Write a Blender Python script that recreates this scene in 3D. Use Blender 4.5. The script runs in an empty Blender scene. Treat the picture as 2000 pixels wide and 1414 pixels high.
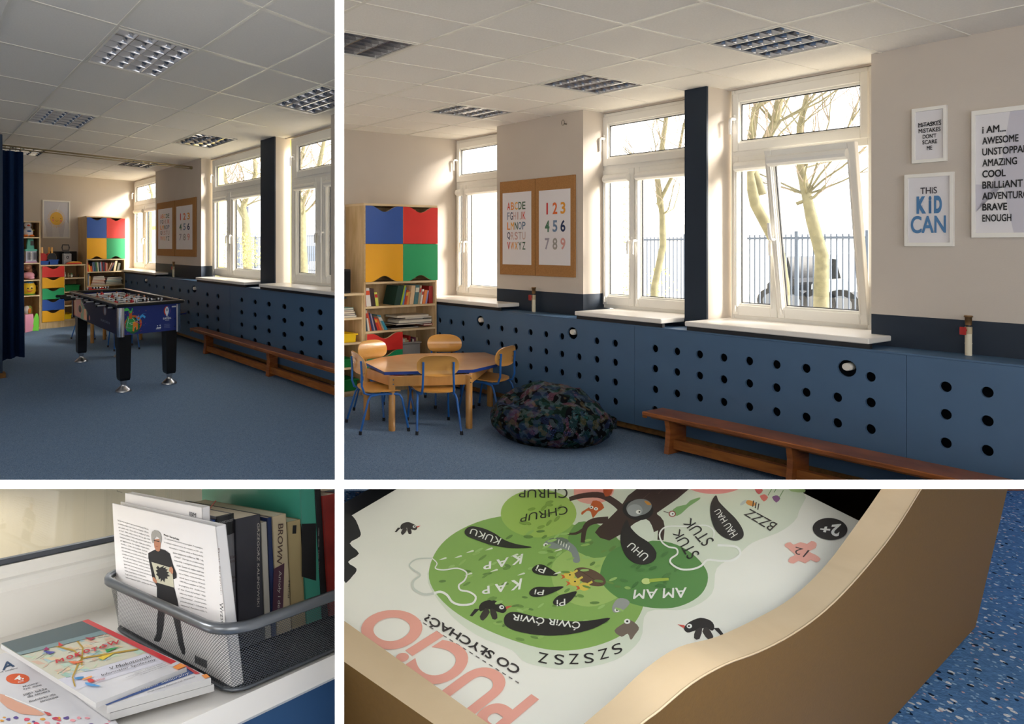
import bpy, math, random
from mathutils import Vector, Matrix
from mathutils.geometry import tessellate_polygon
random.seed(7)
S = bpy.context.scene
COL = S.collection
FPX, CX, HY, CAMZ = 1200.0, 600.0, 481.0, 1.45
# ---------------------------------------------------------------- camera, exposure, sky, lights
cd = bpy.data.cameras.new('camera'); cam = bpy.data.objects.new('camera', cd); COL.objects.link(cam)
cam.location = (0, 0, CAMZ); cam.rotation_euler = (math.pi/2, 0, 0)
cd.sensor_fit = 'HORIZONTAL'; cd.sensor_width = 36; cd.lens = FPX/2000*36
cd.shift_x = (1000-CX)/2000; cd.shift_y = (HY-707)/2000
cd.clip_start = .02; cd.clip_end = 300
S.camera = cam
S.view_settings.view_transform = 'Standard'; S.view_settings.look = 'None'
S.view_settings.exposure = 0.55; S.view_settings.gamma = 1; S.view_settings.use_curve_mapping = False
S.cycles.use_denoising = True
S.cycles.max_bounces = 10; S.cycles.diffuse_bounces = 6; S.cycles.transparent_max_bounces = 24
S.cycles.sample_clamp_indirect = 8
S.cycles.caustics_reflective = False; S.cycles.caustics_refractive = False
world = bpy.data.worlds.new('world'); S.world = world; world.use_nodes = True
wn = world.node_tree.nodes; bg = wn['Background']
SKY = 3.2
bg.inputs[0].default_value = (1.0, .98, .95, 1); bg.inputs[1].default_value = SKY
def area(name, loc, aim, sx, sy, power, color=(1, 1, 1), portal=False, spread=180):
    l = bpy.data.lights.new(name, 'AREA'); l.shape = 'RECTANGLE'; l.size = sx; l.size_y = sy
    l.energy = power; l.color = color; l.spread = math.radians(spread)
    if portal: l.cycles.is_portal = True
    o = bpy.data.objects.new(name, l); COL.objects.link(o); o.location = loc
    d = Vector(aim)-Vector(loc); o.rotation_euler = d.to_track_quat('-Z', 'Y').to_euler()
    return o

sl = bpy.data.lights.new('sun', 'SUN'); so = bpy.data.objects.new('sun', sl); COL.objects.link(so)
sl.energy = 12.0; sl.angle = math.radians(24); sl.color = (1, .93, .82)
so.rotation_euler = Vector((-.90, .37, -.42)).to_track_quat('-Z', 'Y').to_euler(); so.location = (6, 6, 8)
area('edge_fill', (.05, -.04, 1.63), (.09, .30, 1.33), .24, .12, 1.35, (1, .97, .93))  # added fill above the eye, brightens the partition edges and close views
area('sill_fill', (-1.75, 1.0, 1.45), (-.55, 1.45, .80), .6, .5, 14, (1, .98, .95))  # added fill lamp left of the view, stands in for daylight on the sill
def under_board(name, x, d, sx, sy, power, color):
    sl = (HY-946)/FPX; z = CAMZ+sl*d-.0045; n = Vector((0, sl, -1)); area(name, (x, d, z), (x, d+n.y, z+n.z), sx, sy, power, color)
under_board('board_fill', .74, .62, .7, .16, 2.1, (1, .98, .95))  # added fill hidden under the board, brightens the puzzle box
under_board('board_fill', -.75, 1.72, 1.1, .25, 4.0, (1, .97, .92))  # second added fill, brightens the tan wall behind the sill window

# ---------------------------------------------------------------- frames (places with their own axes)
class Frame:
    def __init__(s, O, A, B, C):
        s.O = Vector(O); s.A = Vector(A); s.B = Vector(B); s.C = Vector(C)
        s.M = Matrix((s.A, s.B, s.C)).transposed(); s.I = s.M.inverted()
    def W(s, a, b, c): return s.O + s.A*a + s.B*b + s.C*c
    def loc(s, p): return s.I @ (Vector(p)-s.O)
    def hit(s, ax, val, x, y):
        """where the line of sight through a photo point meets the plane (axis ax = val) of this frame"""
        d = Vector(((x-CX)/FPX, 1, (HY-y)/FPX)); e = Vector((0, 0, CAMZ))
        o = s.I @ (e-s.O); dd = s.I @ d
        t = (val-o[ax])/dd[ax]
        return o+dd*t
def yawv(t): return Vector((math.sin(t), math.cos(t), 0))
R1 = Frame((-.684, 3.0329, 0), yawv(-.5805), yawv(.7565), (0, 0, 1))
K2 = .88
R2 = Frame((1.4889*K2, 3.0496*K2, 0), yawv(-.6118), yawv(1.1147), (0, 0, 1))
SX1, SY1, SX2, SY2 = .865, .6241, .4253*K2, .7724*K2
CE1, CE2 = 2.80, CAMZ+1.35*K2
VW1, VF1, UB1 = 2.79, 2.98, 9.05
VW2, VF2, UB2 = 2.79*K2, 3.09*K2, 4.13*K2

# ---------------------------------------------------------------- materials
def lin(c):
    if isinstance(c, str): c = tuple(int(c[i:i+2], 16)/255 for i in (0, 2, 4))
    return tuple(((x/12.92) if x <= .04045 else ((x+.055)/1.055)**2.4) for x in c)+(1,)
MATS = {}
def mat(name, col, rough=.6, metal=0, noise=0, scale=8, bump=0, spec=.4, stretch=None, coat=0, bscale=None):
    if name in MATS: return MATS[name]
    m = bpy.data.materials.new(name); m.use_nodes = True; nt = m.node_tree; n = nt.nodes; b = n['Principled BSDF']
    c = lin(col); b.inputs['Base Color'].default_value = c; b.inputs['Roughness'].default_value = rough
    b.inputs['Metallic'].default_value = metal; b.inputs['Specular IOR Level'].default_value = spec
    if coat: b.inputs['Coat Weight'].default_value = coat; b.inputs['Coat Roughness'].default_value = .08
    tc = n.new('ShaderNodeTexCoord'); mp = n.new('ShaderNodeMapping'); nt.links.new(tc.outputs['Object'], mp.inputs[0])
    if stretch: mp.inputs['Scale'].default_value = stretch
    tx = n.new('ShaderNodeTexNoise'); tx.inputs['Scale'].default_value = scale; tx.inputs['Detail'].default_value = 5
    nt.links.new(mp.outputs[0], tx.inputs[0])
    rp = n.new('ShaderNodeMapRange'); k = max(noise, .015)
    rp.inputs[1].default_value = .3; rp.inputs[2].default_value = .7
    rp.inputs[3].default_value = 1-k; rp.inputs[4].default_value = 1+k
    nt.links.new(tx.outputs[0], rp.inputs[0])
    mx = n.new('ShaderNodeVectorMath'); mx.operation = 'SCALE'; mx.inputs[0].default_value = c[:3]
    nt.links.new(rp.outputs[0], mx.inputs['Scale']); nt.links.new(mx.outputs[0], b.inputs['Base Color'])
    if bump:
        t2 = n.new('ShaderNodeTexNoise'); t2.inputs['Scale'].default_value = bscale or scale*6
        nt.links.new(mp.outputs[0], t2.inputs[0])
        bp = n.new('ShaderNodeBump'); bp.inputs['Strength'].default_value = bump; bp.inputs['Distance'].default_value = .004
        nt.links.new(t2.outputs[0], bp.inputs['Height']); nt.links.new(bp.outputs[0], b.inputs['Normal'])
    MATS[name] = m; return m
def speckle(name, base, specks, scale=260, amt=.5, rough=.95, vor=None):
    """woven or speckled surface: base colour with fine flecks"""
    if name in MATS: return MATS[name]
    m = mat(name, base, rough, noise=.18, scale=scale, bump=.5, bscale=scale*2, spec=.1)
    nt = m.node_tree; n = nt.nodes; b = n['Principled BSDF']; src = b.inputs['Base Color'].links[0].from_socket
    tc = [q for q in n if q.type == 'TEX_COORD'][0]
    for i, (c, dens, vs) in enumerate(specks):
        v = n.new('ShaderNodeTexVoronoi'); v.inputs['Scale'].default_value = vs; v.inputs['Randomness'].default_value = 1
        mp = n.new('ShaderNodeMapping'); mp.inputs['Location'].default_value = (i*3.7, i*1.3, 0)
        nz = n.new('ShaderNodeTexNoise'); nz.inputs['Scale'].default_value = vs*1.3
        ad = n.new('ShaderNodeMixRGB'); ad.blend_type = 'ADD'; ad.inputs[0].default_value = .6/vs
        nt.links.new(tc.outputs['Object'], mp.inputs[0]); nt.links.new(mp.outputs[0], nz.inputs[0])
        nt.links.new(mp.outputs[0], ad.inputs[1]); nt.links.new(nz.outputs['Color'], ad.inputs[2]); nt.links.new(ad.outputs[0], v.inputs[0])
        lt = n.new('ShaderNodeMath'); lt.operation = 'LESS_THAN'; lt.inputs[1].default_value = dens
        nt.links.new(v.outputs['Distance'], lt.inputs[0])
        sp = n.new('ShaderNodeSeparateColor'); nt.links.new(v.outputs['Color'], sp.inputs[0])
        g = n.new('ShaderNodeMath'); g.operation = 'GREATER_THAN'; g.inputs[1].default_value = .45; nt.links.new(sp.outputs[0], g.inputs[0])
        mu = n.new('ShaderNodeMath'); mu.operation = 'MULTIPLY'; nt.links.new(lt.outputs[0], mu.inputs[0]); nt.links.new(g.outputs[0], mu.inputs[1])
        m2 = n.new('ShaderNodeMath'); m2.operation = 'MULTIPLY'; m2.inputs[1].default_value = amt; nt.links.new(mu.outputs[0], m2.inputs[0])
        mix = n.new('ShaderNodeMixRGB'); mix.inputs[2].default_value = lin(c); nt.links.new(m2.outputs[0], mix.inputs[0]); nt.links.new(src, mix.inputs[1])
        src = mix.outputs[0]
    nt.links.new(src, b.inputs['Base Color']); return m
def wood(name, base, dark, scale=3, rough=.45, axis=(1, 12, 12), coat=0, amt=1):
    if name in MATS: return MATS[name]
    m = mat(name, base, rough, noise=.05, scale=20, coat=coat)
    nt = m.node_tree; n = nt.nodes; b = n['Principled BSDF']
    tc = [q for q in n if q.type == 'TEX_COORD'][0]
    mp = n.new('ShaderNodeMapping'); mp.inputs['Scale'].default_value = axis; nt.links.new(tc.outputs['Object'], mp.inputs[0])
    t = n.new('ShaderNodeTexNoise'); t.inputs['Scale'].default_value = scale; t.inputs['Detail'].default_value = 8; t.inputs['Distortion'].default_value = .6
    nt.links.new(mp.outputs[0], t.inputs[0])
    r = n.new('ShaderNodeValToRGB'); r.color_ramp.elements[0].position = .35; r.color_ramp.elements[0].color = lin(dark)
    r.color_ramp.elements[1].position = .62; r.color_ramp.elements[1].color = lin(base)
    nt.links.new(t.outputs[0], r.inputs[0]); nt.links.new(r.outputs[0], b.inputs['Base Color']); return m
def glassmat():
    m = bpy.data.materials.new('window_glass'); m.use_nodes = True; nt = m.node_tree; n = nt.nodes; n.clear()
    o = n.new('ShaderNodeOutputMaterial'); t = n.new('ShaderNodeBsdfTransparent'); g = n.new('ShaderNodeBsdfGlossy'); g.inputs['Roughness'].default_value = .02
    mx = n.new('ShaderNodeMixShader'); mx.inputs[0].default_value = .06
    nt.links.new(t.outputs[0], mx.inputs[1]); nt.links.new(g.outputs[0], mx.inputs[2]); nt.links.new(mx.outputs[0], o.inputs[0]); return m
GLASS = glassmat()

# ---------------------------------------------------------------- mesh builder
class MB:
    def __init__(s): s.v = []; s.f = []; s.m = []; s.sm = []; s.mats = []
    def mi(s, m):
        if m not in s.mats: s.mats.append(m)
        return s.mats.index(m)
    def add(s, vs, fs, m, smooth=False):
        k = len(s.v); s.v += [Vector(p) for p in vs]; i = s.mi(m)
        for f in fs: s.f.append([k+q for q in f]); s.m.append(i); s.sm.append(smooth)
    def box(s, T, a0, a1, b0, b1, c0, c1, m, bev=0):
        """box between limits, T maps (a,b,c) to a point"""
        if a0 > a1: a0, a1 = a1, a0
        if b0 > b1: b0, b1 = b1, b0
        if c0 > c1: c0, c1 = c1, c0
        if bev <= 0:
            P = [T(a, b, c) for c in (c0, c1) for a, b in ((a0, b0), (a1, b0), (a1, b1), (a0, b1))]
            s.add(P, [(3, 2, 1, 0), (4, 5, 6, 7), (0, 1, 5, 4), (1, 2, 6, 5), (2, 3, 7, 6), (3, 0, 4, 7)], m); return
        e = min(bev, (a1-a0)/2.01, (b1-b0)/2.01, (c1-c0)/2.01)
        vs = []; idx = {}
        for ia, a in enumerate((a0, a1)):
            for ib, b in enumerate((b0, b1)):
                for ic, c in enumerate((c0, c1)):
                    sa, sb, sc = (1-2*ia)*e, (1-2*ib)*e, (1-2*ic)*e
                    for ax, p in ((0, (a, b+sb, c+sc)), (1, (a+sa, b, c+sc)), (2, (a+sa, b+sb, c))):
                        idx[(ia, ib, ic, ax)] = len(vs); vs.append(T(*p))
        fs = []
        for q in (0, 1):
            fs.append([idx[(q, i, j, 0)] for i, j in ((0, 0), (1, 0), (1, 1), (0, 1))])
            fs.append([idx[(i, q, j, 1)] for i, j in ((0, 0), (1, 0), (1, 1), (0, 1))])
            fs.append([idx[(i, j, q, 2)] for i, j in ((0, 0), (1, 0), (1, 1), (0, 1))])
        for i in (0, 1):
            for j in (0, 1):
                fs.append([idx[(0, i, j, 1)], idx[(1, i, j, 1)], idx[(1, i, j, 2)], idx[(0, i, j, 2)]])
                fs.append([idx[(i, 0, j, 0)], idx[(i, 1, j, 0)], idx[(i, 1, j, 2)], idx[(i, 0, j, 2)]])
                fs.append([idx[(i, j, 0, 0)], idx[(i, j, 1, 0)], idx[(i, j, 1, 1)], idx[(i, j, 0, 1)]])
                for k in (0, 1): fs.append([idx[(i, j, k, 0)], idx[(i, j, k, 1)], idx[(i, j, k, 2)]])
        s.add(vs, fs, m)
    def prism(s, T, poly, c0, c1, m, side=None, smooth=False):
        """polygon in the first two coordinates of T, extruded along the third"""
        n = len(poly); tri = tessellate_polygon([[Vector((p[0], p[1], 0)) for p in poly]])
        lo = [T(p[0], p[1], c0) for p in poly]; hi = [T(p[0], p[1], c1) for p in poly]
        s.add(hi, [tuple(t) for t in tri], m); s.add(lo, [tuple(t[::-1]) for t in tri], m)
        s.add(lo+hi, [(i, (i+1) % n, n+(i+1) % n, n+i) for i in range(n)], side or m, smooth)
    def flat(s, T, poly, c, m):
        tri = tessellate_polygon([[Vector((p[0], p[1], 0)) for p in poly]])
        s.add([T(p[0], p[1], c) for p in poly], [tuple(t) for t in tri], m)
    def plate(s, T, a0, a1, b0, b1, c, m): s.flat(T, [(a0, b0), (a1, b0), (a1, b1), (a0, b1)], c, m)
    def tube(s, pts, r, m, n=10, cap=True, closed=False):
        pts = [Vector(p) for p in pts]; N = len(pts); rr = r if isinstance(r, (list, tuple)) else [r]*N
        base = len(s.v); up = None; vs = []
        for i in range(N):
            if closed: d = pts[(i+1) % N]-pts[i-1]
            else: d = (pts[min(i+1, N-1)]-pts[max(i-1, 0)])
            if d.length < 1e-9: d = Vector((0, 0, 1))
            d.normalize()
            if up is None: up = d.orthogonal().normalized()
            else:
                up = up-d*up.dot(d)
                up = up.normalized() if up.length > 1e-6 else d.orthogonal().normalized()
            w = d.cross(up)
            for k in range(n):
                t = 2*math.pi*k/n; vs.append(pts[i]+(up*math.cos(t)+w*math.sin(t))*rr[i])
        fs = []
        for i in range(N if closed else N-1):
            j = (i+1) % N
            for k in range(n): fs.append((i*n+k, i*n+(k+1) % n, j*n+(k+1) % n, j*n+k))
        s.add(vs, fs, m, True)
        if cap and not closed:
            s.add(vs[:n], [tuple(range(n))[::-1]], m); s.add(vs[-n:], [tuple(range(n))], m)
    def lathe(s, T, prof, m, n=20):
        vs = []; 
        for r, z in prof:
            for k in range(n): t = 2*math.pi*k/n; vs.append(T(r*math.cos(t), r*math.sin(t), z))
        fs = [(i*n+k, i*n+(k+1) % n, (i+1)*n+(k+1) % n, (i+1)*n+k) for i in range(len(prof)-1) for k in range(n)]
        s.add(vs, fs, m, True)
        if prof[0][0] > 1e-5: s.add(vs[:n], [tuple(range(n))[::-1]], m)
        if prof[-1][0] > 1e-5: s.add(vs[-n:], [tuple(range(n))], m)
    def ball(s, c, r, m, n=14, k=9, sq=(1, 1, 1), T=None):
        c = Vector(c); vs = []
        for i in range(k+1):
            p = math.pi*i/k
            for j in range(n):
                t = 2*math.pi*j/n
                q = Vector((r*sq[0]*math.sin(p)*math.cos(t), r*sq[1]*math.sin(p)*math.sin(t), r*sq[2]*math.cos(p)))
                vs.append(T(*(c+q)) if T else c+q)
        s.add(vs, [(i*n+j, (i+1)*n+j, (i+1)*n+(j+1) % n, i*n+(j+1) % n) for i in range(k) for j in range(n)], m, True)
    def build(s, name, parent=None, origin=None, kind=None, label=None):
        xs = [p.x for p in s.v]; ys = [p.y for p in s.v]; zs = [p.z for p in s.v]
        if parent is not None:
            o0 = Vector(parent.get('wo', (0, 0, 0)))
            org = o0
        else: org = Vector(origin) if origin is not None else Vector(((min(xs)+max(xs))/2, (min(ys)+max(ys))/2, min(zs)))
        me = bpy.data.meshes.new(name); me.from_pydata([tuple(p-org) for p in s.v], [], s.f)
        for m in s.mats: me.materials.append(m)
        me.polygons.foreach_set('material_index', s.m); me.polygons.foreach_set('use_smooth', s.sm)
        me.update()
        o = bpy.data.objects.new(name, me); COL.objects.link(o)
        if parent is not None: o.parent = parent
        else: o.location = org
        o['wo'] = tuple(org)
        if kind: o['kind'] = kind
        if label: o['label'] = label
        return o
def tag(o, label, cat, group=None, kind=None):
    o['label'] = label; o['category'] = cat
    if group: o['group'] = group
    if kind: o['kind'] = kind
    return o
def empty(name, loc, label, cat, group=None):
    o = bpy.data.objects.new(name, None); COL.objects.link(o); o.location = loc; o.empty_display_size = .05
    o['wo'] = tuple(loc); return tag(o, label, cat, group)
def copytree(o, parent=None):
    c = o.copy(); COL.objects.link(c)
    if parent is not None: c.parent = parent
    for ch in list(o.children): copytree(ch, c)
    return c
IDT = lambda a, b, c: Vector((a, b, c))
# ---------------------------------------------------------------- lettering
_tc = {}
def text_shape(txt, bold=0):
    key = (txt, bold)
    if key in _tc: return _tc[key]
    cu = bpy.data.curves.new('t', 'FONT'); cu.body = txt; cu.size = 1; cu.resolution_u = 8 if len(txt) < 6 else 3; wide = bold and not any(ch in 'MWNmwn' for ch in txt); cu.offset = bold if wide else 0
    ob = bpy.data.objects.new('t', cu); COL.objects.link(ob); dg = bpy.context.evaluated_depsgraph_get(); dg.update()
    me = ob.evaluated_get(dg).to_mesh()
    vs = [(v.co.x, v.co.y, 0) for v in me.vertices]; fs = [tuple(p.vertices) for p in me.polygons]
    ob.evaluated_get(dg).to_mesh_clear(); bpy.data.objects.remove(ob); bpy.data.curves.remove(cu)
    if not vs: vs = [(0, 0, 0)]; fs = []
    if bold and not wide:
        bold = min(bold, .018)
        v0_, f0_ = vs, fs; vs, fs = [], []
        for q, (sx, sy) in enumerate(((bold, bold), (-bold, bold), (bold, -bold), (-bold, -bold), (bold, 0), (-bold, 0))):
            k = len(vs); vs += [(x+sx, y+sy, q*2e-5) for x, y, _ in v0_]; fs += [tuple(k+i for i in f) for f in f0_]
    x0 = min(v[0] for v in vs); x1 = max(v[0] for v in vs); y0 = min(v[1] for v in vs); y1 = max(v[1] for v in vs)
    _tc[key] = (vs, fs, x0, x1, y0, y1); return _tc[key]
def text_box(mb, T, txt, a0, a1, b0, b1, c, m, bold=0, fit=True):
    """text filling the rectangle a0..a1 x b0..b1 of the map T, a0/b0 = where the text's left/bottom goes"""
    vs, fs, x0, x1, y0, y1 = text_shape(txt, bold)
    if not fs: return
    if not fit:
        h = b1-b0; k = abs(h)/max(y1-y0, 1e-6); w = (x1-x0)*k*(1 if a1 > a0 else -1); mid = (a0+a1)/2; a0, a1 = mid-w/2, mid+w/2
    mb.add([T(a0+(a1-a0)*(x-x0)/max(x1-x0, 1e-6), b0+(b1-b0)*(y-y0)/max(y1-y0, 1e-6), c+l) for x, y, l in vs], fs, m)

import bmesh
def trimtree(o, side, plane=None):
    """cut a thing off cleanly where it meets the partition (side: 1 = keep right, -1 = keep left) or another plane (point, normal to drop)"""
    bpy.context.view_layer.update()
    if plane is None:
        n = Vector((1, -PK, 0)).normalized()*(-side); co = Vector((0, 0, 0))+n*(-.004)
    else: co, n = plane
    for q in [o]+list(o.children_recursive):
        if q.type != 'MESH': continue
        if q.data.users > 1: q.data = q.data.copy()
        W = q.matrix_world.inverted(); lc = W @ co; ln = (W.to_3x3() @ n).normalized()
        bm = bmesh.new(); bm.from_mesh(q.data)
        r = bmesh.ops.bisect_plane(bm, geom=bm.verts[:]+bm.edges[:]+bm.faces[:], plane_co=lc, plane_no=ln, clear_outer=True)
        ed = [e for e in r['geom_cut'] if isinstance(e, bmesh.types.BMEdge)]
        try: bmesh.ops.holes_fill(bm, edges=ed, sides=0)
        except Exception: pass
        bm.to_mesh(q.data); bm.free()
    for q in [o]+list(o.children_recursive)[::-1]:
        if q.type == 'MESH' and len(q.data.polygons) == 0 and q is not o and not q.children: bpy.data.objects.remove(q)
PK = .0525
# ---------------------------------------------------------------- materials of the rooms
M_wall = mat('wall_paint', 'cac0b5', .85, noise=.02, scale=3, bump=.15, bscale=160)
M_navy = mat('navy_paint', '1b2838', .55, noise=.03, scale=4, bump=.1, bscale=120)
M_tile = mat('ceiling_tile', 'f0ece6', .95, noise=.03, scale=90, bump=.5, bscale=420)
M_tbar = mat('ceiling_grid_metal', 'e9e5dc', .4)
M_pvc = mat('white_plastic_frame', 'eceae4', .3, spec=.5)
M_sill = mat('white_sill', 'eeeae4', .28)
M_white = mat('white_lacquer', 'f4f3f0', .35)
M_gask = mat('black_rubber', '23252a', .5)
M_carpet = speckle('blue_carpet', '7790b0', [('b9c8d8', .28, 130), ('22364f', .3, 110)], scale=160, amt=.6)
M_panel = mat('blue_panel_paint', '4b6888', .5, noise=.03, scale=5, bump=.08, bscale=150)
M_dark = mat('dark_void', '15181c', .9)
M_ltwood = wood('pale_beech', 'dcb98a', 'c9a374', 3, axis=(1, 1, 8))
M_chrome = mat('chrome', 'd8d8dc', .12, metal=1)
M_part = mat('white_partition_paint', 'fbfbfb', .7)

# ---------------------------------------------------------------- shell
PK = .0525   # partition plane X = PK * Y
def clip(poly, hps):
    for f in hps:
        out = []
        for i, p in enumerate(poly):
            q = poly[(i+1) % len(poly)]; fp, fq = f(p), f(q)
            if fp >= 0: out.append(p)
            if (fp >= 0) != (fq >= 0):
                t = fp/(fp-fq); out.append((p[0]+(q[0]-p[0])*t, p[1]+(q[1]-p[1])*t))
        poly = out
        if len(poly) < 3: return []
    return poly
def frl(fr, ax, val, sgn):
    def f(p):
        l = fr.loc((p[0], p[1], 0)); return sgn*(l[ax]-val)
    return f
YB = -2.6; XL = -7.2; XR = 7.4
HP1 = [lambda p: PK*p[1]-p[0], lambda p: p[1]-YB, lambda p: p[0]-XL, frl(R1, 0, UB1+.02, -1), frl(R1, 1, VF1+.06, -1)]
HP2 = [lambda p: p[0]-PK*p[1], lambda p: p[1]-YB, lambda p: XR-p[0], frl(R2, 0, UB2+.02, -1), frl(R2, 1, VF2+.06, -1)]
BIG = [(-30, -30), (30, -30), (30, 30), (-30, 30)]
mb = MB()
for hp in (HP1, HP2):
    mb.prism(IDT, clip(BIG, hp), -.06, 0, M_carpet)
mb.build('floor', kind='structure', origin=(0, 0, 0))
lamps1 = {(0, 1), (0, 4), (0, 7), (3, 1), (3, 4), (3, 7)}
lamps2 = {(-1, 3), (-1, 0), (2, 0), (2, 3), (2, 6)}
def ceiling(fr, su, sv, H, hps, lamps, name):
    mb = MB()
    for i in range(-16, 5):
        for j in range(-14, 12):
            if (i, j) in lamps: continue
            q = clip([tuple(fr.W(j2*su, i2*sv, 0)[:2]) for i2, j2 in ((i, j), (i, j+1), (i+1, j+1), (i+1, j))], hps)
            if q: mb.prism(IDT, q, H, H+.015, M_tile)
    e = .009; eu = e*su/.6*1.05; ev = e*sv/.6*1.05
    for j in range(-14, 12):
        q = clip([tuple(fr.W(j*su+s*eu, t, 0)[:2]) for s, t in ((-1, -10), (1, -10), (1, 3.2*sv*1.2), (-1, 3.2*sv*1.2))], hps)
        if q: mb.prism(IDT, q, H-.004, H+.001, M_tbar)
    for i in range(-16, 4):
        q = clip([tuple(fr.W(t, i*sv+s*ev, 0)[:2]) for s, t in ((-1, -10), (-1, 12), (1, 12), (1, -10))], hps)
        if q: mb.prism(IDT, q, H-.0045, H+.001, M_tbar)
    return mb.build(name, kind='structure', origin=(0, 0, H))
ceiling(R1, SX1, SY1, CE1, HP1, lamps1, 'ceiling')
ceiling(R2, SX2, SY2, CE2, HP2, lamps2, 'ceiling')
mb = MB()
for hp in (HP1, HP2): mb.prism(IDT, clip(BIG, hp), 3.05, 3.2, M_wall)
mb.build('ceiling', kind='structure', origin=(0, 0, 3.05))

def wallbox(fr, name, a0, a1, b0, b1, z0, z1, m):
    mb = MB(); mb.box(fr.W, a0, a1, b0, b1, z0, z1, m); return mb.build(name, kind='structure')
# shared outer walls
mb = MB(); mb.box(IDT, XL-.2, XL, YB-.2, 10.2, 0, 3.2, M_wall); mb.build('wall_left', kind='structure')
mb = MB(); mb.box(IDT, XR, XR+.2, YB-.2, 0.2, 0, 3.2, M_wall); mb.build('wall_right', kind='structure')
mb = MB()
for x0, x1, z0, z1 in ((XL, -5.5, 0, 3.2), (-5.5, 6, 0, .9), (-5.5, 6, 2.7, 3.2), (6, XR, 0, 3.2), (-2.2, -1.2, .9, 2.7), (1.6, 2.6, .9, 2.7)):
    mb.box(IDT, x0, x1, YB-.2, YB, z0, z1, M_wall)
mb.build('wall_front', kind='structure')  # openings in this unseen wall are added to let in soft fill daylight
# partition with its sloping board: seen edge-on
def radial(name, x0, x1, y0, y1, near, far, m=M_part):
    """slab between two lines of sight limits: an upright or a sloping board"""
    mb = MB(); P = []
    def pt(x, y, d): return Vector(((x-CX)/FPX*d, d, CAMZ+(HY-y)/FPX*d))
    return mb, pt
NEAR = .30
pz = lambda y, d: CAMZ+(HY-y)/FPX*d
w0, w1 = (654-CX)/FPX*NEAR, (672-CX)/FPX*NEAR
mb = MB()   # upright wall, thickness w1-w0, running away from the camera
th = w1-w0; far = 6.75
def partpoly(d0, d1):
    c0, c1 = (663-CX)/FPX*d0, (663-CX)/FPX*d1
    return [(c0-th/2, d0), (c0+th/2, d0), (c1+th/2, d1), (c1-th/2, d1)]
mb.prism(IDT, partpoly(NEAR, far), 0, 3.0, M_part)
mb.build('wall_middle', kind='structure')
mb = MB()   # sloping board: front edge 18 photo rows high
zt, zb = pz(937, NEAR), pz(955, NEAR); tz = zt-zb; sl = (HY-946)/FPX
D1 = 2.9
def bd(x, d, s): return Vector((x, d, CAMZ+sl*d+s*tz/2))
for xa, xb in (((-60-CX)/FPX, (654-CX)/FPX), ((672-CX)/FPX, (2060-CX)/FPX)):
    P = [bd(xa*NEAR, NEAR, -1), bd(xb*NEAR, NEAR, -1), bd(xb*D1, D1, -1), bd(xa*D1, D1, -1), bd(xa*NEAR, NEAR, 1), bd(xb*NEAR, NEAR, 1), bd(xb*D1, D1, 1), bd(xa*D1, D1, 1)]
    mb.add(P, [(3, 2, 1, 0), (4, 5, 6, 7), (0, 1, 5, 4), (1, 2, 6, 5), (2, 3, 7, 6), (3, 0, 4, 7)], M_part)
mb.build('trim_1', kind='structure')

# ---------------------------------------------------------------- room walls
def room_walls(fr, VW, VF, UB, CE, piers, col, band, sillz, uend, tag_):
    # back wall
    mb = MB()
    lo = -7.5 if fr is R1 else None
    if fr is R1: a = fr.loc((XL-.1, 9.3, 0)); vmin = -2.4
    else:
        # back wall starts at the partition line
        vmin = 0.0
        for k in range(4000):
            p = fr.W(UB, -2+k*.001, 0)
            if p.x > PK*p.y+.004: vmin = -2+k*.001; break
    mb.box(fr.W, UB, UB+.15, vmin, VF+.3, 0, 3.1, M_wall)
    mb.build('wall_back', kind='structure')
    # piers, upper part pale and lower part navy
    for (a0, a1) in piers:
        mb = MB(); mb.box(fr.W, a0, a1, VW, VF+.08, band, 3.1, M_wall); mb.box(fr.W, a0, a1, VW+.001, VF+.08, 0, band, M_navy); mb.box(fr.W, a0, a1, VF+.08, VF+.25, 0, 3.1, (mat('yellow_facade', 'ecd870', .8) if fr is R1 else mat('pale_facade', 'e4e0d6', .8)))
        mb.build('wall_window_side', kind='structure')
    mb = MB(); mb.box(fr.W, col[0], col[1], VW, VW+.02, 0, 3.1, M_navy); mb.box(fr.W, col[0], col[1], VW+.02, VF+.08, 0, 3.1, M_wall); mb.box(fr.W, col[0], col[1], VF+.08, VF+.25, 0, 3.1, (mat('yellow_facade', 'ecd870', .8) if fr is R1 else mat('pale_facade', 'e4e0d6', .8)))
    mb.build('trim_2', kind='structure')
    mb = MB(); mb.box(fr.W, UB, uend, VW+.004, VF+.25, 0, sillz-.012, M_navy); mb.build('wall_window_side', kind='structure')
    mb = MB(); mb.box(fr.W, UB, uend, VF-.01, VF+.25, CE-.012, 3.1, M_wall); mb.build('trim_3', kind='structure')
pxu = lambda fr, V, x: fr.hit(1, V, x, HY)[0]
def endu(fr, V):    # where the plane v=V meets the partition
    p = fr.hit(1, V, 663, HY); return p[0]
U1e = endu(R1, VW1)
colu1 = (pxu(R1, VW1, 508.8), pxu(R1, VW1, 536.5))
room_walls(R1, VW1, VF1, UB1, CE1, [(pxu(R1, VW1, 303.8), pxu(R1, VW1, 393))], colu1, 1.146, .99, endu(R1, VF1)-.3, 1)
colu2 = (pxu(R2, VW2, 1337), pxu(R2, VW2, 1380))
Z2 = lambda z: CAMZ+(z-CAMZ)*K2
room_walls(R2, VW2, VF2, UB2, CE2, [(pxu(R2, VW2, 970.5), pxu(R2, VW2, 1139)), (pxu(R2, VW2, 1701.6), -6)], colu2, Z2(.976), Z2(.83), -6, 2)

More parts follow.
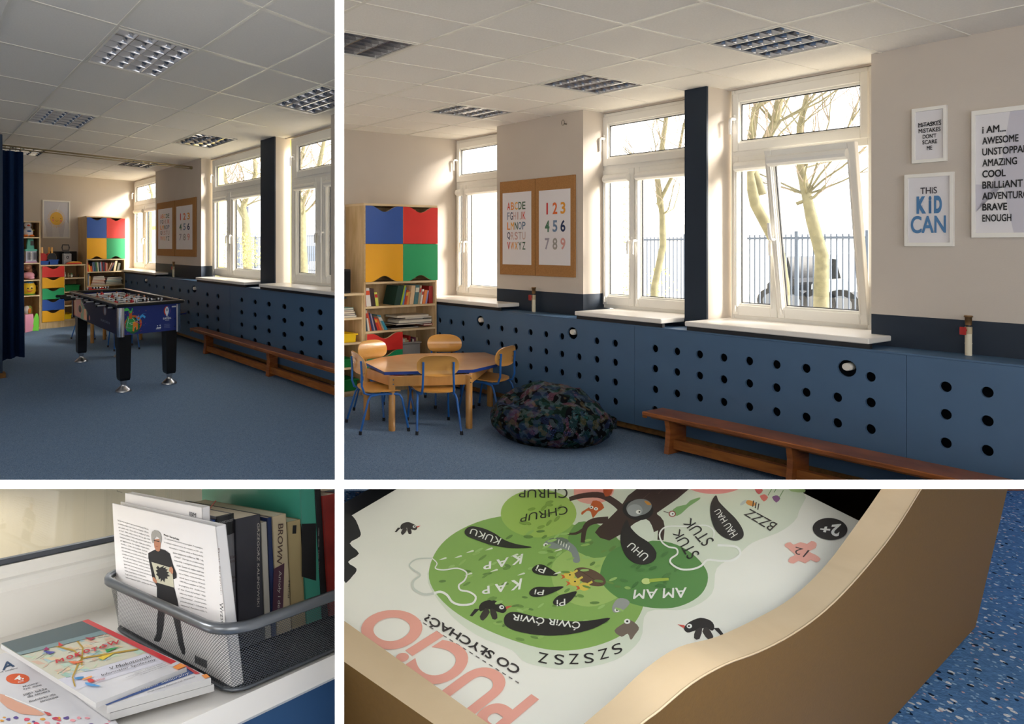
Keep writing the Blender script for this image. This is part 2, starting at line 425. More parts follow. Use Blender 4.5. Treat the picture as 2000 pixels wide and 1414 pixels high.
# ---------------------------------------------------------------- windows
def bars(mb, T, a0, a1, z0, z1, wa, wz, b0, b1, m, bev=.004):
    """rectangular frame: uprights wa wide, rails wz high"""
    mb.box(T, a0, a0-wa, b0, b1, z0, z1, m, bev); mb.box(T, a1+wa, a1, b0, b1, z0, z1, m, bev)
    mb.box(T, a0-wa, a1+wa, b0, b1, z0, z0+wz, m, bev); mb.box(T, a0-wa, a1+wa, b0, b1, z1-wz, z1, m, bev)
def sash(T, parent, a0, a1, z0, z1, wa, wz, b, blind=None, name='sash', fu=1):
    """a0 > a1; b = room-side face"""
    mb = MB(); bars(mb, T, a0, a1, z0, z1, wa, wz, b, b+.05, M_pvc)
    ia0, ia1, iz0, iz1 = a0-wa, a1+wa, z0+wz, z1-wz
    bars(mb, T, ia0+.002, ia1-.002, iz0-.002, iz1+.002, .016*fu, .016, b+.018, b+.045, M_pvc, .003)
    s = mb.build(name, parent)
    mb = MB(); bars(mb, T, ia0-.016*fu, ia1+.016*fu, iz0+.016, iz1-.016, .006*fu, .006, b+.026, b+.04, M_gask, 0); mb.build('gasket', s)
    mb = MB(); mb.box(T, ia0-.014*fu, ia1+.014*fu, b+.03, b+.036, iz0+.014, iz1-.014, GLASS); mb.build('pane', s)
    if blind:
        mb = MB(); zt = iz1+.018; r = .03
        P = [(b+.0, zt), (b-.012, zt+.014), (b-.04, zt+.004), (b-.052, zt-.02), (b-.05, zt-.04), (b-.03, zt-.056), (b, zt-.06)]
        n = len(P); x0, x1 = ia0+.018*fu, ia1-.018*fu
        vs = [T(x0, p[0], p[1]) for p in P]+[T(x1, p[0], p[1]) for p in P]
        mb.add(vs, [tuple(range(n)), tuple(range(2*n-1, n-1, -1))]+[(i, i+n, (i+1) % n+n, (i+1) % n) for i in range(n)], M_pvc)
        mb.box(T, ia0+.02*fu, ia0+.008*fu, b-.012, b, iz0-.01, zt-.05, M_pvc)
        mb.box(T, ia1-.008*fu, ia1-.02*fu, b-.012, b, iz0-.01, zt-.05, M_pvc)
        mb.tube([T(ia0+.028*fu, b-.02, zt-.04), T(ia0+.028*fu, b-.015, iz0+.0)], .0022, M_pvc, 6)
        mb.tube([T(ia0+.028*fu, b-.015, iz0+.0), T(ia0+.028*fu, b-.015, iz0-.05)], [.004, .011], M_pvc, 8)
        mb.build('blind_cassette', s)
    return s
def handle(T, parent, a, z, b, fu, up=False, flip=1):
    mb = MB(); mb.box(T, a-.014*fu, a+.014*fu, b-.01, b, z-.034, z+.034, M_white, .004)
    s = 1 if up else -1
    mb.tube([T(a, b, z), T(a, b-.045, z), T(a+.006*flip*fu, b-.055, z+s*.012), T(a+.022*flip*fu, b-.052, z+s*.05), T(a+.026*flip*fu, b-.05, z+s*.115)], [.011, .011, .011, .0105, .009], M_white, 10)
    mb.build('window_handle', parent)
def window(fr, n, aL, aR, VF, z0, z1, zt, am, fu, wT, hT, wS, hS, hide_right=False, tilt=None, gx=None):
    T = fr.W; mb = MB()
    fw = .03*fu
    bars(mb, T, aL, aR, z0, z1, .045*fu, .045, VF, VF+.07, M_pvc)
    mb.box(T, aL-.04*fu, aR+.04*fu, VF, VF+.07, zt-.03, zt+.03, M_pvc, .004)
    w = mb.build('window_%d' % n, kind='structure')
    b = VF-.016
    sash(T, w, aL-fw, aR+fw, zt+.018, z1-.03, wT, hT, b, None, 'top_sash', fu)
    handle(T, w, aL-fw-.03*fu, (zt+z1)/2+.02, b, fu, flip=.3)
    s = sash(T, w, aL-fw, am+.004*fu, z0+.03, zt-.018, wS, hS, b, True, 'sash', fu)
    handle(T, s, am+.035*fu, z0+(zt-z0)*.48, b, fu, flip=.4)
    if tilt is None:
        s2 = sash(T, w, am-.004*fu, aR+fw, z0+.03, zt-.018, wS, hS, b, True, 'sash', fu)
        handle(T, s2, am-.045*fu, z0+(zt-z0)*.48, b, fu, flip=.4)
    else:
        T2 = lambda a_, b_, c_: T(a_, b_-tilt*(c_-z0-.03), c_)
        s2 = sash(T2, w, am-.004*fu, aR+fw, z0+.03, zt-.018, wS, hS, b, True, 'tilted_sash', fu)
        handle(T2, s2, am-.045*fu, z0+(zt-z0)*.48, b, fu, True, flip=.4)
    return w
# left room: three windows
W1 = [(UB1, pxu(R1, VW1, 303.8)-.25, pxu(R1, VF1, 284)), (pxu(R1, VF1, 414.5), colu1[0]-.2, pxu(R1, VF1, 452)), (pxu(R1, VF1, 568.5), endu(R1, VF1)-.25, pxu(R1, VF1, 629))]
for k, (a, b_, m_) in enumerate(W1):
    window(R1, k+1, a, b_, VF1, .998, 2.775, 2.262, m_, 1.45, .11, .075, .11, .085)
W2 = [(UB2, UB2-(4.25-3.05)*K2, pxu(R2, VF2, 912)), (pxu(R2, VF2, 1176), pxu(R2, VF2, 1176)-.90, pxu(R2, VF2, 1241)), (pxu(R2, VF2, 1428), pxu(R2, VF2, 1704), pxu(R2, VF2, 1521))]
for k, (a, b_, m_) in enumerate(W2):
    window(R2, k+4, a, b_, VF2, Z2(.83), Z2(2.785), Z2(2.235), m_, .52, .04, .065, .04, .075, tilt=.15 if k == 2 else None)

# sills
def sill(fr, a0, a1, v0, VF, z, label, th=.035):
    mb = MB(); mb.box(fr.W, a0, a1, v0, VF+.01, z-th, z, M_sill, .005)
    mb.box(fr.W, a0-.004, a1+.004, v0+.02, v0+.05, z-th-.03, z-th-.001, M_gask)
    tag(mb.build('window_sill'), label, 'windowsill')
zs2 = Z2(.835); v2f = R2.hit(2, zs2, 1160, 612.5)[1]+.05
zs1 = 1.0; v1f = 2.52
sl1 = [(UB1, pxu(R1, v1f, 302), 'white windowsill in the far corner of the left-hand room, beside the tall coloured cupboard'),
       (pxu(R1, v1f, 382), colu1[0]+.01, 'white windowsill left of the narrow navy column, above the blue panel behind the foosball table'),
       (colu1[1]-.01, endu(R1, v1f)+.05, 'white windowsill right of the navy column, above the end of the long bench')]
for a0, a1, l in sl1: sill(R1, a0, a1, v1f, VF1, zs1, l)
sl2 = [(UB2, pxu(R2, v2f, 972), 'white windowsill in the sunny corner next to the cupboard with books, right-hand room'),
       (pxu(R2, v2f, 1122), colu2[0]+.005, 'white windowsill between the alphabet posters and the navy column'),
       (colu2[1]-.005, pxu(R2, v2f, 1697), 'white windowsill with open dark end under the tilted window')]
for a0, a1, l in sl2: sill(R2, a0, a1, v2f, VF2, zs2, l)

# perforated radiator covers
def cover(fr, V, th, a0, a1, z0, z1, holes, label, dz, group=None):
    """holes: list of (a, z, ra, rz) cut right through the board"""
    T = lambda a, b, c: fr.W(a, c, b)
    outer = [(a0, z0), (a1, z0), (a1, z1), (a0, z1)]
    loops = [outer]
    for (a, z, ra, rz) in holes:
        loops.append([(a+ra*math.cos(t*math.pi/8), z+rz*math.sin(t*math.pi/8)) for t in range(16)])
    pts = [p for l in loops for p in l]
    tri = tessellate_polygon([[Vector((p[0], p[1], 0)) for p in l] for l in loops])
    mb = MB()
    mb.add([T(p[0], p[1], V) for p in pts], [tuple(t) for t in tri], M_panel)
    mb.add([T(p[0], p[1], V+th) for p in pts], [tuple(t[::-1]) for t in tri], M_panel)
    k = 0
    for l in loops:
        n = len(l)
        mb.add([T(p[0], p[1], V) for p in l]+[T(p[0], p[1], V+th) for p in l], [(i, (i+1) % n, n+(i+1) % n, n+i) for i in range(n)], M_panel)
    o = tag(mb.build('radiator_cover'), label, 'radiator cover', group)
    return o
VP2 = 2.5*K2; th2 = .018
zt2 = sum(R2.hit(1, VP2, x, y)[2] for x, y in ((855, 598), (1160, 629), (1460, 661), (1770, 693.5), (2000, 718)))/5
zb2 = R2.hit(1, VP2, 1400, 867)[2]
rows2 = [R2.hit(1, VP2, 1463, y)[2] for y in (705, 749, 794.5, 839)]
hx2 = [858.5, 880.5, 903.8, 953, 979.4, 1007, 1035.7, 1066, 1097, (1130.5,), 1165, 1201, 1279, 1321.7, 1366, 1413, 1463, 1516, 1574, (1635,), 1700, 1847, 1928]
seams2 = [UB2-.002, pxu(R2, VP2, 1239.5), pxu(R2, VP2, 1771), pxu(R2, VP2, 2060)-.9]
rz2 = abs(R2.hit(1, VP2, 1463, 705)[2]-R2.hit(1, VP2, 1463, 713.5)[2]); ra2 = abs(pxu(R2, VP2, 1463)-pxu(R2, VP2, 1471))
H2 = []
for h in hx2:
    skip = isinstance(h, tuple); x = h[0] if skip else h
    a = pxu(R2, VP2, x)
    for i, z in enumerate(rows2):
        if i == 0 and skip: continue
        H2.append((a, z, ra2, rz2))
big2 = [R2.hit(1, VP2, x, y) for x, y in ((938, 626.7), (1118, 650.7), (1654, 719.5))]
for p in big2: H2.append((p[0], p[2], ra2*1.9, rz2*1.75))
lab2 = ['blue perforated radiator cover behind the low round table and beanbag', 'blue perforated radiator cover under the tilted window, behind the wooden bench', 'blue perforated radiator cover under the framed sayings, at the right edge']
for i in range(3):
    a0, a1 = seams2[i], seams2[i+1]+.002
    cover(R2, VP2, th2, a1, a0, zb2, zt2, [h for h in H2 if a1 < h[0] < a0], lab2[i], 0)
VP1 = 2.56
zt1 = sum(R1.hit(1, VP1, x, y)[2] for x, y in ((245, 532), (480, 564), (654, 586)))/3
zb1 = (R1.hit(1, VP1, 350, 648)[2]+R1.hit(1, VP1, 654, 748)[2])/2
rows1 = [R1.hit(1, VP1, 497.8, y)[2] for y in (589.8, 614.8, 640, 665)]
hx1 = [245.8, 256.7, 268, 292, 306, 320, 335, 351, 368, (386.5,), 404.9, 425.5, 471.6, 497.8, 525, 555, 588.9, 624.9]
ra1 = abs(pxu(R1, VP1, 497.8)-pxu(R1, VP1, 501.4)); rz1 = abs(R1.hit(1, VP1, 498, 590)[2]-R1.hit(1, VP1, 498, 594.8)[2])
H1 = []
for h in hx1:
    skip = isinstance(h, tuple); x = h[0] if skip else h
    a = pxu(R1, VP1, x)
    for i, z in enumerate(rows1):
        if not (i == 0 and skip): H1.append((a, z, ra1, rz1))
big1 = [R1.hit(1, VP1, x, y) for x, y in ((285, 548), (379, 564.5))]
for p in big1: H1.append((p[0], p[2], ra1*1.9, rz1*1.75))
seams1 = [UB1-.4, pxu(R1, VP1, 449), endu(R1, VP1)+.03]
lab1 = ['blue perforated radiator cover behind the foosball table, reaching to the far corner', 'blue perforated radiator cover behind the long bench in the left-hand room']
for i in range(2):
    a0, a1 = seams1[i], seams1[i+1]+.003
    cover(R1, VP1, .018, a1, a0, zb1, zt1, [h for h in H1 if a1 < h[0] < a0], lab1[i], 0)
# shelf board on top of the covers and wooden batten low behind them
for fr, V, VW, a0, a1, zt, zb, n in ((R1, VP1, VW1, seams1[0], seams1[2], zt1, zb1, 4), (R2, VP2, VW2, seams2[0], seams2[3], zt2, zb2, 5)):
    mb = MB(); mb.box(fr.W, a1, a0, V+.001, VW, zt, zt+.012, M_panel, .002); mb.build('trim_%d' % n, kind='structure')
    mb = MB(); mb.box(fr.W, a1, a0, V+.03, V+.07, zb-.05, zb+.04, wood('batten_wood', '8a6233', '6f4c26', 3)); mb.build('baseboard_window_side', kind='structure')
# thermostat knobs in the large holes
M_knob = mat('white_knob', 'e9e6de', .4)
for fr, V, bigs, rr, labs in ((R2, VP2, big2, rz2, ['white thermostat knob in the large hole above the low table', 'white thermostat knob in the large hole below the alphabet posters', 'white thermostat knob in the large hole under the tilted window']),
                              (R1, VP1, big1, rz1, ['white thermostat knob in the large hole nearest the coloured cupboard', 'white thermostat knob in the large hole behind the foosball table'])):
    for p, l in zip(bigs, labs):
        mb = MB(); c = fr.W(p[0], V+.02, p[2]+rr*.3); d = (fr.B).normalized(); r = rr*.8
        mb.tube([c-d*.028, c-d*.022, c+d*.03], [r*.85, r, r], M_knob, 16); mb.tube([c+d*.03, fr.W(p[0], VW1-.003 if fr is R1 else VW2-.003, p[2]+rr*.3)], r*.5, M_dark, 10)
        tag(mb.build('thermostat_knob'), l, 'thermostat')
# ---------------------------------------------------------------- recessed louvre lamps
M_mirror = mat('mirror_aluminium', 'c9c9cc', .16, metal=1)
M_tubew = mat('unlit_tube', 'e8e8e4', .3)
def louvre(fr, su, sv, H, name, group):
    o = Vector((0, 0, 0)); T = lambda a, b, c: fr.A*a+fr.B*b+Vector((0, 0, c))
    g = empty('ceiling_light', (0, 0, 0), name, 'ceiling light', group)
    a, b = su/2-.012*su/.6, sv/2-.012*sv/.6
    mb = MB(); wa, wb = .012*su/.6, .012*sv/.6
    mb.box(T, -a, a, -b, -b+wb, -.008, .004, M_tbar); mb.box(T, -a, a, b-wb, b, -.008, .004, M_tbar)
    mb.box(T, -a, -a+wa, -b+wb, b-wb, -.008, .004, M_tbar); mb.box(T, a-wa, a, -b+wb, b-wb, -.008, .004, M_tbar)
    mb.build('frame', g)
    mb = MB(); mb.box(T, -a, a, -b, b, .10, .106, M_white); mb.box(T, -a, a, -b, -b+.004, 0, .1, M_white); mb.box(T, -a, a, b-.004, b, 0, .1, M_white)
    mb.box(T, -a, -a+.004, -b, b, 0, .1, M_white); mb.box(T, a-.004, a, -b, b, 0, .1, M_white); mb.build('housing', g)
    mb = MB(); ia, ib = a-wa, b-wb
    for k in range(5):   # lengthwise curved reflectors
        c = -ib+2*ib*k/4; n = 5
        for s in (-1, 1):
            if (k == 0 and s < 0) or (k == 4 and s > 0): continue
            P = [(c+s*(.003+ib/4*.55*(t/n)**1.8), .002+.06*t/n) for t in range(n+1)]
            vs = [T(-ia, p[0], p[1]) for p in P]+[T(ia, p[0], p[1]) for p in P]
            mb.add(vs, [(i, i+1, n+2+i, n+1+i) for i in range(n)], M_mirror, True)
        mb.box(T, -ia, ia, c-.003, c+.003, 0, .003, M_mirror)
    mb.build('reflector', g)
    mb = MB()
    for k in range(4):
        b0, b1 = -ib+2*ib*k/4+.004, -ib+2*ib*(k+1)/4-.004
        for q in range(7):
            c = -ia+2*ia*q/6; n = 4
            for s in (-1, 1):
                if (q == 0 and s < 0) or (q == 6 and s > 0): continue
                P = [(c+s*(.002+ia/6*.35*(t/n)**1.7), .003+.045*t/n) for t in range(n+1)]
                vs = [T(p[0], b0, p[1]) for p in P]+[T(p[0], b1, p[1]) for p in P]
                mb.add(vs, [(i, i+1, n+2+i, n+1+i) for i in range(n)], M_mirror, True)
    mb.build('louvre_blades', g)
    for k in range(4):
        c = -ib+2*ib*(k+.5)/4
        mb = MB(); mb.tube([T(-ia+.02, c, .08), T(ia-.02, c, .08)], .013, M_tubew, 10); mb.build('fluorescent_tube', g)
    return g
late = []
def lamp_set(fr, su, sv, H, cells, labels, group):
    g0 = None
    for (i, j), l in zip(cells, labels):
        p = fr.W((j+.5)*su, (i+.5)*sv, H)
        if g0 is None: g = g0 = louvre(fr, su, sv, H, l, group)
        else: g = copytree(g0); g['label'] = l
        g.location = p
        if fr is R2 and i == -1: late.append((g, 1))
        if fr is R1 and (i, j) == (3, 1): late.append((g, -1))
lamp_set(R1, SX1, SY1, CE1, [(0, 1), (0, 4), (0, 7), (3, 1), (3, 4), (3, 7)],
    ['square louvre ceiling lamp closest to the viewer in the left-hand room', 'square louvre ceiling lamp behind the nearest one, above the foosball table side', 'half-hidden louvre ceiling lamp behind the navy curtain top',
     'louvre ceiling lamp cut by the partition, above the right window of the left-hand room', 'louvre ceiling lamp in front of the middle window of the left-hand room', 'farthest louvre ceiling lamp, near the corner window of the left-hand room'], 'recessed louvre ceiling lamps')
lamp_set(R2, SX2, SY2, CE2, [(-1, 3), (-1, 0), (2, 0), (2, 3), (2, 6)],
    ['louvre ceiling lamp at the upper left edge of the right-hand room', 'louvre ceiling lamp just touching the top edge of the picture', 'bright-framed louvre ceiling lamp nearest the tilted window', 'louvre ceiling lamp in front of the alphabet posters', 'farthest louvre ceiling lamp, near the sunny back wall'], 'recessed louvre ceiling lamps')

for g_, s_ in late: trimtree(g_, s_)
# ---------------------------------------------------------------- cupboards
M_blue = mat('door_blue', '2b57ab', .4); M_red = mat('door_red', 'e2352f', .4); M_yel = mat('door_yellow', 'f0ae18', .4); M_grn = mat('door_green', '27a76b', .4)
M_dgrn = mat('tray_green', '1c7a3c', .35); M_bluet = mat('tray_blue', '1f4f9e', .35); M_yelt = mat('tray_yellow', 'f1c81a', .35)
M_beech = wood('beech_board', 'd6ba90', 'c4a678', 3, axis=(8, 8, 1))
M_edge = wood('beech_edge', 'e4cda6', 'd8bf94', 4, axis=(1, 1, 8))
def scoopdoor(T, v0, v1, z0, z1, side, n=14, w=.36, d=.13):
    """outline of a door or drawer front with a finger scoop in its top or bottom edge; v0<v1"""
    W = v1-v0; D = d*W; mid = (v0+v1)/2; P = []
    cur = []
    for i in range(n+1):
        t = -1+2*i/n; cur.append((mid+t*W*w, D*.5*(1+math.cos(math.pi*t))))
    if side == 'top': return [(v0, z0), (v1, z0), (v1, z1)]+[(x, z1-y) for x, y in cur[::-1]]+[(v0, z1)]
    return [(v1, z1), (v0, z1), (v0, z0)]+[(x, z0+y) for x, y in cur]+[(v1, z0)]
def front(fr, uf, parent, name, v0, v1, z0, z1, side, m, lab=None):
    T = lambda a, b, c: fr.W(uf-.002-c, a, b)
    mb = MB(); mb.prism(T, scoopdoor(T, v0, v1, z0, z1, side), 0, .018, m, M_edge)
    mb.build(name, parent, label=lab)
def carcass(fr, label, uf, v0, v1, z1, dividers, shelves, plinth, z0=0, ub=None, back=True):
    """v0 left, v1 right; dividers: list of v; shelves: list of (va, vb, z)"""
    ub = (UB1 if fr is R1 else UB2)-.004 if ub is None else ub
    th = .02; k = 1.0
    g = empty('bookcase', fr.W((uf+ub)/2, (v0+v1)/2, z0), label, 'cupboard')
    mb = MB(); T = fr.W
    mb.box(T, uf, ub, v0, v0+th, z0, z1, M_beech); mb.box(T, uf, ub, v1-th, v1, z0, z1, M_beech)
    for d in dividers: mb.box(T, uf+.002, ub, d-th/2, d+th/2, z0+plinth, z1-th, M_beech)
    mb.box(T, uf-.006, ub, v0-.004, v1+.004, z1-th, z1+.002, M_edge)
    if plinth: mb.box(T, uf+.01, uf+.03, v0+th, v1-th, z0, z0+plinth, M_beech)
    mb.build('side_panels', g)
    mb = MB(); mb.box(T, ub-.012, ub, v0+th, v1-th, z0+plinth, z1-th, M_beech); mb.build('back_panel', g)
    for va, vb, z in shelves:
        mb = MB(); mb.box(T, uf+.001, ub-.013, va, vb, z-.02, z, M_beech); mb.box(T, uf-.001, uf+.001, va, vb, z-.02, z, M_edge); mb.build('shelf', g)
    return g
def book(fr, ua, ub, v0, v1, z0, z1, lean, col, label, group, spine=None):
    """upright book, spine towards the room; lean = sideways shift of its top"""
    T = lambda a, b, c: fr.W(a, b+lean*(c-z0)/max(z1-z0, 1e-3), c)
    m = mat('cover_'+col, col, .5, noise=.04, scale=30); mp = mat('paper_edge', 'e9e2d0', .8)
    mb = MB(); t = min(.003, abs(v1-v0)*.2)
    mb.box(T, ua, ub, v0, v0+t, z0, z1, m); mb.box(T, ua, ub, v1-t, v1, z0, z1, m); mb.box(T, ua, ua+.003, v0+t, v1-t, z0, z1, m)
    mb.box(T, ua+.003, ub-.003, v0+t, v1-t, z0+.002, z1-.004, mp)
    if spine:
        ms = mat('cover_'+spine, spine, .5); h = z1-z0; mb.box(T, ua-.0015, ua, v0+t*.5, v1-t*.5, z0+h*.62, z0+h*.85, ms)
    tag(mb.build('book'), label, 'book', group)
def flatbook(fr, ua, ub, v0, v1, z0, z1, col, label, group):
    m = mat('cover_'+col, col, .5, noise=.04, scale=30); mp = mat('paper_edge', 'e9e2d0', .8); T = fr.W
    mb = MB(); t = min(.004, (z1-z0)*.25)
    mb.box(T, ua, ub, v0, v1, z0, z0+t, m); mb.box(T, ua, ub, v0, v1, z1-t, z1, m); mb.box(T, ua+.004, ub-.004, v0+.004, v1-.004, z0+t, z1-t, mp); mb.box(T, ua, ub, v1-.003, v1, z0, z1, m)
    return tag(mb.build('book'), label, 'book', group)
def tray(fr, uf, ub, v0, v1, z0, z1, m, label):
    T = fr.W; e = (v1-v0)*.05; n = 4
    def T2(a, b, c): return T(a, b+(e*(1-(c-z0)/(z1-z0)))*(1 if b < (v0+v1)/2 else -1), c)
    mb = MB(); t = .006
    mb.box(T2, uf, ub, v0, v1, z0, z0+t, m); mb.box(T2, uf, uf+t, v0, v1, z0, z1, m); mb.box(T2, ub-t, ub, v0, v1, z0, z1, m)
    mb.box(T2, uf, ub, v0, v0+t, z0, z1, m); mb.box(T2, uf, ub, v1-t, v1, z0, z1, m)
    o = mb.build('storage_tray')
    mb = MB(); mb.box(T, uf-.014, uf, v0-.01, v1+.01, z1-.012, z1, m); mb.box(T, uf-.01, ub, v0-.014, v0, z1-.012, z1, m); mb.box(T, uf-.01, ub, v1, v1+.014, z1-.012, z1, m)
    mb.build('rim', o)
    return tag(o, label, 'tray')

# ---- right-hand room, back wall
UFR = 3.8*K2
def P2v(x, y=500): p = R2.hit(0, UFR, x, y); return p[1], p[2]
vL, zT = P2v(710.6, 397); vR, _ = P2v(852.8, 403)
_, zmid = P2v(784, 476.5); _, zdb = P2v(711, 551); vmid, _ = P2v(784.5)
_, s1 = P2v(713.7, 599.5); _, s2 = P2v(713.7, 648); _, d1 = P2v(714, 687)
cup = carcass(R2, 'tall beech cupboard with four coloured doors and bookshelves, in the sunny corner', UFR, vL, vR, zT, [], [(vL+.02, vR-.02, s1), (vL+.02, vR-.02, s2), (vL+.02, vR-.02, zdb-.002), (vL+.02, vR-.02, .06)], .05)
front(R2, UFR, cup, 'door', vL+.004, vmid-.002, zmid+.002, zT-.022, 'top', M_blue, 'blue door')
front(R2, UFR, cup, 'door', vmid+.002, vR-.004, zmid+.002, zT-.022, 'top', M_red, 'red door')
front(R2, UFR, cup, 'door', vL+.004, vmid-.002, zdb, zmid-.002, 'bottom', M_yel, 'yellow door')
front(R2, UFR, cup, 'door', vmid+.002, vR-.004, zdb, zmid-.002, 'bottom', M_grn, 'green door')
mb = MB(); mb.box(R2.W, UFR+.001, UB2-.03, vmid-.01, vmid+.01, .06, s2-.02, M_beech); mb.build('divider', cup)
dz = (s2-.03-.08)/3.2
front(R2, UFR, cup, 'drawer', vL+.022, vmid-.004, d1, s2-.024, 'top', M_red, 'red drawer')
front(R2, UFR, cup, 'drawer', vL+.022, vmid-.004, d1-(s2-.024-d1)-.004, d1-.004, 'top', M_grn, 'green drawer')
z_ = d1-(s2-.024-d1)-.004
front(R2, UFR, cup, 'drawer', vL+.022, vmid-.004, .08, z_-.004, 'top', M_yel, 'yellow drawer')
# books on its upper shelf
G = 'books on the upper shelf of the tall cupboard, right-hand room'
bk = [(238, 256, 185, 4, 'c93b52', 'ffffff', 'slim pink-red book at the left end of the upper shelf in the sunny corner'),
 (262, 316, 184, -24, 'e8e4e0', 'e2552a', 'wide white book with orange top, leaning on the left end of the upper shelf'),
 (316, 366, 190, -24, '3a2426', None, 'dark brown book behind the yellow one on the upper shelf'),
 (368, 400, 232, -22, 'dfe36a', 'c4302b', 'pale green book leaning at the right of the left group, upper shelf'),
 (568, 636, 160, 44, '234038', None, 'broad dark green book leaning right across the middle of the upper shelf'),
 (638, 658, 160, 44, 'a8c83a', None, 'slim lime green book beside the dark green one, upper shelf'),
 (660, 676, 180, 30, '5f86c9', None, 'slim light blue book right of the lime one, upper shelf'),
 (678, 704, 210, 30, 'c8502a', 'e0c040', 'orange-red book in the middle of the right group, upper shelf'),
 (706, 730, 226, 20, 'd99a56', None, 'low tan book left of the big cream book, upper shelf'),
 (738, 782, 158, 24, 'e0c199', None, 'big cream-coloured book standing tallest in the right group, upper shelf'),
 (786, 828, 150, 24, '4f7a80', 'd9d6c0', 'teal book right of the big cream book, upper shelf'),
 (830, 850, 158, 26, 'b9a98a', 'c03028', 'beige book with red foot right of the teal one, upper shelf'),
 (856, 876, 200, 26, 'efe9e2', 'b82c2c', 'white and red book leaning in the right group, upper shelf'),
 (880, 912, 208, 30, 'e88a4c', None, 'orange book leaning near the right end of the upper shelf'),
 (914, 932, 214, 22, '8a8fc0', None, 'slim lilac book near the right end of the upper shelf'),
 (952, 996, 164, 0, 'a02a26', None, 'deep red book at the right end of the upper shelf')]
def books2(L, zs, G, ox=672, oy=530, k=.17683):
    for x0, x1, yt, ln, c, sp, lab in L:
        a0, _ = P2v(ox+x0*k); a1, _ = P2v(ox+x1*k); _, zt = P2v(ox+(x0+x1)/2*k, oy+yt*k); al, _ = P2v(ox+(x0+ln)*k)
        zt = min(zt, zs+.28); book(R2, UFR+.02, UFR+.19, a0+.001, max(a1-.001, a0+.006), zs+.001, zt, al-a0, c, lab, G, sp)
books2(bk, s1, G)
mb = MB(); a0, _ = P2v(672+318*.17683); a1, _ = P2v(672+340*.17683)
G = 'books on the lower shelf of the tall cupboard, right-hand room'
bk = [(242, 256, 440, -6, 'd8d4c8', None, 'slim white book at the left end of the lower shelf'),
 (258, 276, 420, -12, '3f5a66', None, 'slate blue book leaning left, second on the lower shelf'),
 (278, 300, 430, -30, 'e4ddd0', 'c04030', 'cream book with red band leaning left on the lower shelf'),
 (302, 322, 440, -42, 'c4572c', None, 'rusty orange book leaning left on the lower shelf'),
 (326, 346, 458, -44, '2f3468', None, 'navy book leaning left on the lower shelf'),
 (348, 362, 470, -44, 'a8a0b8', None, 'thin mauve book leaning left on the lower shelf'),
 (364, 384, 500, -40, '3a2440', None, 'dark purple book leaning left on the lower shelf'),
 (386, 412, 510, -44, 'd8382a', 'e8b040', 'bright red book leaning left on the lower shelf'),
 (414, 440, 520, -50, 'e2622c', None, 'orange book leaning left on the lower shelf'),
 (442, 462, 490, -60, 'b8a890', None, 'beige book leaning left, near the right of the row on the lower shelf'),
 (464, 500, 480, -86, '3f9ab8', 'd0d8d8', 'turquoise book leaning farthest at the right of the row, lower shelf')]
books2(bk, s2, G)
G = 'flat stacked books on the lower shelf, right-hand room'
st = [(545, 850, 640, 626, '2a2a30', 'thin dark book at the bottom of the flat stack on the lower shelf'), (860, 1000, 652, 622, 'a02c2c', 'red book lying flat right of the stack on the lower shelf'),
 (600, 990, 625, 604, '38383c', 'dark flat book second from the bottom of the stack'), (630, 992, 603, 570, 'c9c4b8', 'thick grey-white flat book in the middle of the stack'),
 (640, 900, 569, 556, '5a4a48', 'thin brown flat book above the thick one in the stack'), (700, 990, 555, 540, 'd8d4cc', 'white flat book near the top of the stack'), (610, 960, 539, 514, 'dcd0b8', 'cream flat book on top of the stack')]
z = s2+.001
for x0, x1, y0, y1, c, lab in st:
    a0, _ = P2v(672+x0*.17683); a1, _ = P2v(672+x1*.17683); h = max((y0-y1)*.17683/FPX*6.6*.9, .006)
    if 'right of the stack' in lab: flatbook(R2, UFR+.03, UFR+.2, P2v(672+905*.17683)[0], min(a1, vR-.024), z+.0, z+.02, c, lab, G); z += .021; continue
    a1 = min(a1, vR-.024); flatbook(R2, UFR+.03, UFR+.21, a0, a1, z, z+h, c, lab, G); z += h+.0008
# clear box and things in the lower right compartment
M_clear = mat('frosted_plastic', 'a9a6a4', .3); 
mb = MB(); T = R2.W; a0, _ = P2v(791); a1, _ = P2v(826); _, zz = P2v(800, 672); zf = .30
mb.box(T, UFR+.03, UFR+.2, vmid+.03, a1, .062, zz, M_clear, .01); o = mb.build('plastic_box')
mb = MB(); mb.box(T, UFR+.022, UFR+.208, vmid+.024, a1+.006, zz, zz+.012, M_clear, .004); mb.build('rim', o); tag(o, 'clear plastic box with papers inside, lower right compartment of the tall cupboard', 'box')
rng = random.Random(3)
for i in range(9):
    c = rng.choice(['b03030', 'd8d4cc', '4a6fa0', '303038', 'c9b48a', '7a3a58']); v0 = vmid+.04+i*(a1-vmid-.06)/9
    book(R2, UFR+.05, UFR+.18, v0, v0+(a1-vmid-.08)/9, zz+.013, zz+.03+rng.random()*.05, 0, c, '%s booklet, %s from the left in the clear box of the tall cupboard' % ({'b03030': 'red', 'd8d4cc': 'white', '4a6fa0': 'blue', '303038': 'black', 'c9b48a': 'tan', '7a3a58': 'plum'}[c], ['first', 'second', 'third', 'fourth', 'fifth', 'sixth', 'seventh', 'eighth', 'ninth'][i]), 'booklets in the clear box')

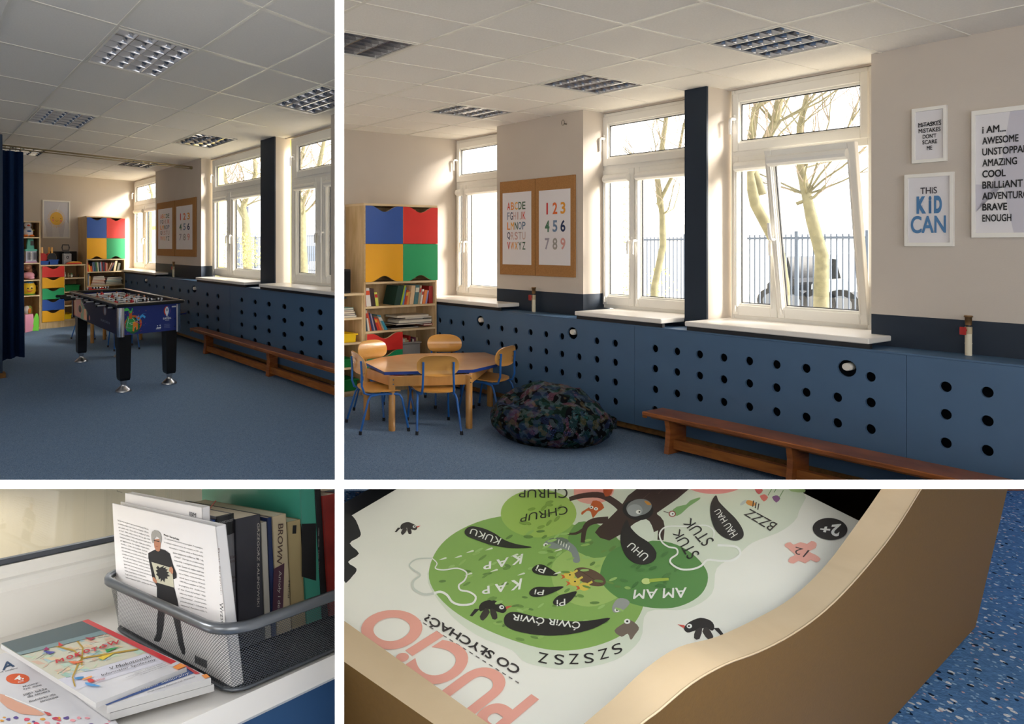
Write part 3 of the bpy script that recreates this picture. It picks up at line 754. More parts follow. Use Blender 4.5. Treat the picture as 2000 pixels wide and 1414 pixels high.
# low shelf unit at the left edge of the right-hand room
_, zl = P2v(700, 573); vl0 = None
for k in range(3000):
    p = R2.W(UFR, -1+k*.001, 0)
    if p.x > PK*p.y+.012: vl0 = -1+k*.001; break
vlr, _ = P2v(710.2); vlr -= .002
ys = [620.5, 669, 717, 765]; zs_ = [P2v(690, y)[1] for y in ys]
lowu = carcass(R2, 'low open shelf unit left of the tall cupboard in the right-hand room', UFR, vl0, vlr, zl, [], [(vl0+.02, vlr-.02, z) for z in zs_[:3]]+[(vl0+.02, vlr-.02, max(zs_[3], .05))], .04)
trimtree(lowu, 1)
mb = MB(); a1, _ = P2v(688); _, zt_ = P2v(680, 526); M_blk = mat('black_plastic', '141518', .35)
mb.box(R2.W, UFR+.02, UFR+.16, vl0+.002, a1, zl+.003, zt_, M_blk, .006); o = tag(mb.build('loudspeaker'), 'black loudspeaker standing on the low shelf unit, cut by the partition', 'speaker')
mb = MB(); mb.box(R2.W, UFR+.018, UFR+.02, vl0+.01, a1-.006, zl+.02, zt_-.02, mat('speaker_cloth', '0c0d10', .9)); mb.build('speaker_grille', o)
a1, _ = P2v(697); _, zz = P2v(690, 652)
trimtree(o, 1)
trimtree(tray(R2, UFR+.01, UFR+.2, vl0+.03, a1, zs_[1]+.001, zz, M_yelt, 'yellow plastic tray on the low shelf unit at the partition'), 1)
a1, _ = P2v(694); _, zz = P2v(690, 701)
trimtree(tray(R2, UFR+.01, UFR+.2, vl0+.03, a1, zs_[2]+.001, zz, M_dgrn, 'green plastic tray one shelf below the yellow tray'), 1)
a1, _ = P2v(699); _, zz = P2v(690, 741)
trimtree(tray(R2, UFR+.01, UFR+.2, vl0+.03, a1, max(zs_[3], .05)+.001, zz, M_dgrn, 'dark green tray on the lowest shelf of the low unit'), 1)
z = zs_[0]+.001
for i, (c, lab) in enumerate([('c8c4c0', 'white paper folder at the bottom of the pile on the low unit'), ('383c48', 'dark folder second in the pile on the low unit'), ('d4c8b4', 'cream folder in the middle of the pile on the low unit'), ('6a4a44', 'brown folder near the top of the pile on the low unit'), ('8ab0a8', 'pale green folder on top of the pile on the low unit')]):
    a1, _ = P2v(699-i*1.5); trimtree(flatbook(R2, UFR+.02, UFR+.2, vl0+.03, a1, z, z+.018, c, lab, 'folders piled on the low unit'), 1); z += .019

# ---- left-hand room, back wall
UFL = 8.4
def P1v(x, y=500): p = R1.hit(0, UFL, x, y); return p[1], p[2]
def q1(x, y): return P1v(40+x*.15559, 420+y*.15559)
vL, zT = P1v(168.8, 422); vR, _ = P1v(244, 426); vmid, zmid = P1v(207.7, 465.3); _, zdb = P1v(190, 505.8)
_, s1 = P1v(169, 531); _, s2 = P1v(169, 558.5)
cup = carcass(R1, 'tall beech cupboard with four coloured doors beside the corner window, left-hand room', UFL, vL, vR, zT, [], [(vL+.02, vR-.02, s1), (vL+.02, vR-.02, s2), (vL+.02, vR-.02, zdb-.002), (vL+.02, vR-.02, .08)], .06)
for nm, va, vb, za, zb, sd, m, l in (('door', vL+.004, vmid-.002, zmid+.002, zT-.022, 'top', M_blue, 'blue door'), ('door', vmid+.002, vR-.004, zmid+.002, zT-.022, 'top', M_red, 'red door'),
    ('door', vL+.004, vmid-.002, zdb, zmid-.002, 'bottom', M_yel, 'yellow door'), ('door', vmid+.002, vR-.004, zdb, zmid-.002, 'bottom', M_grn, 'green door'),
    ('drawer', vL+.022, vmid-.004, s2-.36, s2-.024, 'top', M_red, 'red drawer'), ('drawer', vL+.022, vmid-.004, .1, s2-.364, 'top', M_grn, 'green drawer')):
    front(R1, UFL, cup, nm, va, vb, za, zb, sd, m, l)
G = 'books on the upper shelf of the tall cupboard, left-hand room'
cols = ['e8e4dc', 'd8382a', 'f0c040', 'e2622c', '8a8f98', '2f4a80', '3f5a66', '5a8a50', 'd9d4c0', '2a2a38', '7a98b0', 'b02c2c', '303850', 'a03028', 'd8a080', 'c8b090', '8a4a38', '30405a', 'e0c8a0', '586048', '9a8a80', '404a40']
nm = ['white', 'red', 'yellow', 'orange', 'grey', 'blue', 'slate', 'green', 'ivory', 'black', 'pale blue', 'crimson', 'navy', 'brick-red', 'salmon', 'tan', 'brown', 'midnight blue', 'cream', 'olive', 'taupe', 'forest green']
x = 832
lens = [(14, -3), (20, -12), (22, -14), (24, -12), (14, -6), (14, -18), (20, -20), (16, -14), (14, -10), (16, -8), (20, -6), (14, -10), (24, -4), (18, 0), (16, 0), (12, 46), (14, 56), (14, 56), (28, 24), (12, 26), (12, 20), (14, 16)]
hts = [588, 592, 625, 640, 600, 588, 590, 592, 590, 604, 590, 588, 590, 596, 604, 600, 600, 596, 575, 600, 604, 606]
ordn = ['first', 'second', 'third', 'fourth', 'fifth', 'sixth', 'seventh', 'eighth', 'ninth', 'tenth', 'eleventh', 'twelfth', 'thirteenth', 'fourteenth', 'fifteenth', 'sixteenth', 'seventeenth', 'eighteenth', 'nineteenth', 'twentieth', 'twenty-first', 'twenty-second']
for i, ((w, ln), h) in enumerate(zip(lens, hts)):
    if i == 15: x += 4
    if i == 18: x += 30
    if i == 19: x += 10
    a0, _ = q1(x, 700); a1, _ = q1(x+w, 700); al, _ = q1(x+ln, 700); _, zt = q1(x+w/2, h)
    book(R1, UFL+.03, UFL+.3, a0+.001, a1-.001, s1+.001, zt, al-a0, cols[i], '%s book, %s from the left on the upper shelf in the left-hand room' % (nm[i], ordn[i]), G); x += w
G = 'books on the lower shelf of the tall cupboard, left-hand room'
x = 834
for i, (w, c, n_) in enumerate([(10, 'd8d4c8', 'white'), (10, '3f5a66', 'slate'), (12, 'c8c8d0', 'light grey'), (12, 'f0b040', 'amber')]):
    a0, _ = q1(x, 880); a1, _ = q1(x+w, 880); _, zt = q1(x, 740+(30 if i == 3 else 0))
    book(R1, UFL+.03, UFL+.3, a0+.001, a1-.001, s2+.001, zt, 0, c, 'upright %s book at the left end of the lower shelf, left-hand room' % n_, G); x += w+2
for x0, x1, L in ((893, 1075, [('38304a', 'dark violet'), ('b03a30', 'red'), ('e8a070', 'peach'), ('c03028', 'scarlet'), ('e4e0d8', 'white'), ('6a3a30', 'brown')]), (1075, 1288, [('30343c', 'charcoal'), ('5a7a70', 'grey-green'), ('70b8d0', 'light blue'), ('d8d4c8', 'ivory'), ('303438', 'black')])):
    z = s2+.001
    for i, (c, n_) in enumerate(L):
        a0, _ = q1(x0+i*6, 880); a1, _ = q1(x1-(i*7) % 20, 880); flatbook(R1, UFL+.04, UFL+.34, a0, min(a1, vR-.024), z, z+.028, c, '%s flat book in the %s stack on the lower shelf, left-hand room' % (n_, 'left' if x0 == 893 else 'right'), G); z += .029
# drawer unit
vA, zA = P1v(79.7, 518); vB, _ = P1v(166.6, 518); vC, _ = P1v(125.6)
zz = [q1(700, y)[1] for y in (785, 955, 1127, 1298)]
dr = carcass(R1, 'low beech unit with five coloured drawers and open shelves, left-hand room', UFL, vA, vB, zA, [vC], [(vC+.01, vB-.02, z) for z in zz], .12)
ds = [(520, 541.4, M_red, 'red drawer'), (541.8, 562.4, M_yel, 'upper yellow drawer'), (563, 584, M_grn, 'green drawer'), (584.6, 605.6, M_blue, 'blue drawer'), (606, 628, M_yel, 'bottom yellow drawer')]
for y0, y1, m, l in ds:
    front(R1, UFL, dr, 'drawer', vA+.022, vC-.004, P1v(100, y1)[1], P1v(100, y0)[1], 'top', m, l)
# tall narrow bookcase with toys
vt0, _ = P1v(34); vt1, ztt = P1v(79.2, 432.5); yb = [P1v(60, y)[1] for y in (463, 513.5, 546.5, 577)]
bc = carcass(R1, 'tall narrow brown bookcase with toys, half behind the navy curtain', UFL, vt0, vt1, ztt, [], [(vt0+.02, vt1-.02, z) for z in yb]+[(vt0+.02, vt1-.02, .04)], .02)
# ---------------------------------------------------------------- pictures and boards
M_frame = mat('picture_frame_white', 'eeebe4', .4); M_paper = mat('print_paper', 'e2dfe2', .55); M_cork = mat('cork_board', 'a67848', .85, noise=.12, scale=90)
M_ink = mat('print_black', '1a1a1c', .6)
def ink(c): return mat('print_'+c, c, .6)
def panel_T(fr, V, a0, a1, z0, z1):
    """map of a rectangle on the window wall: x 0..1 left to right, y 0..1 bottom to top, third = out from the wall"""
    return lambda x, y, c: fr.W(a0+(a1-a0)*x, V-c, z0+(z1-z0)*y)
def rect_on(fr, V, x0, y0, x1, y1):
    p = fr.hit(1, V, x0, y0); q = fr.hit(1, V, x1, y1); return p[0], q[0], q[2], p[2]
def picture(T, name, label, fw, fh, matc=None):
    """framed print: frame parent, print child; fw/fh frame width as fractions"""
    g = MB()
    for a0, a1, b0, b1 in ((0, fw, 0, 1), (1-fw, 1, 0, 1), (fw, 1-fw, 0, fh), (fw, 1-fw, 1-fh, 1)): g.box(T, a0, a1, b0, b1, .001, .022, M_frame)
    g.box(T, fw, 1-fw, fh, 1-fh, .001, .008, M_paper)
    return tag(g.build(name), label, 'picture')
ZC = lambda z: Z2(z)
a0, a1, z0, z1 = rect_on(R2, VW2, 1784, 213, 1851, 316)
z1 = R2.hit(1, VW2, 1784, 214)[2]; z0 = R2.hit(1, VW2, 1784, 320)[2]
T = panel_T(R2, VW2, a0, a1, z0, z1); o = picture(T, 'framed_picture', 'small white-framed saying MISTAKES DON\'T SCARE ME, upper of the two small frames', .085, .06)
mb = MB()
for t, x0, x1, y0, y1 in (('MiTASKES', .17, .84, .655, .735), ('MiSTAKES', .18, .82, .545, .625), ('DON\'T', .30, .70, .44, .515), ('SCARE', .29, .72, .335, .41), ('ME', .42, .58, .225, .30)):
    text_box(mb, T, t, x0, x1, y0, y1, .0105, M_ink, .02)
mb.tube([T(.17, .655, .0108), T(.5, .70, .0108), T(.84, .75, .0108)], .0015, M_ink, 4); mb.build('lettering', o)
z1 = R2.hit(1, VW2, 1769, 342)[2]; z0 = R2.hit(1, VW2, 1770, 481)[2]; a0 = pxu(R2, VW2, 1769.5); a1 = pxu(R2, VW2, 1865)
T = panel_T(R2, VW2, a0, a1, z0, z1); o = picture(T, 'framed_picture', 'white-framed saying THIS KID CAN in blue letters, lower of the two small frames', .07, .05)
mb = MB(); mk = ink('4f80b0'); mk2 = ink('3f6f9c')
text_box(mb, T, 'THiS', .32, .66, .72, .81, .0105, ink('38323c'), .01)
text_box(mb, T, 'K', .24, .44, .45, .69, .0105, mk, .06); text_box(mb, T, 'i', .49, .55, .45, .69, .0105, mk2, .05); text_box(mb, T, 'D', .60, .76, .45, .69, .0105, mk, .06)
text_box(mb, T, 'CAN', .12, .84, .18, .42, .0105, mk, .05)
for k in range(14):
    x = .62+.1*((k*37) % 10)/10 if k > 6 else .26+.12*((k*53) % 10)/10; y = .48+.18*((k*29) % 10)/10
    mb.plate(T, x, x+.012, y, y+.008, .0108, mk2)
mb.build('lettering', o)
z1 = R2.hit(1, VW2, 1901, 218)[2]; z0 = R2.hit(1, VW2, 1900, 464)[2]; a0 = pxu(R2, VW2, 1900.5); a1 = a0-(z1-z0)*.36
T = panel_T(R2, VW2, a0, a1, z0, z1); o = picture(T, 'framed_picture', 'large white-framed poster I AM AWESOME, cut by the right edge', .05, .035)
mb = MB(); mb.flat(T, [(.05, .42), (.05, .20), (.42, .55), (.55, .97), (.95, .97), (.95, .035), (.60, .035), (.45, .40)], .0084, ink('c9c6d0')); mb.build('print_tint', o)
L = ['i AM...', 'AWESOME', 'UNSTOPPABLE', 'AMAZiNG', 'COOL', 'BRiLLiANT', 'ADVENTUROUS', 'BRAVE', 'ENOUGH']
Wd = [.34, .52, .76, .50, .34, .58, .80, .36, .42]
for i, (t, w) in enumerate(zip(L, Wd)):
    y = .815-.0865*i; mb = MB(); text_box(mb, T, t, .15, .15+w, y, y+.057, .0105, M_ink, .03); mb.build('lettering_line', o)
# alphabet and number posters on cork boards, both rooms
AL = [('A', 'd8452c'), ('B', 'e08a2c'), ('C', 'e6a63a'), ('D', '3c6b4c'), ('E', '46624c'), ('F', '8a94a8'), ('G', '24304c'), ('H', 'c9a8a4'), ('I', 'c4a09c'), ('J', 'c8a49c'), ('K', 'd64a3c'),
      ('L', 'e28a34'), ('M', 'e6a63a'), ('N', '3e5f4a'), ('O', '58748c'), ('P', '5c7890'), ('Q', '222c48'), ('R', 'c8a8a0'), ('S', 'c49c98'), ('T', 'b0a09c'), ('U', 'c4a8a0'), ('V', 'd0442e'), ('W', 'e0942e'), ('X', 'e2a23a'), ('Y', '46664e'), ('Z', '42604c')]
ROWS = ['ABCDE', 'FGHIJK', 'LMNOP', 'QRSTU', 'VWXYZ']
NUM = [[('1', 'd23c3c'), ('2', 'dc6c34'), ('3', 'e0982e')], [('4', '47725a'), ('5', '6f86a4'), ('6', '1f3058')], [('7', 'a09aa6'), ('8', '9c9894'), ('9', 'd39a94')]]
def boards(fr, V, pl, pm, pr, yt, yb, papL, papR, side):
    """pl, pm, pr: photo columns of the board edges; papL/papR: paper rectangles"""
    zt = fr.hit(1, V, pl, yt)[2]; zb = fr.hit(1, V, pl, yb)[2]
    for k, (xa, xb, pap, l) in enumerate(((pl, pm-.4, papL, 'brown cork board with the alphabet poster'), (pm+.4, pr, papR, 'brown cork board with the numbers poster'))):
        mb = MB(); mb.box(fr.W, pxu(fr, V, xa), pxu(fr, V, xb), V-.02, V-.001, zb, zt, M_cork, .003)
        tag(mb.build('cork_board'), l+(', %s room' % side), 'notice board', 'cork boards')
        xa, xb, ya, yb2 = pap; zt2 = fr.hit(1, V, xa, ya)[2]; zb2 = fr.hit(1, V, xa, yb2)[2]
        T = panel_T(fr, V-.021, pxu(fr, V, xa), pxu(fr, V, xb), zb2, zt2); mb = MB()
        mb.box(T, 0, 1, 0, 1, .0, .0015, M_paper)
        o = tag(mb.build('poster'), ('white alphabet poster with coloured capital letters, %s room' if k == 0 else 'white poster with the numbers 1 to 9, %s room') % side, 'poster')
        mb = MB()
        if k == 0:
            D = dict(AL)
            for r, row in enumerate(ROWS):
                n = len(row); y1 = .865-.138*r
                for c, ch in enumerate(row):
                    w = .66/n; x = .16+c*w; ww = w*(.3 if ch == 'I' else .82); text_box(mb, T, ch, x+(w-ww)/2, x+(w+ww)/2, y1-.105, y1, .003, ink(D[ch]), .012)
        else:
            for r, row in enumerate(NUM):
                for c, (ch, cc) in enumerate(row):
                    x = .20+c*.25; y1 = .83-.235*r; text_box(mb, T, ch, x+(.05 if ch == '1' else 0), x+(.1 if ch == '1' else .15), y1-.155, y1, .003, ink(cc), .025)
        mb.build('lettering', o)
boards(R2, VW2, 979, 1048, 1125.5, 356, 535.5, (985, 1041, 378, 516), (1056, 1117.5, 373, 517), 'right-hand')
boards(R1, VW1, 308, 343.5, 384.5, 397.5, 499, (311, 338.5, 409.5, 486), (346.5, 378, 404, 487), 'left-hand')
# sun picture on the back wall, left-hand room
V_ = UB1
def bw1(x, y): p = R1.hit(0, V_, x, y); return p[1], p[2]
(b0, zt_), (b1, _) = bw1(82.7, 390), bw1(136.7, 393); zb_ = bw1(82.7, 465)[1]
T = lambda x, y, c: R1.W(UB1-c, b0+(b1-b0)*x, zb_+(zt_-zb_)*y)
o = picture(T, 'framed_picture', 'white-framed print of a smiling yellow sun above the drawer unit', .05, .035)
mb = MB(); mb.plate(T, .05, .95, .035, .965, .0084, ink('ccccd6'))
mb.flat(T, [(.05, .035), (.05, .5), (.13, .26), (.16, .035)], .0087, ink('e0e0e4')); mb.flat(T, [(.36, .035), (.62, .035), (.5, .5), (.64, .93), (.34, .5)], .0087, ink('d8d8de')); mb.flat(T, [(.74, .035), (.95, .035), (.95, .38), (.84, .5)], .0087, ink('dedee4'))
ar = (b1-b0)/(zt_-zb_); cx_, cy_, r_ = .5, .52, .235
circ = lambda cx, cy, r, n=28: [(cx+r*math.cos(2*math.pi*i/n), cy+r*ar*math.sin(2*math.pi*i/n)) for i in range(n)]
ms = ink('e6b44a')
for i in range(44):
    t = 2*math.pi*i/44; r0, r1 = .25, .31+.02*(i % 2); w = .018
    P = [(cx_+r0*math.cos(t-w), cy_+r0*ar*math.sin(t-w)), (cx_+r1*math.cos(t-w), cy_+r1*ar*math.sin(t-w)), (cx_+r1*math.cos(t+w), cy_+r1*ar*math.sin(t+w)), (cx_+r0*math.cos(t+w), cy_+r0*ar*math.sin(t+w))]
    mb.flat(T, P, .0092, ms)
mb.flat(T, circ(cx_, cy_, r_), .0095, ms)
mb.flat(T, circ(.38, .47, .04), .0099, ink('e08a70')); mb.flat(T, circ(.66, .46, .04), .0099, ink('e08a70'))
mb.flat(T, circ(.37, .535, .016, 10), .01, M_ink); mb.flat(T, circ(.66, .525, .016, 10), .01, M_ink)
sm = [(.45+.01*i, .475-.022*math.sin(math.pi*i/12)) for i in range(13)]
mb.flat(T, sm+[(x, y-.007) for x, y in sm[::-1]], .01, M_ink)
mb.build('sun_print', o)

# capped pipes with a red valve, and the hook
def pipe(fr, V, x, ytop, ymid, ybot, label, rk=1):
    p = fr.hit(1, V, x, ytop); zb = fr.hit(1, V, x, ybot)[2]; zm = fr.hit(1, V, x, ymid)[2]; z1 = p[2]; r = .017*rk; c = fr.W(p[0], V, 0)
    U = lambda z, dx=0, dy=0: Vector((c.x+dx, c.y+dy, z))
    mb = MB(); mb.tube([U(zb-.08), U(zm)], r, mat('cream_pipe', 'ddd5bd', .5), 14); mb.tube([U(zb+(zm-zb)*.6), U(zb+(zm-zb)*.62)], r*1.12, mat('cream_pipe', 'ddd5bd', .5), 14)
    o = mb.build('capped_pipe')
    mb = MB(); h = z1-zm; mb.tube([U(zm), U(zm+h*.38)], r*1.05, mat('valve_body', 'b9a888', .4), 12); mb.tube([U(zm+h*.38), U(zm+h*.48)], r*.8, M_gask, 12); mb.tube([U(zm+h*.48), U(zm+h*.9), U(zm+h*.91), U(z1)], [r*.95, r, r*1.3, r*1.15], mat('brass_cap', '8a6a48', .35, metal=.6), 12); mb.build('valve', o)
    d = -fr.B*.8+fr.A*.5; mb = MB(); q = U(zm+h*.2); mb.tube([q, q+d*.03*rk], r*.5, mat('red_valve', 'a3221e', .4), 8); mb.box(lambda a, b, c_: q+d*(.03*rk+a)+fr.A*b+Vector((0, 0, c_)), 0, .008, -.012*rk, .012*rk, -.03*rk, .02*rk, mat('red_valve', 'a3221e', .4)); mb.build('valve_handle', o)
    tag(o, label, 'pipe')
pipe(R2, VW2-.06, 1042.5, 561, 585, 614, 'capped heating pipe with red valve below the alphabet posters, right-hand room')
pipe(R2, VW2-.06, 1891.5, 616, 652, 700, 'capped heating pipe with red valve below the framed sayings', .85)
pipe(R1, VW1-.06, 339, 511, 526, 546, 'capped heating pipe with red valve below the posters, left-hand room', 1.1)
c = R2.hit(1, VW2-.02, 1099.5, 239.5); c = R2.W(c[0], VW2-.02, c[2]); mb = MB()
mb.tube([c+R2.A*(.022*math.cos(t))*.6+Vector((0, 0, .024*math.sin(t))) for t in [2*math.pi*k/16 for k in range(16)]], .0022, mat('grey_wire', '6a6258', .4, metal=.7), 6, closed=True)
mb.tube([c-R2.A*.012+Vector((0, 0, -.012)), R2.W(R2.loc(c)[0]-.02, VW2, c.z-.014)], .004, mat('grey_wire', '6a6258', .4, metal=.7), 6)
tag(mb.build('wall_hook'), 'small wire ring hook high on the pier above the alphabet posters', 'hook')

# ---------------------------------------------------------------- curtain and its rail, left-hand room
ru = R1.hit(1, VW1, 375, 326); UR, ZR = ru[0], ru[2]
M_brass = mat('rail_metal', '8d8064', .35, metal=.6); M_cur = mat('navy_curtain_cloth', '16294a', .95, noise=.1, scale=60, spec=.05)
mb = MB(); v0 = R1.loc((XL+.1, 0, 0))[1]
mb.tube([R1.W(UR, -2.2, ZR), R1.W(UR, VW1-.002, ZR)], .011, M_brass, 10); mb.tube([R1.W(UR, -2.2, ZR-.03), R1.W(UR, VW1-.03, ZR-.03)], .007, M_brass, 8)
mb.tube([R1.W(UR, VW1-.03, ZR-.015), R1.W(UR, VW1-.001, ZR-.015)], .026, M_brass, 12); tag(mb.build('curtain_rail'), 'long brass-coloured curtain rail crossing under the ceiling of the left-hand room', 'curtain rail')
def curtain(vL, vR, vL2, vR2, u, zt, zb, m, name, label, folds, amp, rings=True):
    n = folds*10; k = 14; vs = []
    for j in range(k+1):
        t = j/k; z = zt+(zb-zt)*t
        for i in range(n+1):
            s = i/n; v = (vL+(vR-vL)*s)*(1-t)+(vL2+(vR2-vL2)*s)*t
            w = amp*(.55+.45*t)*(math.sin(2*math.pi*folds*s+.6*math.sin(3*t))+.35*math.sin(2*math.pi*folds*2.3*s+1))
            vs.append(R1.W(u+w, v, z+(.02*math.sin(9*s) if j == k else 0)))
    mb = MB(); fs = [(j*(n+1)+i, j*(n+1)+i+1, (j+1)*(n+1)+i+1, (j+1)*(n+1)+i) for j in range(k) for i in range(n)]
    mb.add(vs, fs, m, True); mb.add([p+R1.A*.004 for p in vs], [f[::-1] for f in fs], m, True)
    o = mb.build(name)
    if rings:
        mb = MB()
        for i in range(folds*2):
            s = (i+.5)/(folds*2); c = R1.W(u, vL+(vR-vL)*s, ZR-.01); mb.tube([c+R1.A*(.02*math.cos(t))+Vector((0, 0, .028*math.sin(t)-.01)) for t in [2*math.pi*q/10 for q in range(10)]], .003, M_brass, 5, closed=True)
        mb.build('curtain_rings', o)
    return tag(o, label, 'curtain')
cv = lambda x: R1.hit(0, UR, x, 500)[1]
curtain(cv(5)-.5, cv(45.5), cv(4)-.5, cv(48.5), UR, ZR-.06, .03, M_cur, 'curtain', 'navy blue pleated curtain hanging on the rail at the left edge', 6, .045)
mb = MB(); pu = UR-.9; pr_ = R1.hit(0, pu, 5, 500)[1]; zt_ = R1.hit(0, pu, 3, 262)[2]
mb.box(R1.W, pu, pu+.03, pr_-.7, pr_, .0, zt_, mat('slate_blue_paint', '2f3e54', .7), .004); o = mb.build('screen_panel'); mb = MB(); mb.box(R1.W, pu-.05, pu+.08, pr_-.7, pr_+.03, .0, .05, mat('batten_wood', '8a6233')); mb.build('foot', o)
tag(o, 'dark slate-blue upright panel with wooden foot at the extreme left edge', 'screen')

# ---------------------------------------------------------------- benches
M_bench = wood('bench_wood', 'a86230', '84481f', 3, rough=.3, axis=(1.5, 1.5, 9), coat=.3)
M_bench2 = wood('bench_beam_wood', 'a8662c', '8a4f20', 3, rough=.4, axis=(1.5, 1.5, 9))
def bench(fr, aL, aR, v0, v1, zt, legs, label, lw, cutside, th=.035):
    T = fr.W; g = empty('bench', fr.W((aL+aR)/2, (v0+v1)/2, 0), label, 'bench')
    mb = MB(); mb.box(T, aL, aR, v0, v1, zt-th, zt, M_bench, .006); s = mb.build('seat', g); out = [s]
    mb = MB(); mb.box(T, aL-.0, aL-.02, v0+.01, v0+.03, zt-th-.015, zt-th, M_bench2)
    mb.box(T, aL-.005, aR, (v0+v1)/2-.02, (v0+v1)/2+.02, zt-th-.03, zt-th, M_bench2); mb.build('rail', g)
    for a in legs:
        mb = MB(); P = [(v0+.02, zt-th), (v1-.02, zt-th), (v1-.02, 0), (v0+.015, 0), (v0+.03, zt*.35), (v0+.035, zt*.6)]
        mb.prism(lambda b, c, a_: fr.W(a_, b, c), P, a, a-lw, M_bench); mb.build('leg', g)
    for i in range(len(legs)):
        a = legs[i]-lw; b = legs[i+1] if i+1 < len(legs) else aR+.05
        if b >= a: continue
        mb = MB(); mb.box(T, a, b, (v0+v1)/2-.045, (v0+v1)/2+.0, zt*.12, zt*.36, M_bench2); mb.build('stretcher', g)
    return g
z = .30; a0 = R1.hit(2, z, 372, 640); f1 = R1.hit(2, 0, 396, 689.5); f2 = R1.hit(2, 0, 518, 733)
v0 = (a0[1]+R1.hit(2, z, 654, 722)[1])/2
g = bench(R1, a0[0], endu(R1, v0)-.2, v0, v0+.175, z, [f1[0]-.02, f2[0]-.02], 'long low wooden bench along the blue cover in the left-hand room', .07, -1); trimtree(g, -1)
fp = R2.hit(2, 0, 1303, 887)
lo, hi = .15, .5
for _ in range(40):
    z = (lo+hi)/2
    if R2.hit(2, z, 1253, 803)[1] > fp[1]-.02: lo = z
    else: hi = z
a0 = R2.hit(2, z, 1253, 803); aj = R2.hit(2, z, 1298, 796.5); f2 = R2.hit(2, 0, 1560, 946)
l1 = R2.hit(1, fp[1]+.015, 1300, 850)[0]; l2 = R2.hit(1, fp[1]+.015, 1537, 900)[0]
bench(R2, a0[0], -2.2, a0[1], min(aj[1], VP2-.02), z, [l1, l2, l2-(l1-l2)], 'long low wooden bench along the blue cover in the right-hand room', .03, 1, .03)

# ---------------------------------------------------------------- octagonal table
M_top = wood('table_top', 'dcae80', 'd4a172', 2, rough=.25, axis=(2, 2, 2), coat=.5); M_blue_e = mat('blue_edging', '1f3d8c', .35)
M_leg = wood('table_leg_wood', 'd29c58', 'c08a48', 3, rough=.35, axis=(3, 3, .6), coat=.3)
px8 = [(710.5, 706.5), (750.8, 726.6), (924, 722), (971, 711), (982, 699), (946.8, 688), (798, 690.8), (745, 697.5)]
ZT = .45
pts = []
for x, y in px8:
    Y = (CAMZ-ZT)*FPX/(y-HY); pts.append(((x-CX)/FPX*Y, Y))
cxm = sum(p[0] for p in pts)/8; cym = sum(p[1] for p in pts)/8
g = empty('table', (cxm, cym, 0), 'low octagonal wooden table with blue edge among the small chairs', 'table')
mb = MB(); mb.prism(IDT, pts[::-1], ZT-.003, ZT, M_top, M_blue_e); mb.prism(IDT, pts[::-1], ZT-.024, ZT-.003, M_blue_e); mb.build('tabletop', g)
legp = []
for (x, y) in ((766.5, 843), (918, 838), (716, 819), (801.5, 796.6), (993, 786)):
    Y = CAMZ*FPX/(y-HY); legp.append(Vector(((x-CX)/FPX*Y, Y, 0)))
legp[4] = Vector((1.66, 5.58, 0)); legp[0] += Vector((0, .03, 0)); legp[1] += Vector((0, .03, 0)); legp.append(Vector((1.47, 5.22, 0)))
for p in legp[:5]:
    mb = MB(); U = lambda z: Vector((p.x, p.y, z)); mb.tube([U(0), U(.035), U(.036), U(.095), U(.096), U(ZT-.024)], [.026, .027, .0255, .027, .026, .027], M_leg, 16); mb.tube([U(.036), U(.0365)], .0275, M_bench2, 16)
    mb.build('leg', g)
mb = MB(); ring = [legp[2], legp[0], legp[1], legp[4], legp[3]]
for i in range(5):
    a, b = ring[i], ring[(i+1) % 5]; d = (b-a).normalized(); n = Vector((-d.y, d.x, 0))
    mb.box(lambda s, t, z: a+d*s+n*t+Vector((0, 0, z)), .0, (b-a).length, -.011, .011, ZT-.10, ZT-.024, M_leg)
mb.build('apron', g)
mb = MB()
for p in legp[:2]:
    for z in (ZT-.045, ZT-.08): mb.tube([Vector((p.x+.006, p.y-.026, z)), Vector((p.x+.007, p.y-.031, z))], .005, M_chrome, 8)
mb.build('bolts', g)
g_tab = g

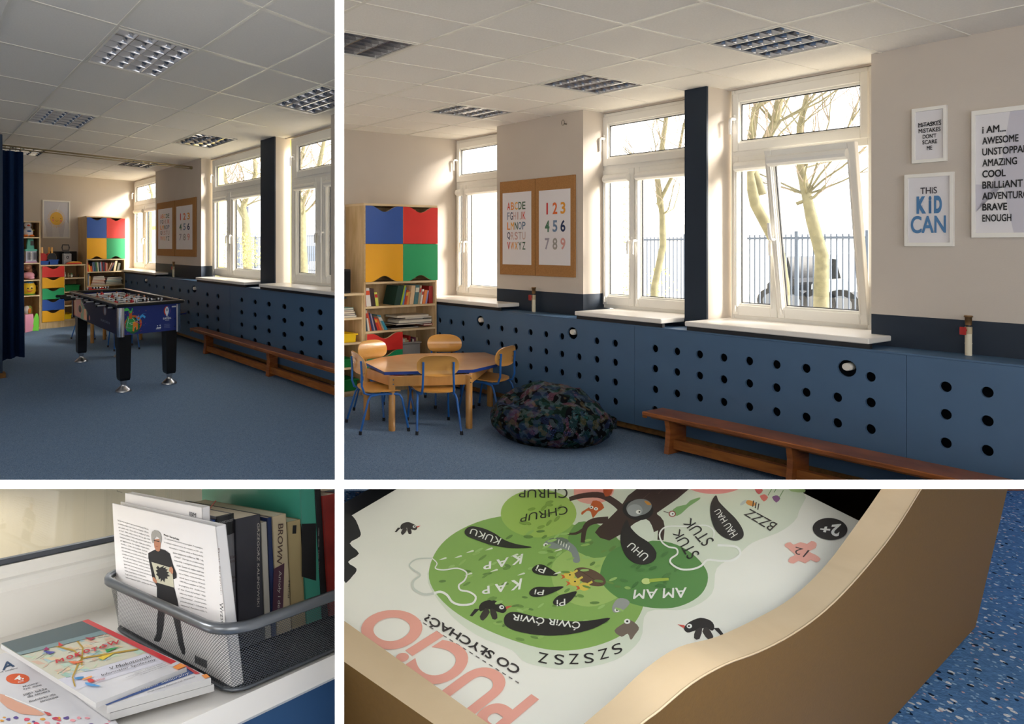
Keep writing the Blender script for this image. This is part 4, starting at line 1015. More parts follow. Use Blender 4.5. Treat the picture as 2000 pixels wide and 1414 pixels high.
# ---------------------------------------------------------------- small chairs
M_ply = wood('chair_plywood', 'dda556', 'd2984a', 2, rough=.32, axis=(2, 2, 2), coat=.4); M_tube = mat('blue_steel_tube', '2668b8', .3, coat=.3)
def chair(label):
    g = empty('chair', (0, 0, 0), label, 'chair', 'small chairs around the octagonal table')
    zs = .315; mb = MB()   # seat: rounded, slightly dished, front rolls down
    n = 12
    def sp(s, t): return Vector((s, t, zs+.010*(abs(s)/.16)**2-.018*max(0, (t-.08)/.08)**2))
    P = []
    for i in range(28):
        a = 2*math.pi*i/28; c, s_ = math.cos(a), math.sin(a); P.append((.165*math.copysign(abs(c)**.55, c), .155*math.copysign(abs(s_)**.55, s_)))
    mb.prism(lambda a, b, c: sp(a, b)+Vector((0, 0, c)), P, -.009, 0, M_ply, smooth=False); mb.build('seat', g)
    mb = MB(); P = []
    for i in range(32):
        a = 2*math.pi*i/32; c, s_ = math.cos(a), math.sin(a); P.append((.165*math.copysign(abs(c)**.6, c), .083*math.copysign(abs(s_)**(.75 if s_ < 0 else .95), s_)))
    def bp(a, b, c):
        y = -.165-.12*b-.030*(1-(a/.165)**2)+c; return Vector((a, y, .525+b))
    mb.prism(bp, P, -.005, .005, M_ply); bk_ = mb.build('backrest', g)
    mb = MB()
    for s in (-1, 1):
        for z in (-.02, .02): mb.tube([bp(s*.115, z, .005), bp(s*.115, z, .009)], .005, M_chrome, 8)
    mb.build('rivets', bk_)
    mb = MB()
    for s in (-1, 1):
        q = bp(s*.118, .03, -.008); mb.tube([q, bp(s*.118, -.06, -.012), Vector((s*.122, -.185, .36)), Vector((s*.124, -.165, zs-.01)), Vector((s*.13, -.14, zs-.018)), Vector((s*.14, -.05, zs-.02)), Vector((s*.145, .10, zs-.022))], .0088, M_tube, 10)
    mb.tube([Vector((-.145, .10, zs-.022)), Vector((.145, .10, zs-.022))], .0075, M_tube, 8); mb.build('frame', g)
    for s in (-1, 1):
        for (y0, y1, yy) in ((-.10, -.215, -.13), (.10, .185, .125)):
            mb = MB(); mb.tube([Vector((s*.142, y0*.6, zs-.022)), Vector((s*.148, yy*.95, zs-.03)), Vector((s*.155, yy*1.1, zs-.06)), Vector((s*.172, y1, .012))], .0088, M_tube, 10); l = mb.build('leg', g)
            mb = MB(); mb.tube([Vector((s*.171, y1*.99, .028)), Vector((s*.1725, y1, 0))], .0125, M_gask, 10); mb.build('foot_cap', l)
    return g
# back centre (x, y), heading (degrees from +Y, clockwise)
ch = [((.40, 4.90), 76, 'small wooden chair at the left end of the octagonal table, seen from its side'),
      ((.575, 5.50), 146, 'small wooden chair at the table\'s far left, in front of the red and green drawers'),
      ((1.305, 5.86), 178, 'small wooden chair behind the octagonal table, facing the viewer'),
      ((1.015, 4.76), -1, 'small wooden chair in front of the octagonal table with its back to the viewer'),
      ((1.69, 5.20), -44, 'small wooden chair at the right end of the octagonal table, beside the beanbag')]
c0 = None
for (bx, by), hd, l in ch:
    if c0 is None: c0 = o = chair(l)
    else: o = copytree(c0); o['label'] = l
    t = math.radians(hd); f = Vector((math.sin(t), math.cos(t), 0)); o.location = Vector((bx, by, 0))+f*.18; o.rotation_euler = (0, 0, -t)

tb = copytree(g_tab); q_ = Matrix.Rotation(math.radians(-40), 3, 'Z'); tb.location = Vector((-3.22, 9.2, 0))+q_ @ (tb.location-legp[0]); tb.rotation_euler = (0, 0, math.radians(-40)); tb['label'] = 'second low wooden table, only its legs visible behind the foosball table'
for (x, y), hd, l in (((-3.45, 9.75), 100, 'small chair with blue legs behind the left side of the foosball table'), ((-2.62, 8.75), -30, 'small chair whose blue legs show under the middle of the foosball table')):
    o = copytree(c0); o['label'] = l; o['group'] = 'small chairs behind the foosball table'; t = math.radians(hd); o.location = Vector((x, y, 0)); o.rotation_euler = (0, 0, -t)

# ---------------------------------------------------------------- beanbag
from mathutils import noise as mnoise
def flower():
    m = mat('flowered_cloth', '0b0c11', .9, noise=.3, scale=30, bump=.5, bscale=60, spec=.1)
    nt = m.node_tree; n = nt.nodes; b = n['Principled BSDF']; tc = [q for q in n if q.type == 'TEX_COORD'][0]; src = b.inputs['Base Color'].links[0].from_socket
    for i, (c, sc, rot, lo_, amt) in enumerate((('2c585e', 60, .5, .62, .9), ('84566a', 44, 1.3, .66, 1), ('65767e', 120, 2.1, .62, .8), ('1a3c2e', 34, 2.8, .58, .9), ('6c6042', 80, .2, .68, .9), ('33406a', 50, 1.9, .6, .9))):
        mp = n.new('ShaderNodeMapping'); mp.inputs['Location'].default_value = (i*2.1, i*3.3, i); mp.inputs['Rotation'].default_value = (rot, rot*.7, rot*1.9); mp.inputs['Scale'].default_value = (1, 4.5, 1.6)
        nz = n.new('ShaderNodeTexNoise'); nz.inputs['Scale'].default_value = sc*.26; nz.inputs['Detail'].default_value = 0
        w = n.new('ShaderNodeTexWave'); w.inputs['Scale'].default_value = sc; w.inputs['Distortion'].default_value = 4; w.inputs['Detail Scale'].default_value = 2
        nt.links.new(tc.outputs['Object'], mp.inputs[0]); nt.links.new(tc.outputs['Object'], nz.inputs[0]); nt.links.new(mp.outputs[0], w.inputs[0])
        g1 = n.new('ShaderNodeMath'); g1.operation = 'GREATER_THAN'; g1.inputs[1].default_value = lo_-.04+.0*i; nt.links.new(nz.outputs[0], g1.inputs[0])
        mp.inputs['Location'].default_value = (i*2.1, i*3.3, i)
        g2 = n.new('ShaderNodeMath'); g2.operation = 'GREATER_THAN'; g2.inputs[1].default_value = .76; nt.links.new(w.outputs['Fac'], g2.inputs[0])
        ad = n.new('ShaderNodeMapping'); ad.inputs['Location'].default_value = (i*7.7, -i*4.1, i*5.3); nt.links.new(tc.outputs['Object'], ad.inputs[0]); nt.links.new(ad.outputs[0], nz.inputs[0])
        mu = n.new('ShaderNodeMath'); mu.operation = 'MULTIPLY'; nt.links.new(g1.outputs[0], mu.inputs[0]); nt.links.new(g2.outputs[0], mu.inputs[1])
        mx = n.new('ShaderNodeMixRGB'); mx.inputs[2].default_value = lin(c); nt.links.new(mu.outputs[0], mx.inputs[0]); nt.links.new(src, mx.inputs[1]); src = mx.outputs[0]
    nt.links.new(src, b.inputs['Base Color']); return m
M_flower = flower()
c = Vector((1.86, 4.66, 0)); n, k = 72, 40; vs = []
dx, dy = Vector((.985, .17, 0)), Vector((-.17, .985, 0))
for i in range(k+1):
    p = math.pi*i/k
    for j in range(n):
        t = 2*math.pi*j/n; r = math.sin(p)**.75; zc = math.cos(p)
        x, y = r*math.cos(t), r*math.sin(t)
        z = .17+.155*zc if zc > 0 else .17+.17*max(zc*1.35, -1)
        ridge = math.exp(-((x+.12)/.42)**2-(y/.8)**2)*.07*(max(zc, 0)); shoulder = math.exp(-((x-.35)/.18)**2)*.025*max(zc, 0)
        nz = mnoise.noise(Vector((x*2.2, y*2.2, zc*2+3)))*.045+mnoise.noise(Vector((x*6, y*6, zc*5)))*.02+mnoise.noise(Vector((x*14, y*14, zc*11)))*.008
        crease = -.03*math.exp(-((math.sin(3.1*t+4*zc)-.2)/.18)**2)*(1-abs(zc))
        R_ = 1+nz*1.6+crease
        P = c+dx*(x*.47*R_)+dy*(y*.36*R_)+Vector((0, 0, max(z+ridge*1.25+shoulder+nz*max(zc, 0)*1.2-(.10*max(x, 0)**2 if zc > 0 else 0), .0)))
        vs.append(P)
mb = MB(); mb.add(vs, [(i*n+j, (i+1)*n+j, (i+1)*n+(j+1) % n, i*n+(j+1) % n) for i in range(k) for j in range(n)], M_flower, True)
o = mb.build('beanbag', origin=(c.x, c.y, 0))
mb = MB(); q = c+dx*.36+Vector((0, -.02, .235)); mb.tube([q+Vector((-.02, 0, -.02)), q+Vector((0, 0, .02)), q+Vector((.02, 0, -.02))], .008, M_gask, 8); mb.build('carry_loop', o)
tag(o, 'dark beanbag with flowers and ferns slumped on the carpet beside the octagonal table', 'beanbag')
# ---------------------------------------------------------------- foosball table
ZR_ = .885
cB = R1.M @ R1.hit(2, ZR_, 228, 595)+R1.O; cC = R1.M @ R1.hit(2, ZR_, 360, 586)+R1.O; cA = R1.M @ R1.hit(2, ZR_, 135.4, 568)+R1.O
L_ = (cA-cB).length; W_ = (cC-cB).length
FB = Frame((cB.x, cB.y, 0), (cA-cB)/L_, (cC-cB)/W_, (0, 0, 1)); T = FB.W
M_fb = mat('foosball_blue_board', '1c2f78', .3, coat=.3); M_fbl = mat('foosball_side_shaded', '141b3c', .5); M_fk = mat('foosball_black', '101114', .4)  # long sides: board blue darkened to carry their shade
M_pitch = mat('foosball_pitch', '8f979c', .3)
g = empty('foosball_table', (cB+(cA-cB)/2+(cC-cB)/2)*1.0-Vector((0, 0, ZR_)), 'blue football-printed foosball table with black legs, standing on the carpet', 'foosball table')
o_ = .035; zb = .575; zt_ = ZR_-.03
mb = MB()
for a0, a1, b0, b1, m in ((o_, o_+.03, o_, W_-o_, M_fb), (L_-o_-.03, L_-o_, o_, W_-o_, M_fb), (o_+.03, L_-o_-.03, o_, o_+.03, M_fbl), (o_+.03, L_-o_-.03, W_-o_-.03, W_-o_, M_fbl)):
    mb.box(T, a0, a1, b0, b1, zb, zt_, m)
mb.box(T, o_+.03, L_-o_-.03, o_+.03, W_-o_-.03, zb, zb+.02, M_fk); mb.build('cabinet', g)
mb = MB()
for a0, a1, b0, b1 in ((0, .10, 0, W_), (L_-.10, L_, 0, W_), (.10, L_-.10, 0, .06), (.10, L_-.10, W_-.06, W_)): mb.box(T, a0, a1, b0, b1, zt_, ZR_, M_fk, .006)
mb.tube([T(0, 0, ZR_-.004), T(L_, 0, ZR_-.004)], .004, M_chrome, 6); mb.tube([T(0, W_, ZR_-.004), T(L_, W_, ZR_-.004)], .004, M_chrome, 6); mb.build('rim', g)
mb = MB(); mb.box(T, .08, L_-.08, .065, W_-.065, ZR_-.15, ZR_-.14, M_pitch); lw = mat('pitch_line', 'd8dcdc', .5)
mb.plate(T, L_/2-.006, L_/2+.006, .065, W_-.065, ZR_-.139, lw); mb.build('pitch', g)
for (a, b) in ((.01, .01), (.01, W_-.01), (L_-.01, .01), (L_-.01, W_-.01)):
    mb = MB(); sa = 1 if a < L_/2 else -1; sb = 1 if b < W_/2 else -1
    P = [(a+sa*(.062-.052*math.cos(t)), b+sb*(.062-.052*math.sin(t))) for t in [math.pi/2*k/6 for k in range(7)]]
    P = [(a+sa*.012, b+sb*.075)]+P+[(a+sa*.075, b+sb*.012)]
    P2 = P+[(a+sa*.05, b+sb*.05)]; mb.prism(T, P2 if sa*sb > 0 else P2[::-1], zb-.015, zt_-.01, M_chrome, smooth=False); mb.build('corner_guard', g)
lg = [(.15, .115), (L_-.17, .115), (.15, W_-.12), (L_-.17, W_-.12)]
for a, b in lg:
    mb = MB(); hw = .062; vs = []
    for z, k in ((.115, .8), (.14, .9), (zb+.02, 1.02)):
        vs += [T(a+sx*hw*1.15*k, b+sy*hw*k, z) for sx, sy in ((-1, -1), (1, -1), (1, 1), (-1, 1))]
    mb.add(vs, [(3, 2, 1, 0), (8, 9, 10, 11)]+[(4*i+j, 4*i+(j+1) % 4, 4*i+4+(j+1) % 4, 4*i+4+j) for i in (0, 1) for j in range(4)], M_fk)
    l = mb.build('leg', g); c = T(a, b, 0); mb = MB()
    mb.lathe(lambda x, y, z: c+Vector((x, y, z)), [(.078, 0), (.08, .008), (.066, .022), (.034, .05), (.026, .062), (.026, .078), (.032, .082), (.032, .118)], mat('satin_chrome', 'cfcfd2', .28, metal=1), 20); mb.build('levelling_foot', l)
# rods with handles and players
M_rod = mat('rod_steel', 'd4d6d8', .35, metal=.7); M_pr = mat('player_red', 'b01c24', .4); M_pw = mat('player_white', 'dcdce4', .4); M_skin = mat('player_skin', 'c98a68', .5); M_hair = mat('player_black', '16161a', .5)
zr = ZR_-.045; teams = [3, 3, 2, 5, 5, 3, 2, 1]; colr = 'WWRWRWRR'
nplay = [1, 2, 3, 5, 5, 3, 2, 1]
for i in range(8):
    a = L_-.20-(L_-.40)*i/7; left = i in (0, 1, 2, 4, 6)
    mb = MB(); mb.tube([T(a, -.10 if left else -.035, zr), T(a, W_+(.03 if left or i == 7 else .05), zr)], .008, M_rod, 8)
    r = mb.build('rod', g)
    mb = MB(); s = -1 if left else 1; e = (-.08 if left else W_+.02)
    if i in (0, 1, 2) or i in (3, 5): mb.tube([T(a, e, zr), T(a, e+s*.012, zr), T(a, e+s*.05, zr), T(a, e+s*.115, zr), T(a, e+s*.125, zr)], [.013, .018, .015, .018, .012], M_fk, 12); mb.build('handle', r)
    else: mb.tube([T(a, e, zr), T(a, e-.02, zr)], .011, M_fk, 8); mb.build('rod_end', r)
    mb = MB()
    for y in (.032, W_-.032): mb.tube([T(a, y-.022, zr), T(a, y+.022, zr)], .022, M_fk, 12)
    mb.build('bearing', r)
    n = nplay[i]; team = 'RWRWWRWR'[i]; mt = M_pr if team == 'R' else M_pw
    for k in range(n):
        b = W_*(k+1)/(n+1)+.01*math.sin(i*3); c = T(a, b, zr); mb = MB(); fw = FB.A*(1 if team == 'R' else -1)
        up = Vector((0, 0, 1)); tilt_ = (.0 if i % 3 else .25); u = (up+fw*tilt_).normalized()
        mb.tube([c-u*.085, c-u*.075, c-u*.04, c-u*.012, c+u*.012, c+u*.018], [.010, .013, .009, .014, .015, .007], mt, 8)
        mb.tube([c-FB.B*.022, c+FB.B*.022], [.012, .012], mt, 8)
        mb.ball(c+u*.028, .012, M_skin, 8, 6); mb.ball(c+u*.033-fw*.003, .011, M_hair, 8, 5); mb.build('player', r)
# bead counters at both ends
for a in (.05, L_-.05):
    q = mb = MB(); b0, b1 = W_*.30, W_*.66
    for b in (b0, b1): mb.tube([T(a, b, ZR_), T(a, b, ZR_+.035)], .012, M_chrome, 10)
    mb.tube([T(a, b0, ZR_+.025), T(a, b1, ZR_+.025)], .004, M_chrome, 6); q = mb.build('score_counter', g); mb = MB()
    for k in range(10):
        b = b0+.06+k*.019+(.04 if k > 5 else 0); mb.tube([T(a, b, ZR_+.025), T(a, b+.013, ZR_+.025)], .012, M_pw if k % 2 else M_fk, 8)
    mb.build('beads', q)
# printed graphics on the end panel (towards the viewer) and the long panel
E1 = lambda x, y, c: FB.W(o_-c, .085+(W_-.17)*x, zb+(zt_-zb)*y)
def ell(cx, cy, rx, ry, n=22, rot=0):
    return [(cx+rx*math.cos(t)*math.cos(rot)-ry*math.sin(t)*math.sin(rot), cy+rx*math.cos(t)*math.sin(rot)+ry*math.sin(t)*math.cos(rot)) for t in [2*math.pi*k/n for k in range(n)]]
C_ = {k: mat('fb_'+k, v, .35, coat=.3) for k, v in dict(green='2f9a48', lime='4fd060', orange='e8862c', dorange='c8601c', red='c23a2e', blue='3aa0e0', white='dfe6ee', purple='8a4a9a', dgreen='1f6a38', yellow='e8b838', navy='141c44').items()}
mb = MB()
mb.flat(E1, ell(.17, .38, .16, .30), .001, C_['dorange']); mb.flat(E1, ell(.16, .34, .135, .27), .0013, C_['navy'])
mb.flat(E1, [(.03, .30), (.06, .66), (.16, .64), (.27, .36), (.22, .18), (.14, .08), (.05, .14)], .0016, C_['green']); mb.flat(E1, [(.10, .06), (.17, .02), (.26, .10), (.30, .26), (.27, .36), (.2, .2)], .0017, C_['dgreen'])
def stroke(T, mb, pts, w, c, m, asp=1):
    for i in range(len(pts)-1):
        (x0, y0), (x1, y1) = pts[i], pts[i+1]; dx_, dy_ = x1-x0, (y1-y0)*asp; l = math.hypot(dx_, dy_) or 1; nx, ny = -dy_/l*w/2, dx_/l*w/2/asp
        mb.flat(T, [(x0+nx, y0+ny), (x1+nx, y1+ny), (x1-nx, y1-ny), (x0-nx, y0-ny)], c, m)
stroke(E1, mb, [(.05, .26), (.085, .60), (.155, .58), (.235, .36), (.19, .22), (.05, .26)], .006, .002, C_['white']); stroke(E1, mb, [(.07, .44), (.21, .29)], .006, .002, C_['white']); stroke(E1, mb, [(.12, .43), (.16, .43), (.165, .36), (.13, .34), (.12, .43)], .005, .002, C_['white'])
mb.flat(E1, [(.155, .12), (.165, .40), (.25, .44), (.255, .18), (.225, .14), (.215, .28), (.195, .27), (.185, .10)], .0022, C_['orange']); mb.flat(E1, [(.16, .40), (.165, .44), (.255, .48), (.25, .43)], .0023, C_['yellow'])
mb.flat(E1, [(.09, .56), (.095, .70), (.075, .84), (.10, .74), (.13, .76), (.155, .86), (.145, .70), (.15, .56)], .0024, C_['dorange']); mb.flat(E1, ell(.122, .80, .017, .05), .0024, C_['lime'])
mb.flat(E1, [(0, .84), (.09, .86), (.085, .92), (.05, .96), (0, .92)], .0024, C_['lime']); stroke(E1, mb, [(.085, .9), (.10, .80), (.13, .78), (.155, .93)], .016, .0026, C_['lime'], .4)
stroke(E1, mb, [(.24, .63), (.235, .53), (.27, .48), (.30, .55)], .014, .0024, C_['blue'], .4); mb.flat(E1, ell(.27, .62, .013, .035), .0024, C_['blue']); mb.flat(E1, [(.29, .62), (.34, .70), (.40, .60), (.385, .53), (.34, .60), (.295, .54)], .0024, C_['blue'])
stroke(E1, mb, [(.20, .46), (.27, .40), (.30, .36)], .012, .0024, C_['purple'], .4); mb.flat(E1, ell(.31, .35, .018, .045), .0025, C_['red'])
rg = random.Random(5)
for k in range(26): mb.flat(E1, ell(.02+.4*rg.random(), .05+.85*rg.random(), .005, .014, 8), .0021, C_[rg.choice(['red', 'blue', 'orange', 'purple'])])
mb.build('football_drawing', g); mb = MB()
mb.flat(E1, ell(.82, .74, .068, .175), .001, C_['red']); mb.flat(E1, ell(.835, .74, .05, .165), .0013, mat('fb_logoblue', '2a4a9a', .35)); mb.flat(E1, ell(.815, .74, .036, .15), .0016, C_['white']); mb.flat(E1, ell(.815, .78, .02, .06), .0018, mat('fb_silver', '8a94a8', .3)); mb.flat(E1, [(.795, .56), (.835, .56), (.82, .66), (.81, .66)], .0018, C_['white'])
text_box(mb, E1, 'UEFA', .80, .85, .505, .545, .0015, C_['white']); text_box(mb, E1, 'EURO2016', .74, .90, .43, .50, .0015, C_['white'], .03); text_box(mb, E1, 'FRANCE', .78, .86, .375, .41, .0015, C_['white'])
mb.build('tournament_emblem', g); mb = MB()
mb.flat(E1, [(.60, .13), (.62, .17), (.66, .16), (.70, .18), (.70, .14), (.66, .12)], .0015, C_['white']); text_box(mb, E1, 'OFFICIAL', .60, .70, .09, .125, .0015, C_['white']); mb.flat(E1, ell(.63, .22, .01, .02), .0015, C_['white']); mb.flat(E1, ell(.68, .23, .012, .022), .0015, C_['white'])
for k in range(6): mb.plate(E1, .76, .885-.012*(k % 3), .12+k*.026, .125+k*.026, .0013, mat('fb_smalltext', '8a96c0', .5))
mb.build('small_print', g); mb = MB(); mb.plate(E1, .915, 1.0, .855, .905, .0015, mat('sticker', 'c8ccd4', .5))
mb.build('sticker', g); mb = MB()
for y in (.14, .42): mb.flat(E1, ell(.975, y, .012, .022, 10), .0015, M_fk)
mb.build('screws', g)
E2 = lambda x, y, c: FB.W(o_+.06+(L_-2*o_-.12)*x, o_-c, zb+(zt_-zb)*y)
mb = MB(); mb.plate(E2, .80, 1.0, .04, .96, .001, C_['red']); mb.flat(E2, [(.66, .02), (.80, .02), (.80, .9), (.72, .6), (.62, .4)], .0012, C_['dgreen']); mb.flat(E2, [(.64, .05), (.72, .05), (.72, .5), (.66, .5)], .0014, C_['orange'])
mb.flat(E2, ell(.82, .42, .055, .2), .0014, C_['dorange']); mb.flat(E2, ell(.82, .42, .04, .16), .0016, M_fk); mb.flat(E2, [(.9, .1), (1, .1), (1, .9), (.93, .8)], .0012, C_['dorange'])
stroke(E2, mb, [(.80, .72), (.72, .66), (.66, .74)], .012, .0016, C_['purple']); mb.build('side_drawing', g); mb = MB(); mb.flat(E2, ell(.575, .2, .014, .10), .0015, C_['red'])
mb.flat(E2, ell(.24, .70, .035, .17), .0012, mat('fb_darkred', '5a2838', .35)); mb.flat(E2, ell(.235, .70, .018, .14), .0014, mat('fb_silver', '8a94a8', .3)); text_box(mb, E2, 'EURO2016', .33, .15, .27, .36, .0014, mat('fb_silver', '8a94a8', .3)) if 0 else text_box(mb, lambda x, y, c: E2(.5-x, y, c), 'EURO2016', .18, .36, .27, .35, .0014, mat('fb_silver', '8a94a8', .3))
mb.build('side_emblem', g)
mb = MB()
for k, z in enumerate((.62, .7)): mb.tube([T(o_-.004, .06, z), T(o_+.01, .06, z)], .006, M_chrome, 8)
mb.build('bolts', g)

# ---------------------------------------------------------------- things on the units of the left-hand room
Tq = lambda dv, du, dz, v, z, u=UFL+.12: R1.W(u+du, v+dv, z+dz)
def at1(x, y=600): v, z = q1(x, y); return v
sc = abs(at1(400)-at1(300))/100    # metres per crop pixel
zl = zA+.004
def prop(name, x, z, u=UFL+.12): return R1.W(u, at1(x), z)
def bat(x, z, col, lean, label, u):
    c = prop('', x, z, u); n = R1.A; s = R1.B; Tt = lambda a, b, c_: c+s*a+Vector((0, 0, b))+n*(c_+lean*b)
    mb = MB(); P = [(.085*math.cos(t), .115+.088*math.sin(t)) for t in [2*math.pi*k/24 for k in range(24)]]
    mb.prism(Tt, P, -.006, 0, M_ply); mb.prism(Tt, [(p[0]*.98, .115+(p[1]-.115)*.98) for p in P], -.009, -.006, mat('rubber_'+col, col, .7)); o = mb.build('table_tennis_bat')
    mb = MB(); mb.box(Tt, -.017, .017, .19, .30, -.012, .006, M_ply, .005); mb.build('handle', o); tag(o, label, 'table tennis bat', 'table tennis bats')
bat(292, zl+.01, 'b02a2a', .10, 'red table tennis bat, leftmost in the blue trays on the drawer unit', UFL+.12)
bat(385, zl+.01, '9a2626', .12, 'dark red table tennis bat behind the black one in the right blue tray', UFL+.17)
bat(412, zl+.01, '22262a', .06, 'black-faced table tennis bat at the front of the right blue tray', UFL+.11)
tray(R1, UFL+.03, UFL+.3, at1(254), at1(362), zl, zl+.07, M_bluet, 'blue plastic tray at the left end of the drawer unit top')
tray(R1, UFL+.03, UFL+.3, at1(368), at1(482), zl, zl+.09, M_bluet, 'blue plastic tray holding two bats, beside the black box')
mb = MB(); z2 = q1(600, 458)[1]; mb.box(R1.W, UFL+.26, UFL+.5, at1(430), at1(750), zl, z2, M_blk, .006); tag(mb.build('loudspeaker'), 'wide black loudspeaker box standing behind the small radio on the drawer unit', 'speaker')
mb = MB(); za, zb2 = zl, q1(600, 485)[1]; a, b = at1(553), at1(657); mb.box(R1.W, UFL+.10, UFL+.22, a, b, zl, zb2, mat('radio_silver', '9a9a9c', .4), .008); o = mb.build('radio')
Tr = lambda x, y, c: R1.W(UFL+.10-c, a+(b-a)*x, zl+(zb2-zl)*y); ar_ = (b-a)/(zb2-zl)
mb = MB(); mb.flat(Tr, ell(.52, .66, .17, .17*ar_), .002, M_blk); mb.flat(Tr, ell(.52, .66, .10, .10*ar_), .003, mat('radio_grey', '6a6a70', .4)); mb.flat(Tr, ell(.52, .66, .04, .04*ar_), .004, M_white); mb.build('dial', o)
mb = MB()
for k in range(5): mb.flat(Tr, ell(.12, .45+.09*k, .03, .03*ar_, 8), .002, M_blk)
for k in range(3): mb.plate(Tr, .2, .8, .08+.07*k, .105+.07*k, .002, mat('radio_grey', '6a6a70', .4))
mb.build('buttons', o)
mb = MB(); zc = q1(600, 455)[1]; mb.box(R1.W, UFL+.12, UFL+.2, at1(575), at1(635), zb2, zc, mat('radio_dark', '2a2c34', .5), .006); zd = q1(600, 374)[1]; z0 = q1(600, 443)[1]
hv = [(at1(552), z0), (at1(546), (z0+zd)/2), (at1(552), zd), (at1(630), zd), (at1(637), (z0+zd)/2), (at1(632), z0)]
mb.tube([R1.W(UFL+.16, v, z) for v, z in hv], .009, mat('radio_dark', '2a2c34', .5), 8, closed=True); mb.build('handle', o)
tag(o, 'small silver radio with round dial and dark carrying handle on the drawer unit', 'radio')
mb = MB(); a, b = at1(572), at1(778); z1 = q1(680, 585)[1]
mb.prism(lambda x, y, c: R1.W(UFL+.02+c, x, y), [(a, zl), (b, zl), (b-.01, zl+.03), (b-.05, z1), (a+.10, z1), (a+.04, zl+.035)], 0, .16, mat('toy_yellow', 'e8b92a', .4), mat('toy_red', 'c8352a', .4)); o = mb.build('toy_keyboard')
mb = MB(); mb.box(R1.W, UFL+.012, UFL+.02, a+.02, b-.02, zl+.005, zl+.03, mat('toy_red', 'c8352a', .4)); mb.build('red_edge', o)
mb = MB()
for k in range(7): v = a+.13+k*(b-a-.24)/7; mb.box(R1.W, UFL+.04, UFL+.15, v, v+(b-a-.3)/9, z1, z1+.004, M_white)
mb.build('keys', o); tag(o, 'red and yellow toy keyboard lying at the right end of the drawer unit top', 'toy')
# open shelves of the drawer unit
zsA = [q1(700, y)[1]+.002 for y in (785, 955, 1127, 1298)]
def blob(parts, name, label, cat='toy', group=None):
    """small shaped toy: list of (x, dz, r, (sx,sy,sz), colour)"""
    mb = MB(); o = None
    for i, (c, r, sq, col) in enumerate(parts):
        mb = MB(); mb.ball(c, r, mat('toy_'+col, col, .45), 14, 9, sq)
        if o is None: o = mb.build(name)
        else: mb.build('part_%s' % ['body', 'head', 'eye', 'arm', 'foot', 'trim'][min(i, 5)] if 0 else ['body', 'head', 'beak', 'arm', 'foot', 'cap', 'ear', 'belly', 'nose'][min(i, 8)], o)
    return tag(o, label, cat, group)
pr = lambda x, z, du=.12: R1.W(UFL+du, at1(x), z)
for x, h, c1, c2, l in ((568, .09, 'b8bcc0', 'd8dce0', 'small silver robot figure on the top open shelf of the drawer unit'), (620, .07, '9a9478', 'b0a888', 'beige animal figure on the top open shelf of the drawer unit'),
                        (660, .07, 'dfe4dc', '3f8a4a', 'white figure with green hat on the top open shelf of the drawer unit'), (702, .05, '70584a', '8a6a58', 'brown small figure on the top open shelf'), (745, .05, '4a4a3c', '5f5a48', 'dark squat figure at the right of the top open shelf')):
    z = zsA[0]; blob([(pr(x, z+h*.4), h*.4, (.8, .8, 1), c1), (pr(x, z+h*.95), h*.22, (1, 1, .9), c2), (pr(x+9, z+h*.6), h*.13, (1.2, 1, .8), c1)], 'toy_figure', l, 'toy', 'small figures on the open shelf')
tray(R1, UFL+.0, UFL+.34, at1(556), at1(745), zsA[1], zsA[1]+.11, M_dgrn, 'green plastic tray on the open shelves of the drawer unit')
z = zsA[2]
mb = MB(); c = pr(590, z, .16); mb.lathe(lambda x, y, w: c+Vector((x, y, w)), [(.07, 0), (.10, .02), (.11, .08), (.09, .13), (.07, .14)], mat('toy_c', '8a6a4a', .6), 16); tag(mb.build('woven_bowl'), 'small brown woven bowl on the third open shelf of the drawer unit', 'bowl')
tray(R1, UFL+.0, UFL+.32, at1(552), at1(640), zsA[3], zsA[3]+.09, M_yelt, 'yellow plastic tray on the lowest open shelf, left of the foosball table')
# toys in the narrow bookcase
zy = [z+.002 for z in yb]
x = 112; z = zy[0]; r = .085
blob([(pr(x, z+.085), .085, (.95, .9, 1), 'dfe2ea'), (pr(x-4, z+.21), .062, (1, 1, 1), 'e8e8ea'), (pr(x-4, z+.20, .05), .02, (1.2, 1.4, .8), 'e0562c'), (pr(x+40, z+.12), .03, (1.8, 1, .6), 'b8a83a'), (pr(x+36, z+.022, .06), .034, (1.3, 1.2, .6), 'e07a2c'), (pr(x-36, z+.022, .06), .034, (1.3, 1.2, .6), 'e07a2c'), (pr(x, z+.10, .06), .035, (1.3, .8, .5), '3f6fb0')], 'toy_bird', 'white toy bird with orange feet on the top shelf of the narrow bookcase')
z = zy[1]; mb = MB(); a, b = at1(68), at1(215); mt = mat('toy_teal', '4fb09a', .4); mg = mat('toy_lilac', 'b8b8c8', .5)
mb.box(R1.W, UFL+.04, UFL+.3, a, b, z, z+.02, mat('toy_pink', 'c88ab8', .5)); mb.box(R1.W, UFL+.05, UFL+.29, a+.01, b-.01, z+.02, z+.20, mg); mb.box(R1.W, UFL+.04, UFL+.3, a, b, z+.20, z+.235, mt); o = mb.build('toy_house')
mb = MB(); mb.prism(lambda p, q_, c: R1.W(UFL+.14+c, p, q_), [(a+.04, z+.235), (b-.03, z+.235), (b-.05, z+.45), (a+.06, z+.45)], 0, .12, mt); mb.build('lid', o)
mb = MB()
for i in range(2):
    for k in range(5):
        v = a+.03+i*(b-a)/2+.01; mb.box(R1.W, UFL+.045, UFL+.05, v+k*(b-a)*.08, v+k*(b-a)*.08+.008, z+.05, z+.18, M_fk)
